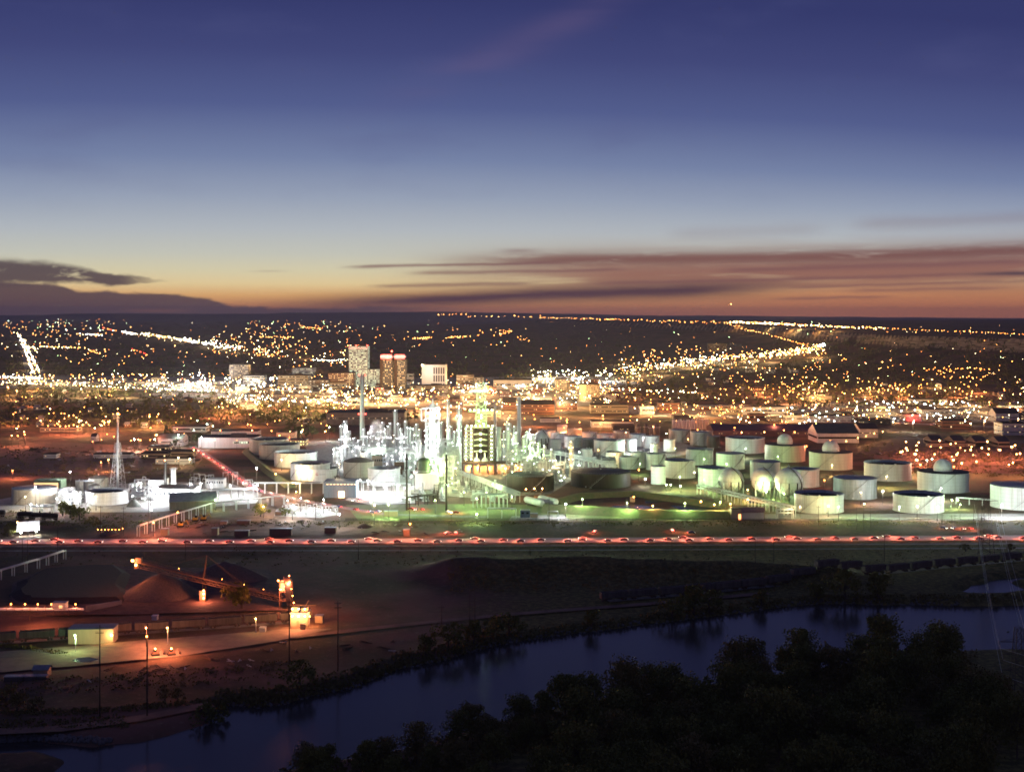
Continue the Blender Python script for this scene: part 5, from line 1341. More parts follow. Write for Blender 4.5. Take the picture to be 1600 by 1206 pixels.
low_rise(50, (0, 520), (612, 672), (6, 9), (3.5, 5), (tan_clad, white_clad, brick), 'small gabled house in the dark tree filled western streets', 'houses of the west side', fl=(1, 1), wm2=(W_WRM,), gable=2.6, name='house', depth=(8, 10))
low_rise(40, (960, 1600), (595, 636), (5, 8), (3, 4.5), (tan_clad, white_clad, brick), 'small gabled house among trees on the east side', 'houses of the east side', fl=(1, 1), wm2=(W_WRM,), gable=2.6, name='house', depth=(8, 10))
# street lamps, the nearest ones as things, the far ones together
def lamp_mesh(k, h, r):
    key = 'sl%s%.1f%.2f' % (k, h, r)
    if key not in MATS:
        b = MB(); b.bar((0, 0, 0), (0, 0, h), .12, 5, 1); b.bar((0, 0, h - .3), (0, -1.2, h), .08, 4, 1); ico(b, 0, -1.3, h, r, 0); MATS[key] = b.mesh('street_lamp', [BULB[k], dark_steel])
    return MATS[key]
pts = []
def blob(cx, cy_, rx, ry, n, ks, s=1.0):
    for _ in range(n):
        a, q = rnd.uniform(0, 2 * PI), math.sqrt(rnd.random()); pts.append((cx + rx * q * math.cos(a), cy_ + ry * q * math.sin(a), rnd.choice(ks), s * rnd.choice((.6, .8, 1, 1, 1.25))))
def rect(x0, x1, y0, y1, n, ks, s=1.0):
    for _ in range(n): pts.append((rnd.uniform(x0, x1), rnd.uniform(y0, y1), rnd.choice(ks), s * rnd.choice((.6, .8, 1, 1, 1.25))))
def line(x0, y0, x1, y1, n, ks, j=1.0, s=1.0):
    for q in range(n):
        f = (q + rnd.random()) / n; pts.append((x0 + (x1 - x0) * f + rnd.gauss(0, j), y0 + (y1 - y0) * f + rnd.gauss(0, j * .6), rnd.choice(ks), s * rnd.choice((.7, .9, 1, 1.2))))
line(28, 520, 53, 584, 60, 'WWCA', 1.2, 1.1); line(36, 530, 62, 582, 55, 'WWAC', 1.2, 1.0); line(38, 540, 60, 548, 16, 'WA', 3)
rect(0, 110, 500, 545, 60, 'SSAWM', .8); line(60, 542, 125, 543, 26, 'SAW', 1, 1.0); line(120, 543, 160, 552, 12, 'SA', 1.5, 1)
rect(55, 180, 498, 518, 46, 'SAGM', .7); line(160, 512, 182, 517, 14, 'SR', .4); line(190, 518, 214, 522, 22, 'CWW', 1.2, 1.1); line(120, 521, 160, 524, 18, 'ACW', .8)
line(220, 521, 300, 533, 70, 'WWA', 2.2, 1.0); line(280, 530, 378, 545, 85, 'WWC', 3.0, 1.1); line(205, 545, 228, 553, 8, 'SR', .6, .9)
rect(100, 300, 520, 570, 34, 'SSA', .9); rect(330, 450, 520, 556, 80, 'SAW', .85); rect(380, 560, 500, 520, 60, 'SSAG', .7); line(404, 526, 460, 527, 24, 'SA', 1, .9); line(470, 511, 505, 513, 20, 'SA', .8, .8)
rect(395, 545, 530, 575, 56, 'SAW', .9); line(490, 563, 545, 562, 26, 'WM', 1, .9); line(400, 545, 425, 556, 26, 'WA', 2.5, .9)
line(0, 592, 340, 605, 30, 'SWW', 3, 1.0); rect(0, 340, 582, 600, 110, 'WAASC', .95); line(0, 588, 60, 591, 34, 'CWW', 1.6, 1.1); line(0, 597, 330, 611, 60, 'WWA', .6, .8)
rect(0, 340, 603, 662, 44, 'SSA', 1.0); rect(60, 180, 655, 668, 22, 'SA', 1.1); rect(240, 340, 596, 612, 30, 'WWMC', 1.0)
rect(340, 545, 585, 636, 150, 'WAAACMS', 1.0); line(345, 622, 540, 628, 40, 'WC', 3, 1.1); rect(350, 420, 590, 605, 30, 'CWW', 1.1); rect(340, 530, 636, 676, 16, 'SA', 1.1)
rect(520, 660, 606, 640, 80, 'WASAS', 1.0); rect(640, 960, 595, 632, 150, 'WAASCA', 1.0); rect(830, 960, 578, 600, 90, 'WWCM', 1.0); rect(700, 770, 600, 612, 20, 'WC', 1.0)
line(690, 636, 790, 645, 14, 'A', 2, 1.3); rect(640, 900, 640, 668, 26, 'AS', 1.2)
rect(540, 720, 508, 545, 34, 'SSA', .8); line(644, 529, 676, 527, 20, 'SA', .8, 1.0); line(695, 528, 735, 525, 24, 'SA', 1, 1.0); rect(740, 830, 510, 540, 26, 'SSA', .9); line(775, 524, 800, 517, 12, 'SA', 1.5, 1.1); rect(790, 1120, 520, 570, 26, 'SSA', .9)
line(680, 491.5, 728, 490.5, 8, 'SA', .5, 1.2); line(728, 494, 850, 495, 18, 'SA', 1.5, 1.0); line(840, 496, 960, 499, 34, 'SA', .8, .9); line(940, 498, 1140, 505, 48, 'SSA', 2.0, 1.0); line(1140, 503, 1240, 507, 80, 'WWAS', 1.3, 1.25); line(1230, 507, 1380, 513, 80, 'WAS', 1.6, 1.05); line(1380, 513, 1600, 522, 40, 'SA', .6, .8)
line(1140, 507, 1236, 532, 36, 'SA', .5, .8); line(1236, 532, 1262, 540, 14, 'S', 1.5, 1.0)
line(960, 577, 1130, 560, 150, 'WAACMS', 8, .95); line(1100, 563, 1285, 545, 150, 'WAAS', 4.5, 1.0); line(1190, 555, 1282, 541, 70, 'WA', 4, 1.0); line(1276, 540, 1290, 538, 12, 'CM', 1.0, 1.2); rect(1000, 1200, 540, 580, 40, 'SA', 1.0)
rect(960, 1330, 582, 640, 85, 'SSSA', 1.15); line(965, 609, 1090, 612, 18, 'WM', 2, 1.1); rect(1240, 1420, 545, 600, 34, 'SSA', 1.0); line(1444, 577, 1550, 575, 20, 'S', 2, .9); rect(1450, 1550, 574, 592, 26, 'SA', 1.0); rect(1380, 1600, 515, 570, 8, 'SA', .7)
rect(1180, 1420, 598, 628, 52, 'SSA', 1.2); line(1380, 607, 1600, 618, 30, 'SA', 6, 1.2); line(1340, 628, 1530, 632, 30, 'WCCW', 3, 1.3); rect(1150, 1600, 634, 662, 110, 'WWCAM', 1.15); rect(1040, 1180, 635, 655, 22, 'AS', 1.2)
rect(1405, 1600, 688, 726, 44, 'A', 1.35); rect(960, 1340, 655, 678, 24, 'SA', 1.2); rect(1180, 1280, 674, 682, 10, 'S', 1.3)
rect(0, 240, 634, 690, 30, 'SSAW', 1.1); rect(240, 500, 655, 690, 24, 'SAM', 1.1)
rect(0, 1600, 500, 600, 260, 'SSAWG', .5); rect(340, 1000, 584, 628, 150, 'SAWA', .55); rect(1000, 1600, 596, 660, 60, 'SA', .55); rect(345, 700, 590, 634, 120, 'WWAAWC', .9); rect(700, 960, 592, 632, 110, 'WWAAC', .9); rect(0, 345, 584, 604, 80, 'AAWS', .9); rect(960, 1600, 600, 660, 80, 'SAAW', .95); rect(960, 1290, 545, 592, 120, 'SAAW', .8); rect(0, 560, 500, 560, 110, 'SSAW', .7); rect(1240, 1600, 560, 610, 40, 'SA', .9)
pts.sort(key=lambda p: -p[1])
ZONES = [(lambda x, y: x > 1365 and y > 682, 'street lamp in the dotted field of lamps beyond the ball topped tanks', 'lamps dotted over the field'),
         (lambda x, y: x > 960 and y > 630, 'street lamp among the low warehouses of the east side', 'street lamps of the eastern warehouses'),
         (lambda x, y: x > 960, 'street lamp among dark trees on the east side', 'street lamps of the east side trees'),
         (lambda x, y: x > 520, 'street lamp at the foot of the downtown towers', 'downtown street lamps'),
         (lambda x, y: x > 340, 'street lamp in the glittering blocks west of downtown', 'street lamps west of downtown'),
         (lambda x, y: True, 'street lamp among dark trees and houses on the west side', 'street lamps of the west side')]
KW = {'S': 'orange', 'A': 'amber', 'W': 'warm white', 'C': 'cool white', 'M': 'pale green', 'G': 'green', 'R': 'red'}
far = {}; cnt = 0
near_hidden = lambda x, y: (520 < x < 880 and y > 655) or (880 < x < 1340 and y > 676) or (300 < x < 520 and y > 690)
PW = {'S': 40000, 'A': 40000, 'W': 60000, 'C': 60000, 'M': 45000, 'G': 30000, 'R': 10000}
for px, py, k, s in pts:
    if near_hidden(px, py): continue
    hL = 11 if py > 600 else 9
    x, y, z = place(px, py, hL)
    if cnt < 150:
        r = .42 * s * max(1.0, y / 1400.0)  # globe grows with distance, lamp bloom put into its size
        zn = next(q for q in ZONES if q[0](px, py))
        o = put('street_lamp', lamp_mesh(k, hL, round(r / .12) * .12), None, (x, y, z))
        tag(o, KW[k] + ' ' + zn[1], 'lamp', KW[k] + ' ' + zn[2])
        l = glow(o, (0, -1.3, hL), 'D' if k in 'SA' and py > 655 else k, PW[k] * (1.0 if s >= 1 else .6) * (.45 if py > 655 else 1), round(r / .12) * .12 + .15); cnt += 1
    else: far.setdefault(k, []).append((x, y, z + hL, .40 * s * y / F + .10))  # far globes widened too, bloom put into their size
b = MB(); ks = sorted(far)
for i, k in enumerate(ks):
    for x, y, z, r in far[k]: ico(b, x, y, z, r, i)
stuff(b.build('street_lights', [BULB[k] for k in ks]), 'countless far street and house lights across the city, slopes and rimrock', 'city lights')
# tall mast lamps added to lay a glow over the city districts
rm_ = random.Random(3); ADDED_MASTS = []
for x0, x1, y0, y1, n, ks, P in ((345, 960, 597, 638, 60, 'WAAWS', 1.9e5), (0, 340, 585, 610, 26, 'WAWC', 2.6e5), (1000, 1600, 626, 646, 22, 'AWAA', 1.1e5), (960, 1600, 592, 630, 24, 'AS', 2.6e5), (0, 520, 608, 656, 16, 'SA', 1.0e5), (640, 960, 642, 670, 10, 'AS', 7e4), (960, 1290, 0, 0, 22, 'WWA', 3.2e5), (30, 55, 0, 1, 6, 'W', 3e5), (225, 380, 0, 2, 8, 'W', 5e5), (1140, 1340, 0, 3, 6, 'WA', 5e5), (840, 960, 578, 590, 8, 'WC', 2.4e5), (400, 545, 535, 575, 8, 'A', 2e5)):
    for q in range(n):
        f = (q + rm_.random()) / n; px = x0 + (x1 - x0) * (f if y0 == 0 else rm_.random())
        if (y0, y1) == (0, 0): py = 577 - (px - 960) * .10 + rm_.gauss(0, 5)
        elif (y0, y1) == (0, 1): px = 29 + 26 * f; py = 520 + 64 * f
        elif (y0, y1) == (0, 2): py = 521 + 25 * f
        elif (y0, y1) == (0, 3): py = 504 + 8 * f
        else: py = rm_.uniform(y0, y1)
        if 535 < px < 705 and 585 < py < 611: py += 22
        ADDED_MASTS.append((px, py, rm_.choice(ks), P * rm_.uniform(.6, 1.4)))
for px, py, k, P in ADDED_MASTS:
    x, y, z = place(px, py, 14); rr = round(.46 * y / F / .12) * .12 + .12; o = put('street_lamp', lamp_mesh(k, 14, rr), None, (x, y, z))
    tag(o, 'tall ' + KW[k] + ' mast lamp added to brighten a city district', 'lamp', 'tall ' + KW[k] + ' mast lamps added for district glow'); glow(o, (0, -1.3, 14), k, round(P / 2e4) * 2e4, rr + .15)

import bmesh
# ---------------------------------------------------------------- traffic
def car_body(m):
    b = MB()
    prof = [(-2.2, .35), (-2.25, .8), (-1.9, .95), (-1.35, 1.0), (-.8, 1.42), (.7, 1.45), (1.25, 1.0), (2.1, .85), (2.25, .6), (2.2, .35)]
    n = len(prof)
    for s in (-.85, .85): b.v += [(x, s * (.86 if z > 1.2 else 1), z) for x, z in prof]
    b.f.append(tuple(range(n))); b.f.append(tuple(range(2 * n - 1, n - 1, -1))); b.m += [0, 0]; b.sm += [False, False]
    for k in range(n): l = (k + 1) % n; b.f.append((k, n + k, n + l, l)); b.m.append(0); b.sm.append(False)
    return b.mesh('body', m)
def make_car(m, name='car'):
    t = thing(name, 'x', 'car')
    put('body', car_body(m), t)
    b = MB(); b.box(-.05, 0, 1.04, 1.75, 1.62, .3); b.build('window', glass_dark, t)
    for x in (-1.35, 1.35):
        for y in (-.8, .8):
            b = MB(); b.bar((x, y - .1, .33), (x, y + .1, .33), .33, 10); b.build('wheel', rubber, t)
    for y in (-.6, .6):
        b = MB(); b.box(-2.26, y, .6, .08, .4, .18); b.build('tail_lamp', em('tail_lamp_red', (1, .06, .04), 12, False), t)
        b = MB(); b.box(2.24, y, .55, .08, .36, .18); b.build('headlight', em('headlight_white', (1, .9, .7), 14, False), t)
    return t
cars = [make_car(mat('car_paint_' + n, c, .35, .1, 1)) for n, c in (('silver', (.4, .4, .42)), ('dark_blue', (.04, .06, .14)), ('white', (.7, .7, .7)), ('maroon', (.2, .03, .03)), ('dusty_rose', (.42, .2, .17)))]
used = [False] * 5
def put_car(x, y, rz, label, group, z=.1, tail=0, head=0, dark=False):
    i = 4 if dark else rnd.randrange(4)
    if used[i]: o = dup(cars[i], (x, y, z), rz, label, group)
    else: o = cars[i]; used[i] = True; o.location = (x, y, z); o.rotation_euler = (0, 0, rz); o['label'] = label; o['group'] = group
    if tail: glow(o, (-2.4, 0, 3.0), 'T', tail, .6, 168)  # unseen overhead spot added to redden road and roof, above the tail lamps
    if head: glow(o, (5.0, 0, 1.4), 'W', head, .4, 158)
    return o
hx_ = [p[0] for p in hw]; hy_ = [p[1] for p in hw]
x = -330.0; q = 0
while x < 345:
    xx = x + rnd.uniform(-2, 2); lane = (-4.8, -1.6)[q % 2]
    put_car(xx, float(np.interp(xx, hx_, hy_)) + lane, 0, 'car with glowing red tail lamps in the long line of highway traffic', 'highway traffic with red tail lamps', .105, 2600, dark=True)
    if q % 5 == 0: put_car(xx + 9, float(np.interp(xx + 9, hx_, hy_)) + 3.6, PI, 'car with lit headlamps on the far lane of the highway', 'oncoming cars on the highway', .105, 0, 300, dark=True)
    x += 12.0; q += 1
P_ = [Vector(G(a, c)) for a, c in ((303, 699), (345, 727), (402, 766), (470, 782), (600, 803.5))]
for i in range(len(P_) - 1):
    d = P_[i + 1] - P_[i]; n = max(1, int(d.length / 15)); a = math.atan2(d.y, d.x)
    for k in range(n):
        p = P_[i] + d * (k + .5) / n
        put_car(p.x + 1.8 * math.sin(a), p.y - 1.8 * math.cos(a), a + PI, 'car with red tail lamps on the slanting refinery road', 'cars on the refinery road', .1, 3000)
P_ = [Vector(G(a, c)) for a, c in ((950, 645), (1200, 653.5), (1640, 670))]
for i in range(2):
    d = P_[i + 1] - P_[i]; n = int(d.length / 34)
    for k in range(n): p = P_[i] + d * (k + .5) / n; put_car(p.x, p.y, math.atan2(d.y, d.x), 'car with lit lamps on the long bright viaduct road', 'cars on the viaduct road', .09, 900, 4000)
for px, py in ((642, 796), (650, 797), (660, 797), (580, 800), (590, 800), (700, 801), (712, 802), (555, 783), (562, 781), (1050, 830), (1080, 833), (1475, 826), (1490, 826), (1505, 827), (1515, 827), (700, 834), (712, 834), (930, 832)):
    p = G(px, py); put_car(p[0], p[1], rnd.uniform(0, 6), 'parked car without lights on the refinery forecourt', 'parked cars at the refinery front', .09)
# ---------------------------------------------------------------- poles and the power line
def wood_pole(px, yt, yb, label, group=None, m=wood, arms=1, name='utility_pole', rr=.17):
    x, y, z = place(px, yb, 0); h = (yb - yt) * y / F
    t = thing(name, label, 'pole', (x, y, z), 0, group)
    b = MB(); b.cyl(0, 0, -.4, rr, h + .4, 8, r1=rr * .65); b.build('pole', m, t)
    for k in range(arms):
        b = MB(); b.box(0, -rr, h - 1.0 - 1.6 * k, 2.6, .14, .16)
        for s in (-1.2, -.6, .6, 1.2): b.cyl(s, -rr, h - .86 - 1.6 * k, .05, .3, 5)
        b.build('crossarm', m, t)
    return t
t = wood_pole(635.5, 709, 797, 'thick black pole with boxes on it, western one of the twin poles', m=dark_steel, rr=.75, arms=0); h_ = 88 * t.location[1] / F
for q in (h_ - 4, h_ - 10): b = MB(); b.cyl(0, 0, q, .95, .9, 8); b.build('collar', dark_steel, t)
t = wood_pole(697.5, 710, 798, 'thick black pole with collars on it, eastern one of the twin poles', m=dark_steel, rr=.75, arms=0)
for q in (h_ - 4, h_ - 10): b = MB(); b.cyl(0, 0, q, .95, .9, 8); b.build('collar', dark_steel, t)
UP = 'thin dark utility pole along the refinery front'
for px, yt, yb in ((1279, 790, 822), (1338, 786, 828), (1349, 788, 828), (1360, 788, 829), (1472, 802, 820), (1487, 804, 822), (1492, 804, 822), (1521, 776, 820), (1528, 772, 822), (1534, 770, 822), (858, 778, 818), (640, 785, 815), (493, 780, 812), (298, 760, 785), (372, 738, 778), (382, 732, 780), (157, 790, 838), (193, 792, 837), (232, 768, 834), (127, 788, 806)):
    wood_pole(px, yt, yb, UP, 'utility poles along the refinery front')
for px, yt, yb in ((35, 843, 880), (43, 843, 880), (90, 823, 862), (290, 843, 876), (560, 843, 874), (1209, 838, 878), (1382, 834, 877), (1050, 842, 880), (1180, 842, 880)):
    wood_pole(px, yt, yb, 'dark utility pole beside the highway and railway beds', 'poles beside the highway', arms=0)
for px, yt, yb, l in ((156, 976, 1118, 'tall slim steel pole with crossarms on the river flat, westernmost of four'), (230, 974, 1120, 'tall slim steel pole with a red lamp near its top on the river flat'), (452, 936, 1048, 'tall steel pole just below the glowing loadout'), (528, 938, 1048, 'tall steel pole with three curved insulators right of the loadout')):
    t = wood_pole(px, yt, yb, l, None, dark_steel, 2, 'power_pole', .26); hh2 = (yb - yt) * t.location[1] / F
    if px == 230: put('lamp', bulb_mesh('S', .3), t, (0, -.5, hh2 - 4)); glow(t, (0, -.5, hh2 - 4), 'S', 900, .45)
for px, yt, yb in ((734, 905, 975), (742, 912, 975), (690, 945, 975)): wood_pole(px, yt, yb, 'faint dark pole on the open slope above the river road', 'faint poles above the river road')
def lattice(x, y, z, h, w0, w1, arms, label, m=dark_steel, name='lattice_tower', cat='pylon', k=9):
    t = thing(name, label, cat, (x, y, z)); b = MB()
    for sx in (-1, 1):
        for sy in (-1, 1): b.bar((sx * w0 / 2, sy * w0 / 2, -.3), (sx * w1 / 2, sy * w1 / 2, h), .13, 4)
    for j in range(k):
        a, c = h * j / k, h * (j + 1) / k; wa, wc = w0 + (w1 - w0) * j / k, w0 + (w1 - w0) * (j + 1) / k
        for s in (-1, 1):
            b.bar((-wa / 2, s * wa / 2, a), (wc / 2, s * wc / 2, c), .08, 3); b.bar((wa / 2, s * wa / 2, a), (-wc / 2, s * wc / 2, c), .08, 3)
            b.bar((s * wa / 2, -wa / 2, a), (s * wc / 2, wc / 2, c), .08, 3); b.bar((-wc / 2, s * wc / 2, c), (wc / 2, s * wc / 2, c), .07, 3)
    b.build('frame', m, t)
    for az_, la in arms:
        b = MB()
        for s in (-1, 1):
            b.bar((s * w1 * .5, -w1 / 2, az_), (s * la, 0, az_), .09, 4); b.bar((s * w1 * .5, w1 / 2, az_), (s * la, 0, az_), .09, 4); b.bar((s * w1 * .5, 0, az_ + 1.2), (s * la, 0, az_), .07, 4)
            b.bar((s * la, 0, az_), (s * la, 0, az_ - 1.9), .07, 5)
        b.build('crossarm', m, t)
    return t
xa, ya = 406 * .395 + .4, 406.0
za = terr(xa, ya); zt_ = H - 490 * ya / F
A_ = [(zt_ - za - 4.5, 6.2), (zt_ - za - 8.4, 5.0), (zt_ - za - 13.4, 5.2)]
lattice(xa, ya, za, zt_ - za, 6.0, 2.0, A_, 'steel lattice pylon standing in the trees by the near river bank')
xb, yb_, zb_ = place(1541, 876, 0)
B_ = [(31.5, 6.2), (27.0, 5.0), (22.5, 5.2)]
lattice(xb, yb_, zb_, 34.5, 7.0, 2.0, B_, 'steel lattice pylon between the highway and the dazzling east tank')
i = 0
for (za1, la1), (zb1, lb1) in zip(A_, B_):
    for s in (-1, 1):
        b = MB(); p0 = Vector((xa + s * la1, ya, za + za1 - 1.9)); p1 = Vector((xb + s * lb1, yb_, zb_ + zb1 - 1.9)); pp = []
        for k in range(25):
            f = k / 24.0; q = p0.lerp(p1, f); q.z -= 8.0 * 4 * f * (1 - f) * .55; pp.append(tuple(q))
        b.path(pp, .05, 4); tag(b.build('power_line', steel), 'thin power line sagging over the river between the two lattice pylons', 'power line', 'power lines over the river')
        b = MB(); p2 = Vector((xa + s * la1 + 34, ya - 130, 36 + za1 - 22)); pp = []
        for k in range(17):
            f = k / 16.0; q = p0.lerp(p2, f); q.z -= 4.0 * 4 * f * (1 - f) * .5; pp.append(tuple(q))
        b.path(pp, .05, 4); tag(b.build('power_line', steel), 'power line dropping from the near pylon out over the trees', 'power line', 'power lines above the trees')
# lit mast of the western plant
xm, ym = G(184, 763); hm = (763 - 648) * ym / F
t = lattice(xm, ym, 0, hm * .62, 9.5, 3.0, [], 'tall white lattice mast with an orange lamp at its tip', white_steel, 'lattice_mast', 'mast', 8)
b = MB(); b.cyl(0, 0, 0, 1.0, hm, 12, r1=.7); b.build('mast_tube', white_steel, t); put('lamp', bulb_mesh('S', .8), t, (0, 0, hm + .8)); glow(t, (0, 0, hm + .8), 'S', 9000, .95)
for z in (.2, .45): glow(t, (-14, -16, hm * z), 'C', 9000)
# ---------------------------------------------------------------- coal yard
def cone_pile(cx, py_base, wpx, py_top, m, label, sq=1.0, n=40):
    Yf = F * H / (py_base - HZ); s = wpx / 2.0 / F; r = s * Yf / (1 - s); Y = Yf + r * sq; x = (cx - 800) * Y / F; h = H - (py_top - HZ) * Y / F
    b = MB(); pr = []
    for k in range(10): f = k / 9.0; pr.append((r * (1 - f) ** .93 + .05, h * f * (1.0 - .10 * (f > .85)) - (.3 if k == 0 else 0)))
    b.lathe(0, 0, pr, n)
    b.v = [(a * (1 + .05 * math.sin(5 * math.atan2(c, a) + 1) + .03 * math.sin(11 * math.atan2(c, a))), c * sq * (1 + .04 * math.sin(7 * math.atan2(c, a))), z) for a, c, z in b.v]
    return tag(b.build('coal_pile', m, None, (x, Y, .5)), label, 'coal pile')
coke = mat('crushed_coke', (.15, .115, .095), .95, .4, 1.2, bump=.5)
cone_pile(251, 944, 122, 893, coke, 'steep cone of crushed coke under the stacker head')
cone_pile(352, 914, 128, 875, coke, 'low dark ridge of coke behind the stacker conveyor', .55)
cone_pile(170, 838, 30, 829, coke, 'small dark heap by the track west of the pipe bridge')
cone_pile(569, 826, 22, 818, mat('brown_spoil', (.12, .08, .06), .95, .3, .6), 'small brown spoil heap by the work site')
cone_pile(209, 793, 22, 778, mat('grey_spoil', (.16, .16, .14), .95, .3, .6), 'grey loose heap beside the broad pale tank')
def flat_pile(px, h, m, label):
    P = [Vector(q) for q in poly_px(px)]; c = sum(P, Vector((0, 0))) / len(P); b = MB(); n = len(P) * 4; base = []
    for i in range(len(P)):
        for k in range(4): base.append(P[i].lerp(P[(i + 1) % len(P)], k / 4.0) + Vector((rnd.gauss(0, .7), rnd.gauss(0, .7))))
    top = [q + (c - q).normalized() * min(6.0, (c - q).length * .4) for q in base]; zt = [h] * n
    for i in range(n):
        l = (i + 1) % n; b.quad((base[i].x, base[i].y, .3), (base[l].x, base[l].y, .3), (top[l].x, top[l].y, zt[l]), (top[i].x, top[i].y, zt[i])); b.quad((top[i].x, top[i].y, zt[i]), (top[l].x, top[l].y, zt[l]), (c.x, c.y, h))
    me = b.mesh('coal_pile', m); bm = bmesh.new(); bm.from_mesh(me); bmesh.ops.remove_doubles(bm, verts=bm.verts, dist=.01); bmesh.ops.recalc_face_normals(bm, faces=bm.faces); bm.to_mesh(me); bm.free()
    return tag(put('coal_pile', me), label, 'coal pile')
flat_pile([(16, 936), (22, 912), (66, 893), (130, 887), (188, 886), (205, 900), (196, 944), (120, 947), (40, 946)], 2.6, mat('dark_coal', (.035, .026, .024), .95, .4, 1.0, bump=.5), 'broad flat topped heap of black coal west of the coke cone')
def truss_conveyor(name, p0, p1, w, label, m=rust_steel, legs=(), lamps=0, k='S', deck=rust_steel):
    t = thing(name, label, 'conveyor', (p0[0], p0[1], 0)); P = Vector((0, 0, p0[2])); Q = Vector((p1[0] - p0[0], p1[1] - p0[1], p1[2]))
    b = MB(); b.beam(P, Q, w, .5); b.build('belt_gallery', deck, t)
    d = Q - P; nrm = Vector((-d.y, d.x, 0)).normalized(); n = max(4, int(d.length / 3.0)); b = MB(); D = 2.6
    for s in (-1, 1):
        o = nrm * (s * w / 2)
        b.bar(P + o - Vector((0, 0, D)), Q + o - Vector((0, 0, D * .8)), .14, 4); b.bar(P + o + Vector((0, 0, .9)), Q + o + Vector((0, 0, .9)), .05, 4)
        for j in range(n):
            a = P + d * (j / n) + o; c = P + d * ((j + 1) / n) + o
            b.bar(a - Vector((0, 0, .4)), c - Vector((0, 0, D)) if j % 2 else c - Vector((0, 0, D * .95)), .09, 4); b.bar(a - Vector((0, 0, D)), a + Vector((0, 0, .9)), .07, 4)
    b.build('truss', m, t)
    for f in legs:
        q = P + d * f; b = MB()
        for s in (-1, 1): b.bar((q.x + nrm.x * s * 2.2, q.y + nrm.y * s * 2.2, 0), (q.x + nrm.x * s * .8, q.y + nrm.y * s * .8, q.z - D + .2), .28, 6)
        b.bar((q.x + nrm.x * 1.6, q.y + nrm.y * 1.6, q.z * .35), (q.x - nrm.x * 1.6, q.y - nrm.y * 1.6, q.z * .35), .15, 4); b.bar((q.x + nrm.x * 2.1, q.y + nrm.y * 2.1, .2), (q.x - nrm.x * 1.2, q.y - nrm.y * 1.2, q.z * .6), .12, 4)
        b.build('leg', m, t)
    for j in range(lamps):
        q = P + d * ((j + .5) / lamps); b = MB(); b.bar(q + nrm * (w / 2), q + nrm * (w / 2) + Vector((0, 0, 2.2)), .06, 4); b.build('lamp_post', m, t); put('lamp', bulb_mesh(k, .28), t, tuple(q + nrm * (w / 2) + Vector((0, 0, 2.3))))
    return t
p0, p1 = (-172.5, 590, 16.0), (-101.7, 566, 5.0)
st = truss_conveyor('stacker_conveyor', p0, p1, 2.6, 'long rust brown stacker conveyor rising to a flaring lamp over the coke cone', legs=(.47,))
L_ = Vector((p1[0] - p0[0], p1[1] - p0[1], 0)); mid = L_ * .47; zm = p0[2] + (p1[2] - p0[2]) * .47
b = MB(); b.bar((mid.x, mid.y - 1.4, zm), (mid.x + 1.2, mid.y, zm + 10), .22, 5); b.bar((mid.x, mid.y + 1.4, zm), (mid.x + 1.2, mid.y, zm + 10), .22, 5); b.build('mast', rust_steel, st)
for f, dz_ in ((.2, .9), (.72, .9), (.75, .9)):
    q = L_ * f; b = MB(); b.bar((mid.x + 1.2, mid.y, zm + 10), (q.x, q.y, p0[2] + (p1[2] - p0[2]) * f + dz_), .07, 4); b.build('stay_cable', rust_steel, st)
b = MB(); b.box(.6, 0, 15.6, 2.6, 2.6, 2.0); b.box(-.6, 0, 12.6, 1.4, 1.6, 3.0); b.bar((3, 0, 18), (3, 0, 20), .1, 4); b.build('head_house', rust_steel, st)
put('lamp', bulb_mesh('S', .75), st, (-1.8, -2.0, 16.6)); put('lamp', bulb_mesh('A', .5), st, (-.2, -2.2, 14.6)); glow(st, (-1.8, -2.0, 16.6), 'D', 19000, .9)
for dz_ in (2.2, 4.2, 5.6): put('lamp', bulb_mesh('S', .42), st, (mid.x + .6, mid.y - 3.4, dz_))
b = MB(); b.box(mid.x, mid.y - 2.4, 0, 2.6, 1.6, 5.5); b.build('drive_house', rust_steel, st)
glow(st, (mid.x + 1, mid.y - 5.5, 4.0), 'D', 9000, .4)
for f in (.3, .6, .75, .88): q = L_ * f; put('lamp', bulb_mesh('S', .16), st, (q.x, q.y - 1.5, p0[2] + (p1[2] - p0[2]) * f + 1.6))
# transfer tower, feeder and loadout
xt_, yt_ = G(438, 962)
t = thing('transfer_tower', 'glowing transfer tower where the stacker meets the steep feeder', 'tower', (xt_, yt_ + 14, 0))
b = MB()
for sx in (-1, 1):
    for sy in (-1, 1): b.box(sx * 2.4, sy * 2.4, 0, .4, .4, 12)
for z in (4, 8, 12): b.box(0, 0, z - .3, 5.4, 5.4, .3)
b.build('frame', rust_steel, t); b = MB(); b.box(0, 0, 8.2, 4.2, 4.2, 4.6); b.build('chute_house', tan_clad, t)
for a, c, z in ((-2, -3.0, 9), (1.5, -3.0, 11.5), (-3, -2.5, 12.8), (2.4, -2.9, 7)): put('lamp', bulb_mesh('S', .42), t, (a, c, z))
glow(t, (0, -5.5, 11), 'D', 9500, .4)
xl, yl = G(467, 979)
fd = truss_conveyor('feeder_conveyor', (xt_, yt_ + 14, 13.5), (xl - 3.5, yl + 3, 5.5), 2.2, 'short steep feeder conveyor with flaring lamps dropping to the loadout', lamps=5)
for q, (a, z) in enumerate(((1, 13), (2.2, 10.5), (3.4, 8.3))): glow(fd, (a + 1, -5 - 2 * q, z), 'D', 7000, .4)
t = thing('coal_loadout', 'blazing cream loadout house with six lamps and a cluttered roof', 'loadout', (xl, yl, 0))
b = MB(); b.box(0, 3.5, 0, 7, 7, 5.2); b.build('wall', cream_clad, t); b = MB(); b.box(0, 3.5, 5.4, 7.6, 7.6, .3); b.build('deck', steel, t)
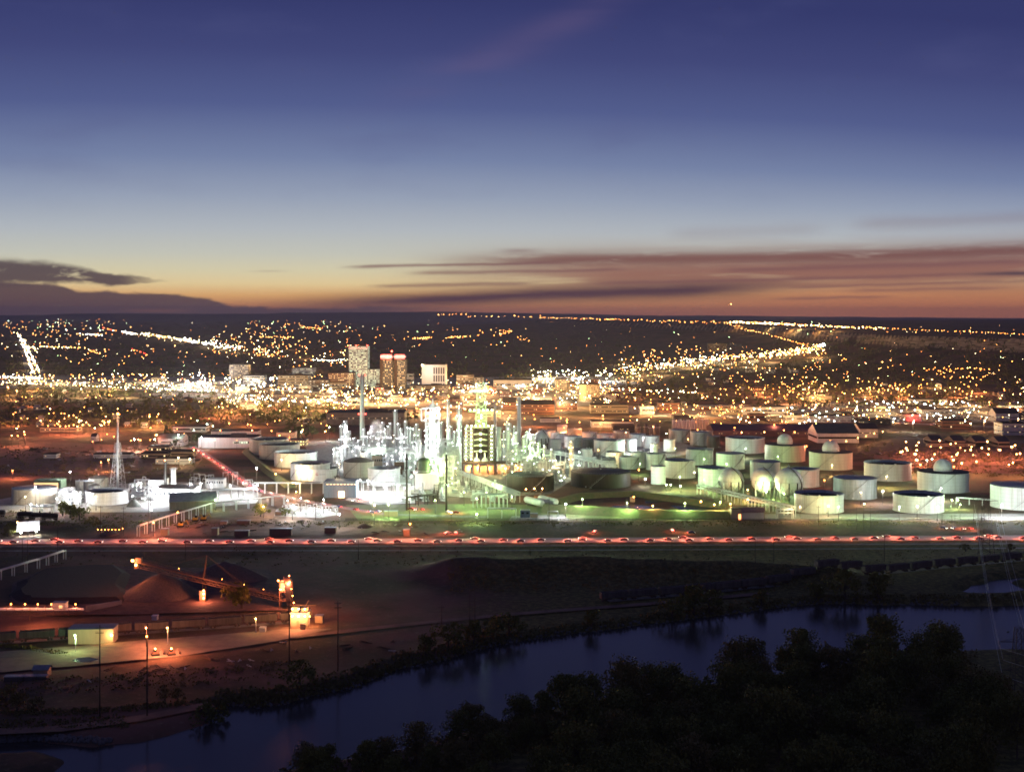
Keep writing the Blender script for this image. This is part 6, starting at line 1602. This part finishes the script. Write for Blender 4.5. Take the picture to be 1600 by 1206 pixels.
b = MB(); b.box(-1.8, 3.5, 5.7, 2.6, 5, 2.2); b.box(2.0, 3.5, 5.7, 2.4, 4, 1.7); b.build('bin', cream_clad, t)
b = MB(); b.bar((-4.5, 2, 8.6), (6.5, 3, 8.2), .18, 4); b.bar((-2, 2, 7.8), (-4, 1, 12), .12, 4); b.bar((2, 2, 7.4), (4, 1, 10.8), .12, 4); b.box(0, 3, 8.2, 9, 1.2, .15); b.build('roof_gantry', rust_steel, t)
for x in (-2.6, 0, 2.6):
    put('lamp', bulb_mesh('A', .36), t, (x, -.7, 7.6)); put('lamp', bulb_mesh('A', .36), t, (x, -.7, 4.6)); glow(t, (x, -2.4, 5.2), 'A', 1500, .3)
b = MB(); b.box(-.4, -.05, .2, 1.2, .12, 2.4); b.build('door', tan_clad, t)
glow(t, (0, -9, 7.5), 'D', 8500, .4); glow(t, (5.2, 2, 5.0), 'S', 3000, .4); b = MB(); b.bar((4.6, -1, 0), (4.6, -1, 4.4), .09, 5); b.build('lamp_post', steel, t); put('lamp', bulb_mesh('S', .36), t, (4.6, -1, 4.6))
xq, yq = G(472, 986); tag(block('tank_box', 469, 477, 976, 985.5, 2, tank_dark, tank_dark, 'dark square bin standing before the blazing loadout', 'bin'), 'dark square bin standing before the blazing loadout', 'bin')
block('steel_box', 405, 414, 982, 990, 3, steel, steel, 'grey steel box by the pale lamp pole west of the loadout', 'box')
block('hut', 492, 504, 963, 973, 3, tan_clad, roof_tin, 'small pale hut right of the blazing loadout', 'hut')
bb = block('track_shed', 107, 176, 983, 1006, 8, cream_clad, blue_roof, 'long cream shed with a blue roof over the coal track', 'shed', rz=.06)
put('lamp', bulb_mesh('A', .45), bb, (8.3, -.6, 3.6)); glow(bb, (8.0, -1.6, 3.6), 'A', 1100, .3)
block('mound_box', 237, 245, 963, 969, 2.5, white_clad, white_clad, 'white box standing on the dark coal ground', 'box')
for px, py, hL, k, P, l in ((118, 991.5, 7.2, 'G', 8500, 'green white lamp on a pale post before the cream track shed'), (262, 980, 7.0, 'A', 1600, 'amber lamp on a pale post beside the coal cars'), (400, 965.5, 6.5, 'A', 2200, 'amber lamp on a pale post west of the loadout')):
    pole_lamp(px, py, hL, k, P, l, pole=white_steel, rb=.32)
# machines on the lit sand
for px, py, l in ((243, 1026, 'small loader at work on the lit sand, left one of two'), (268, 1025, 'small loader with raised boom on the lit sand, right one of two')):
    x, y, z = place(px, py); t = thing('loader', l, 'loader', (x, y, .65), .4)
    b = MB(); b.box(0, 0, .5, 2.6, 1.5, .9); b.build('body', rust_steel, t); b = MB(); b.box(-.2, 0, 1.4, 1.1, 1.3, 1.1); b.build('cab', glass_dark, t)
    for s in (-.8, .8): b = MB(); b.box(0, s, 0, 3.0, .45, .7); b.build('track', rubber, t)
    b = MB(); b.bar((1.0, 0, 1.2), (2.4, 0, 2.3), .14, 5); b.bar((2.4, 0, 2.3), (3.0, 0, .8), .12, 5); b.build('arm', rust_steel, t); b = MB(); b.box(3.1, 0, .2, .7, 1.5, .7); b.build('bucket', dark_steel, t)
    put('lamp', bulb_mesh('A', .3), t, (-.2, -.9, 2.7)); glow(t, (.5, -2.8, 4.6), 'D', 9000, .4)
b = None
glowpole = pole_lamp(229, 1000, 8, 'D', 16000, 'orange lamp over the lit sand yard', pole=dark_steel, rb=.3, at=G(229, 1012))
# coal cars
def hopper():
    t = thing('coal_car', 'x', 'rail car'); b = MB()
    Lc, wc = 6.6, 1.5
    b.quad((-Lc, -wc, 1.5), (Lc, -wc, 1.5), (Lc, -wc, 4.0), (-Lc, -wc, 4.0)); b.quad((Lc, wc, 1.5), (-Lc, wc, 1.5), (-Lc, wc, 4.0), (Lc, wc, 4.0))
    b.quad((Lc, -wc, 1.5), (Lc, wc, 1.5), (Lc, wc, 4.0), (Lc, -wc, 4.0)); b.quad((-Lc, wc, 1.5), (-Lc, -wc, 1.5), (-Lc, -wc, 4.0), (-Lc, wc, 4.0))
    b.quad((-Lc, wc, 1.5), (Lc, wc, 1.5), (Lc, -wc, 1.5), (-Lc, -wc, 1.5))
    for k in range(15):
        for s in (-1, 1): b.box(-Lc + .3 + k * (2 * Lc - .6) / 14, s * (wc + .07), 1.4, .22, .16, 2.5)
    for s in (-1, 1): b.box(0, s * wc, 4.0, 2 * Lc, .2, .18); b.box(s * Lc, 0, 4.0, .2, 2 * wc, .18)
    b.build('body', rail_grey, t)
    b = MB()
    for s in (-1, 1): b.quad((s * 1.0, -wc * .9, 1.5), (s * 4.6, -wc * .9, 1.5), (s * 3.6, -wc * .5, .7), (s * 2.0, -wc * .5, .7)); b.quad((s * 4.6, wc * .9, 1.5), (s * 1.0, wc * .9, 1.5), (s * 2.0, wc * .5, .7), (s * 3.6, wc * .5, .7))
    b.box(0, 0, 1.1, 2 * Lc + 1.2, .4, .4); b.build('underframe', dark_steel, t)
    b = MB(); b.quad((-Lc + .1, -wc + .1, 3.6), (Lc - .1, -wc + .1, 3.6), (Lc - .1, wc - .1, 3.9), (-Lc + .1, wc - .1, 3.9)); b.build('coal_load', coal, t)
    for x in (-5.6, -4.2, 4.2, 5.6):
        b = MB(); b.bar((x, -.85, .48), (x, .85, .48), .46, 12); b.build('wheel_set', dark_steel, t)
    return t
hop = hopper(); hop_used = [False]
def rake(pts, label, group, sx=0, skip=()):
    P = [Vector(p) for p in pts]; seg = [(P[i + 1] - P[i]).length for i in range(len(P) - 1)]; tot = sum(seg); s = sx; n = 0
    while s < tot:
        q = s; i = 0
        while q > seg[i]: q -= seg[i]; i += 1
        d = (P[i + 1] - P[i]).normalized(); p = P[i] + d * q; a = math.atan2(d.y, d.x)
        px = 800 + F * p.x / p.y
        if not any(u0 < px < u1 for u0, u1 in skip):
            z = terr(p.x, p.y) + .45
            if hop_used[0]: dup(hop, (p.x, p.y, z), a, label, group)
            else: hop_used[0] = True; hop.location = (p.x, p.y, z); hop.rotation_euler = (0, 0, a); hop['label'] = label; hop['group'] = group
        s += 14.6; n += 1
LT = [G(-80, 1014), G(0, 1006), G(107, 999), G(200, 991), G(330, 983), G(470, 972)]
rake(LT, 'ribbed grey coal car in the lit string west of the loadout', 'coal cars at the loadout', 3)
RT = [G(950, 940), G(1060, 931), G(1200, 917), G(1330, 902), G(1450, 890), G(1600, 876), G(1660, 871)]
rake(RT, 'ribbed coal car in the dark string below the grassy bank', 'dark coal cars below the bank', 3)
for nm, pp in (('railway_bed', LT), ('railway_bed', RT)): structure(strip(pp, 4.2, .46).build(nm, gravel))
# tank cars by the loading rack
for k, px in enumerate((40, 62, 78, -4)):
    x, y = G(px, 811 + (px - 60) * .06); t = thing('tank_car', 'black rail tank car under the bright loading rack', 'rail car', (x, y, .1), -.12, 'black tank cars at the loading rack')
    c = MB(); c.lathe(0, 0, [(.1, -5.4), (1.2, -5.2), (1.5, -4.6), (1.5, 4.6), (1.2, 5.2), (.1, 5.4)], 16); b = MB(); b.v = [(q[2], q[0], q[1] + 2.8) for q in c.v]; b.f, b.m, b.sm = c.f, c.m, c.sm; b.build('tank', tank_black, t)
    b = MB(); b.box(0, 0, .9, 11.5, 2.0, .35); b.build('underframe', dark_steel, t); b = MB(); b.cyl(0, 0, 4.2, .5, .7, 10); b.build('dome', tank_black, t)
    for xx in (-4.4, -3.2, 3.2, 4.4): b = MB(); b.bar((xx, -.8, .48), (xx, .8, .48), .45, 10); b.build('wheel_set', dark_steel, t)
trestle('loading_rack', [G(48, 806), G(82, 807)], 6, 'white tank car loading rack under four lamps', m=white_steel, step=6, w=2, cat='loading rack')
# billboard
xb2, yb2 = G(44, 836); t = thing('billboard', 'billboard blazing white under its own lamps by the highway', 'billboard', (xb2, yb2, 0), .45)
b = MB(); b.box(0, 0, 2.6, 12.5, .5, 5.6); b.build('panel', white_clad, t)
for a in (-4, 0, 4): b = MB(); b.cyl(a, .5, 0, .2, 3.5, 6); b.build('post', dark_steel, t)
for a in (-4.2, 4.2): put('lamp', bulb_mesh('C', .4), t, (a, -2.0, 2.2)); glow(t, (a, -2.6, 2.0), 'C', 5200, .5)
put('lamp', bulb_mesh('A', .35), t, (-6, -.8, 8.2))
# west conveyor at the frame edge and the trestle above it
def _wp(px, py, Y): return ((px - 800) * Y / F, Y, H - (py - HZ) * Y / F)
wc_ = truss_conveyor('belt_conveyor', _wp(-40, 950.5, 536), _wp(131, 950.5, 552), 3.2, 'sodium lit belt conveyor with a row of little lamps above the dark pit', legs=(.5,), lamps=0, deck=white_steel)
o_ = Vector(_wp(-40, 950.5, 536))
for px in (16, 38, 58, 79, 117):
    q = Vector(_wp(px, 950.5, 536 + 16 * (px + 40) / 171.0)) - Vector((o_.x, o_.y, 0)); b = MB(); b.bar((q.x, q.y + .8, q.z), (q.x, q.y + .8, q.z + 1.5), .06, 4); b.build('lamp_post', steel, wc_)
    put('lamp', bulb_mesh('S', .28), wc_, (q.x, q.y + .8, q.z + 1.7)); glow(wc_, (q.x, q.y + .8, q.z + 1.7), 'D', 1400, .4)
q = Vector(_wp(94, 950.5, 549)); t = thing('conveyor_cabin', 'small cabin with a lit window on the belt conveyor', 'cabin', (q.x, q.y, q.z - .3))
b = MB(); b.box(0, 0, 0, 5.5, 3.4, 3.0); b.build('wall', steel, t); b = MB(); b.box(0, 0, 3.0, 5.9, 3.8, .2); b.build('roof', roof_tin, t); b = MB(); b.box(.8, -1.74, .9, 1.4, .1, 1.1); b.build('window', em('cabin_window', AMB, 1.6, False), t)
trestle('trestle_conveyor', [G(-60, 925), G(0, 906), G(60, 888), G(101, 874)], 4.6, 'thin white trestle conveyor climbing at the west edge above the coal ground', step=8, w=1.4, npipe=2)
x0, y0 = G(135, 957); x1, y1 = G(190, 946); b = MB(); b.beam((x0, y0, 3.0), (x1, y1, 2.4), .8, 4); tag(b.build('retaining_wall', concrete), 'pale retaining wall at the end of the belt conveyor', 'wall')
glow(wc_, (30, -6, 9), 'D', 9000)
# odds and ends on the river flat and in the excavation yard
for x0, x1, yt, yb, m_, l in ((52, 74, 1046, 1058, tan_clad, 'small tan shed beside the dark rail wagons'), ):
    block('small_shed', x0, x1, yt, yb, 4, m_, roof_tin, l, 'shed', gable=1.0)
for k, (x0, x1) in enumerate(((6, 34), (36, 54), (56, 72))): block('flat_wagon', x0, x1, 1058 - k * .5, 1065 - k, 2.6, tank_dark, tank_grey, 'dark low wagon in the short row under the tan shed', 'wagon', 'dark wagons by the tan shed')
dbg = []
for q in range(3):
    b = MB()
    for k in range(4): b.beam((rnd.uniform(-2, 2), rnd.uniform(-1, 1), .2 + .15 * k), (rnd.uniform(-2, 2) + 2.5, rnd.uniform(-1, 1), .25 + .15 * k), .3, .2)
    dbg.append(b.mesh('scrap_timber', [wood, rust_steel, steel][q]))
for q in range(34):
    if q < 22: px, py = rnd.uniform(90, 470), 0; py = 1068 - (px - 90) * .12 + rnd.gauss(0, 7)
    else: px, py = rnd.uniform(400, 640), rnd.uniform(1000, 1022)
    x, y, z = place(px, py); o = put('scrap_timber', dbg[q % 3], None, (x, y, z + .02), rnd.uniform(0, 3)); tag(o, 'scattered scrap lumber and pipe on the river flat', 'scrap', 'scrap scattered on the river flat')
for q in range(34):
    if q < 20: px, py = rnd.uniform(300, 520), rnd.uniform(812, 834)
    else: px, py = rnd.uniform(560, 720), rnd.uniform(822, 836)
    x, y = G(px, py); o = put('scrap_timber', dbg[q % 3], None, (x, y, .06), rnd.uniform(0, 3)); tag(o, 'stacked pipe and timber in the excavation yard', 'scrap', 'material stacks of the excavation yard')
for q in range(90):
    px, py = (rnd.uniform(0, 310), rnd.uniform(700, 742)) if q < 50 else (rnd.uniform(1370, 1600), rnd.uniform(700, 736))
    x, y = G(px, py); o = put('scrap_timber', dbg[q % 3], None, (x, y, .06), rnd.uniform(0, 3)); o.scale = (1.6, 1.6, 2.4); tag(o, 'heap of stored material on the lamp lit dirt field', 'scrap', 'stored material on the dirt fields')
for x0, x1, yt, yb, l in ((330, 340, 826, 836, 'small dark box hut with a pale end in the excavation yard'), (366, 388, 830, 838, 'grey flat roofed site trailer near the highway'), (421, 455, 827, 837, 'long pale container with scrap on its roof'), (507, 524, 825, 833, 'small gabled site hut by the highway'), (430, 442, 800, 805, 'tan box by the dark bush west of the gravel lot'), (251, 262, 827, 837, 'dark block beside the glaring lamps at the foot of the pipe bridge'), (344, 354, 815, 820, 'brick coloured crate in the excavation yard, western one'), (370, 390, 814, 819, 'row of brown crates in the excavation yard'), (600, 621, 799, 807, 'long yellow green trailer on the lit lawn'), (630, 640, 828, 838, 'brown machine box beside the flame coloured lamp'), (1260, 1300, 768, 773, 'x')):
    if l != 'x': block('site_box', x0, x1, yt, yb, 4, rnd.choice((tan_clad, brown_stone)), roof_tin, l, 'hut')
for px, py, l in ((305, 814, 'yellow excavator parked in the orange lit yard, left one'), (318, 813, 'yellow excavator parked in the orange lit yard, right one'), (282, 823, 'dark dump truck standing in the orange lit yard')):
    x, y = G(px, py); t = thing('excavator', l, 'excavator', (x, y, .06), rnd.uniform(-.5, .5)); b = MB(); b.box(0, 0, .9, 3, 2.4, 1.4); b.build('body', yellow, t); b = MB(); b.box(.6, -.6, 2.3, 1.2, 1.0, 1.2); b.build('cab', glass_dark, t)
    for s in (-1, 1): b = MB(); b.box(0, s, 0, 3.6, .5, .9); b.build('track', rubber, t)
    b = MB(); b.bar((1.2, .4, 2), (3.6, .4, 4), .2, 5); b.bar((3.6, .4, 4), (4.8, .4, 1.4), .18, 5); b.build('boom', yellow, t)
for k in range(8):
    x, y = G(153 + k * 5.5, 831 - (k == 7) * 2); t = thing('barrier_lamp', 'tiny amber barrier lamp in the short row by the railway crossing', 'lamp', (x, y, 0), 0, 'amber barrier lamps'); b = MB(); b.bar((0, 0, 0), (0, 0, 1.2), .06, 4); b.build('post', steel, t); put('lamp_head', bulb_mesh('S', .22), t, (0, 0, 1.4))
x, y = G(440, 800)
for q in range(28):
    px, py = rnd.uniform(440, 528), rnd.uniform(794, 806); x, y = G(px, py); t = thing('switch_gear', 'white frame of switch gear on the bright gravel lot', 'switch gear', (x, y, .06), 0, 'switch gear on the gravel lot')
    b = MB(); b.box(-1.2, 0, 0, .2, .2, 3); b.box(1.2, 0, 0, .2, .2, 3); b.box(0, 0, 3, 2.8, .2, .2); b.box(0, 0, 0, .8, .7, 1.4); b.build('frame', white_steel, t)
for q in range(16):
    px, py = rnd.uniform(300, 392), rnd.uniform(752, 772); x, y = G(px, py); t = thing('switchyard_frame', 'tall pale switchyard frame beside the control house', 'switch gear', (x, y, .06), 0, 'switchyard frames')
    b = MB(); b.box(-2, 0, 0, .25, .25, 8); b.box(2, 0, 0, .25, .25, 8); b.box(0, 0, 7.6, 4.4, .25, .3); b.bar((-2, 0, 0), (2, 0, 7.6), .08, 4); b.build('frame', steel, t)
# aeroplane coming in over the rimrock
t = thing('airliner', 'small airliner with its landing lights on, low over the rimrock', 'aeroplane', (1090.0, 6400.0, 178.0), .9); s_ = 1.0
b = MB(); c = MB(); c.lathe(0, 0, [(.1, -16), (.9, -13), (1.8, -8), (1.9, 8), (1.5, 13), (.2, 17)], 14); b.v = [(q[2], q[0], q[1]) for q in c.v]; b.f, b.m, b.sm = c.f, c.m, c.sm; b.build('fuselage', white_clad, t)
for s in (-1, 1):
    b = MB(); b.quad((3, 0, -.4), (-3, 0, -.4), (-6, s * 16, .6), (-4, s * 16, .6)); b.quad((-4, s * 16, .8), (-6, s * 16, .8), (-3, 0, .1), (3, 0, .1)); b.build('wing', white_clad, t)
    b = MB(); b.quad((-12, 0, 1), (-15, 0, 1), (-16, s * 6, 1.5), (-14.5, s * 6, 1.5)); b.build('tailplane', white_clad, t)
    put('landing_light', bulb_mesh('A', 1.6), t, (3.5, s * 4, -.6))
b = MB(); b.quad((-11, -.15, 1.5), (-15.5, -.15, 1.5), (-16.5, -.15, 7), (-14.5, -.15, 7)); b.quad((-14.5, .15, 7), (-16.5, .15, 7), (-15.5, .15, 1.5), (-11, .15, 1.5)); b.build('fin', white_clad, t)

# ---------------------------------------------------------------- trees
def leaf_mat(name, c, c2):
    m, t, b = base_nodes(name)
    oi = t.nodes.new('ShaderNodeObjectInfo'); tc = t.nodes.new('ShaderNodeTexCoord')
    n = t.nodes.new('ShaderNodeTexNoise'); n.inputs['Scale'].default_value = .7; n.inputs['Detail'].default_value = 3; t.links.new(tc.outputs['Object'], n.inputs['Vector'])
    f = X.op('ADD', X(n.outputs[0]) * .8, X(oi.outputs['Random']) * .55 - .2, clamp=True)
    t.links.new(mix(tuple(c) + (1,), tuple(c2) + (1,), f), b.inputs['Base Color']); b.inputs['Roughness'].default_value = .8; b.inputs['Specular IOR Level'].default_value = .15
    return m
leaf_g = leaf_mat('cottonwood_leaves', (.095, .105, .024), (.17, .16, .035)); leaf_y = leaf_mat('yellowing_leaves', (.10, .10, .03), (.19, .14, .045)); leaf_c = leaf_mat('street_tree_leaves', (.05, .07, .025), (.11, .11, .045))
bark = mat('bark', (.09, .075, .06), .95, .3, 2.0)
def leaves(b, cx, cy_, cz, r, n, s, g):
    for _ in range(n):
        d = Vector((g.gauss(0, 1), g.gauss(0, 1), g.gauss(0, 1))).normalized() * r * (.55 + .5 * g.random())
        d.z *= .85
        p = Vector((cx, cy_, cz)) + d
        a = Vector((g.gauss(0, 1), g.gauss(0, 1), g.gauss(0, .8))).normalized(); c = a.orthogonal().normalized(); e = a.cross(c); k = s * g.uniform(.6, 1.3)
        b.quad(p - c * k * .6, p + e * k * .45, p + c * k * .7, p - e * k * .45)
def tree_meshes(seed, h, w, nl, ls, nclump):
    g = random.Random(seed); tb = MB(); cb = MB()
    top = Vector((g.uniform(-.4, .4), g.uniform(-.4, .4), h * .55)); tb.lathe(0, 0, [(.30, -.5), (.24, .8), (.18, h * .3)], 7, 0, True); tb.bar((0, 0, h * .28), tuple(top), .14, 5)
    for k in range(nclump):
        a = 2 * PI * k / nclump * 1.62 + g.uniform(-.3, .3); q = g.uniform(.15, 1.0); z = h * (g.uniform(.32, .92)); rr = w / 2 * q * (1.0 - max(0, (z / h - .6)) * 1.35)
        c = Vector((rr * math.cos(a), rr * math.sin(a), z)); r = w * g.uniform(.07, .24)
        if k % 2 == 0: tb.bar(tuple(Vector((0, 0, h * g.uniform(.2, .45)))), tuple(c), .07, 4)
        leaves(cb, c.x, c.y, c.z, r, nl // nclump, ls, g)
    return tb.mesh('trunk', bark), cb
def tree_kind(name, seeds, h, w, nl, ls, nc, lm):
    out = []
    for s in seeds:
        tm, cb = tree_meshes(s, h * random.Random(s).uniform(.85, 1.15), w * random.Random(s + 9).uniform(.85, 1.2), nl, ls, nc); out.append((tm, cb.mesh('crown', lm)))
    return out
RIV = tree_kind('r', (1, 2, 3, 4, 5, 6), 16, 13.5, 3400, .6, 52, leaf_g)
RIVY = [(a, (lambda m: (m.materials.clear(), m.materials.append(leaf_y), m)[2])(c.copy())) for a, c in RIV[:3]]
BUSH = tree_kind('b', (11, 12, 13), 5, 6, 700, .42, 16, leaf_g)
BUSHY = tree_kind('b', (14, 15), 4, 5, 500, .4, 14, leaf_y)
CITY = tree_kind('c', (21, 22, 23, 24, 25), 10, 9, 260, 1.15, 14, leaf_c)
def tree(kind, x, y, z, sc, label, group, name='tree', cat='tree'):
    t = thing(name, label, cat, (x, y, z), rnd.uniform(0, 6.28), group); t.scale = (sc, sc, sc * rnd.uniform(.9, 1.12))
    a, c = rnd.choice(kind); put('trunk', a, t); put('crown', c, t)
    return t
# riverside wood on the near bank
n = 0; tries = 0; spots = []
lower = [(a, c) for a, c in RIVER_PX[24:]]
while n < 172 and tries < 6000:
    tries += 1
    px = rnd.uniform(480, 1640); bank = float(np.interp(px, [p[0] for p in lower[::-1]], [p[1] for p in lower[::-1]])); py = bank + 8 + (rnd.random() ** 1.15) * 250
    if px < 900 and py < bank + (900 - px) * .04: continue
    x, y = G(px, py)
    if px > 1505 and py < 1110: continue
    if any((x - a) ** 2 + (y - c) ** 2 < 20 for a, c in spots): continue
    spots.append((x, y)); small = px < 860 or py < bank + 14
    sc = rnd.uniform(.45, .75) if small else rnd.uniform(.8, 1.15)
    ylw = rnd.random() < .16
    tree(RIVY if ylw else RIV, x, y, terr(x, y) - .2, sc, ('yellowing cottonwood' if ylw else 'dark leafy cottonwood') + ' in the black wood on the near river bank', 'yellowing trees of the riverside wood' if ylw else 'dark trees of the riverside wood'); n += 1
# bushes and trees on the far bank
for px, py, sc, k, l in ((1320, 936, 2.5, BUSH, 'round leafy tree on the far bank, left of the pair reflected in the river'), (1372, 938, 2.6, BUSH, 'broad round tree on the far bank, right of the pair reflected in the river'), (1276, 940, 1.9, BUSH, 'small dim tree left of the reflected pair on the far bank'), (1084, 960, 2.5, BUSH, 'bushy tree on the far bank above the widest water'), (1108, 957, 2.1, BUSH, 'smaller bushy tree touching the one above the widest water'), (1050, 966, 1.9, BUSH, 'low dim tree on the far bank west of the bushy pair'),
                         (925, 978, 1.5, BUSH, 'lone rounded bush on the far bank at mid river'), (1190, 945, 1.5, BUSH, 'dim bush on the far bank between the trees'), (795, 990, 1.9, BUSH, 'large dark bush leaning over the far bank'), (770, 996, 1.7, BUSH, 'dark bush in the clump on the far bank, middle one'), (740, 1004, 1.7, BUSH, 'dark bush in the clump on the far bank, western one'), (700, 1012, 2.0, BUSH, 'tall dark bush on the stony far bank'), (665, 1024, 1.5, BUSH, 'small bush at the west end of the far bank clump'),
                         (330, 1134, 1.7, BUSH, 'round bush on the point where the inlet meets the river'), (468, 1072, 2.0, BUSH, 'wide low bush by the foot of the steel pole'), (10, 1108, 1.9, BUSHY, 'yellowish bush at the west edge of the river flat'), (27, 1112, 1.4, BUSHY, 'small yellowish bush beside the one at the west edge'), (57, 1110, 1.2, BUSHY, 'lone yellowish bush on the dark terrace'), (258, 1096, 1.1, BUSHY, 'small bush on the terrace edge, western of two'), (278, 1095, 1.0, BUSHY, 'small bush on the terrace edge, eastern of two'),
                         (365, 938, 1.9, BUSH, 'bush lit red under the low end of the stacker conveyor'), (378, 952, 2.0, BUSH, 'dark spreading bush between stacker conveyor and coal cars'), (20, 836, 1.5, BUSH, 'pale lit shrub left of the billboard'), (12, 838, 1.1, BUSHY, 'pale lit shrub at the edge of view beside the highway'), (146, 822, 1.7, BUSHY, 'bare looking shrub by the railway crossing'), (98, 806, 1.8, BUSH, 'dark bush below the broad pale tank'), (110, 809, 2.0, BUSH, 'dark bush in the hedge below the western plant'), (124, 812, 1.7, BUSH, 'dark bush at the east end of the hedge below the western plant'),
                         (407, 807, 1.7, BUSH, 'dark bush left of the bright gravel lot'), (446, 806, 1.3, BUSH, 'small dark tree at the corner of the bright gravel lot'), (1509, 862, 1.1, BUSHY, 'small pale shrub beyond the highway near the pylon'), (1578, 862, 1.0, BUSHY, 'low pale shrub beyond the highway at the east edge')):
    x, y, z = place(px, py); tree(k, x, y, z - .2, sc, l, None, 'tree' if k is RIV else 'bush', 'tree' if k is RIV else 'bush')
# trees of the city
CT = [((340, 530), (634, 664), 26, 'dark street tree in the belt between downtown and the refinery', 'tree belt below downtown'), ((0, 340), (604, 668), 34, 'dark street tree among the western houses', 'trees among the western houses'),
      ((960, 1330), (578, 640), 24, 'dark street tree among the east side houses', 'trees among the east side houses'), ((1330, 1600), (598, 640), 14, 'dark tree among the far eastern street lamps', 'trees of the far east side'), ((440, 520), (672, 688), 9, 'lit green tree behind the tank row', 'lit trees behind the tank row'), ((560, 650), (655, 672), 8, 'dark tree behind the chimney and steam', 'trees behind the chimney'), ((250, 310), (680, 700), 5, 'pale bare tree at the depot yard', 'trees at the depot yard')]
for (xa_, xb_), (ya_, yb2_), n, l, g in CT:
    for _ in range(n):
        px, py = rnd.uniform(xa_, xb_), rnd.uniform(ya_, yb2_); x, y = G(px, py); tree(CITY, x, y, -.2, rnd.uniform(.75, 1.35), l, g)
# the woods on the flats and slopes farther off: one mass of foliage
g = random.Random(5); b = MB(); cnt_ = 0
def canopy(x0, x1, y0, y1, n, s):
    for _ in range(n):
        px, py = g.uniform(x0, x1), g.uniform(y0, y1); x, y, z = place(px, py, 0)
        k = s * (y / 2500.0) ** .5
        for _q in range(7):
            p = Vector((x + g.gauss(0, 3.5) * k, y + g.gauss(0, 4.5) * k, z + g.uniform(2, 7.5) * k)); a = Vector((g.gauss(0, 1), g.gauss(0, 1), g.gauss(0, .7))).normalized(); c = a.orthogonal().normalized(); e = a.cross(c); q = k * g.uniform(1.0, 2.2)
            b.quad(p - c * q, p + e * q * .8, p + c * q, p - e * q * .8)
canopy(0, 560, 545, 592, 620, 1.2); canopy(0, 340, 604, 668, 620, 1.0); canopy(340, 530, 634, 664, 260, 1.0); canopy(560, 1000, 520, 596, 700, 1.3); canopy(960, 1600, 570, 640, 1100, 1.05); canopy(1200, 1600, 530, 600, 500, 1.2); canopy(0, 560, 505, 545, 350, 1.3)
stuff(b.build('woods', leaf_c), 'dark woods and gardens covering the flats and slopes beyond the city', 'woods')
# scrub and weeds along banks, tracks and terraces
b = MB()
def scrub(fn, n, s, lo=3, hi=7):
    for _ in range(n):
        px, py = fn(); x, y, z = place(px, py, 0)
        for _q in range(g.randint(lo, hi)):
            p = Vector((x + g.gauss(0, .8) * s, y + g.gauss(0, .8) * s, z + abs(g.gauss(.35, .3)) * s)); a = Vector((g.gauss(0, 1), g.gauss(0, 1), g.gauss(0, .5))).normalized(); c = a.orthogonal().normalized(); e = a.cross(c); q = s * g.uniform(.2, .5)
            b.quad(p - c * q, p + e * q, p + c * q, p - e * q)
up = [p for p in RIVER_PX[1:22]]
def along(pts, dy0, dy1, x0, x1):
    px = g.uniform(x0, x1); return px, float(np.interp(px, [p[0] for p in pts], [p[1] for p in pts])) + g.uniform(dy0, dy1)
scrub(lambda: along(up, -14, -2, 340, 1600), 900, 1.3)
scrub(lambda: along(up, -26, -3, 330, 760), 380, 1.5)
scrub(lambda: along([(0, 1000), (107, 1018), (330, 1002), (450, 992)], 4, 10, 0, 110), 200, .9)
scrub(lambda: along([(0, 1068), (300, 1050), (450, 1035)], -4, 22, 0, 450), 420, .8)
scrub(lambda: along([(0, 1115), (150, 1112), (320, 1096)], -4, 4, 0, 330), 300, 1.0)
scrub(lambda: along([(0, 1130), (150, 1124), (300, 1120)], -3, 14, 0, 200), 200, 1.0)
scrub(lambda: (g.uniform(700, 1320), g.uniform(884, 925)), 1100, .9)
scrub(lambda: (g.uniform(0, 1600), 815.5 + abs(g.gauss(0, 4))), 1000, .9)
scrub(lambda: (g.uniform(0, 1600), g.uniform(856, 884)), 500, .8)
scrub(lambda: (g.uniform(430, 1000), g.uniform(1005, 1012) - 0), 0, 1)
scrub(lambda: along(lower[::-1], 2, 60, 430, 1600), 1500, 1.6)
scrub(lambda: (g.uniform(0, 320), g.uniform(698, 750)), 420, 1.6)
scrub(lambda: (g.uniform(1350, 1600), g.uniform(694, 745)), 520, 1.7)
scrub(lambda: along([(0, 790), (140, 800)], 5, 26, 0, 300), 220, 1.0)
stuff(b.build('weeds', leaf_y), 'dry weeds and scrub along banks, tracks and terraces', 'weeds')
# riprap at the water's edge
b = MB()
for _ in range(900):
    px, py = along(up, -7, 3, 340, 1500) if g.random() < .6 else along([(0, 1160), (60, 1156), (170, 1162)], -8, 1, 0, 175)
    x, y, z = place(px, py, 0); r = g.uniform(.3, .8); ico(b, x, y, z + r * .2, r)
stuff(b.build('rocks', mat('river_rock', (.16, .15, .14), .9, .4, 1.0)), 'loose rock lining the edge of the water', 'rocks')

# ---------------------------------------------------------------- evening air
m = bpy.data.materials.new('evening_air'); m.use_nodes = True; t = m.node_tree; t.nodes.clear()
vp = t.nodes.new('ShaderNodeVolumePrincipled'); vp.inputs['Color'].default_value = (.80, .85, 1, 1); vp.inputs['Density'].default_value = 2.4e-5; vp.inputs['Anisotropy'].default_value = .0
ou = t.nodes.new('ShaderNodeOutputMaterial'); t.links.new(vp.outputs[0], ou.inputs['Volume'])
b = MB(); b.box(0, 16900, -40, 60000, 34600, 320)
hz = b.build('haze', m); hz['kind'] = 'stuff'
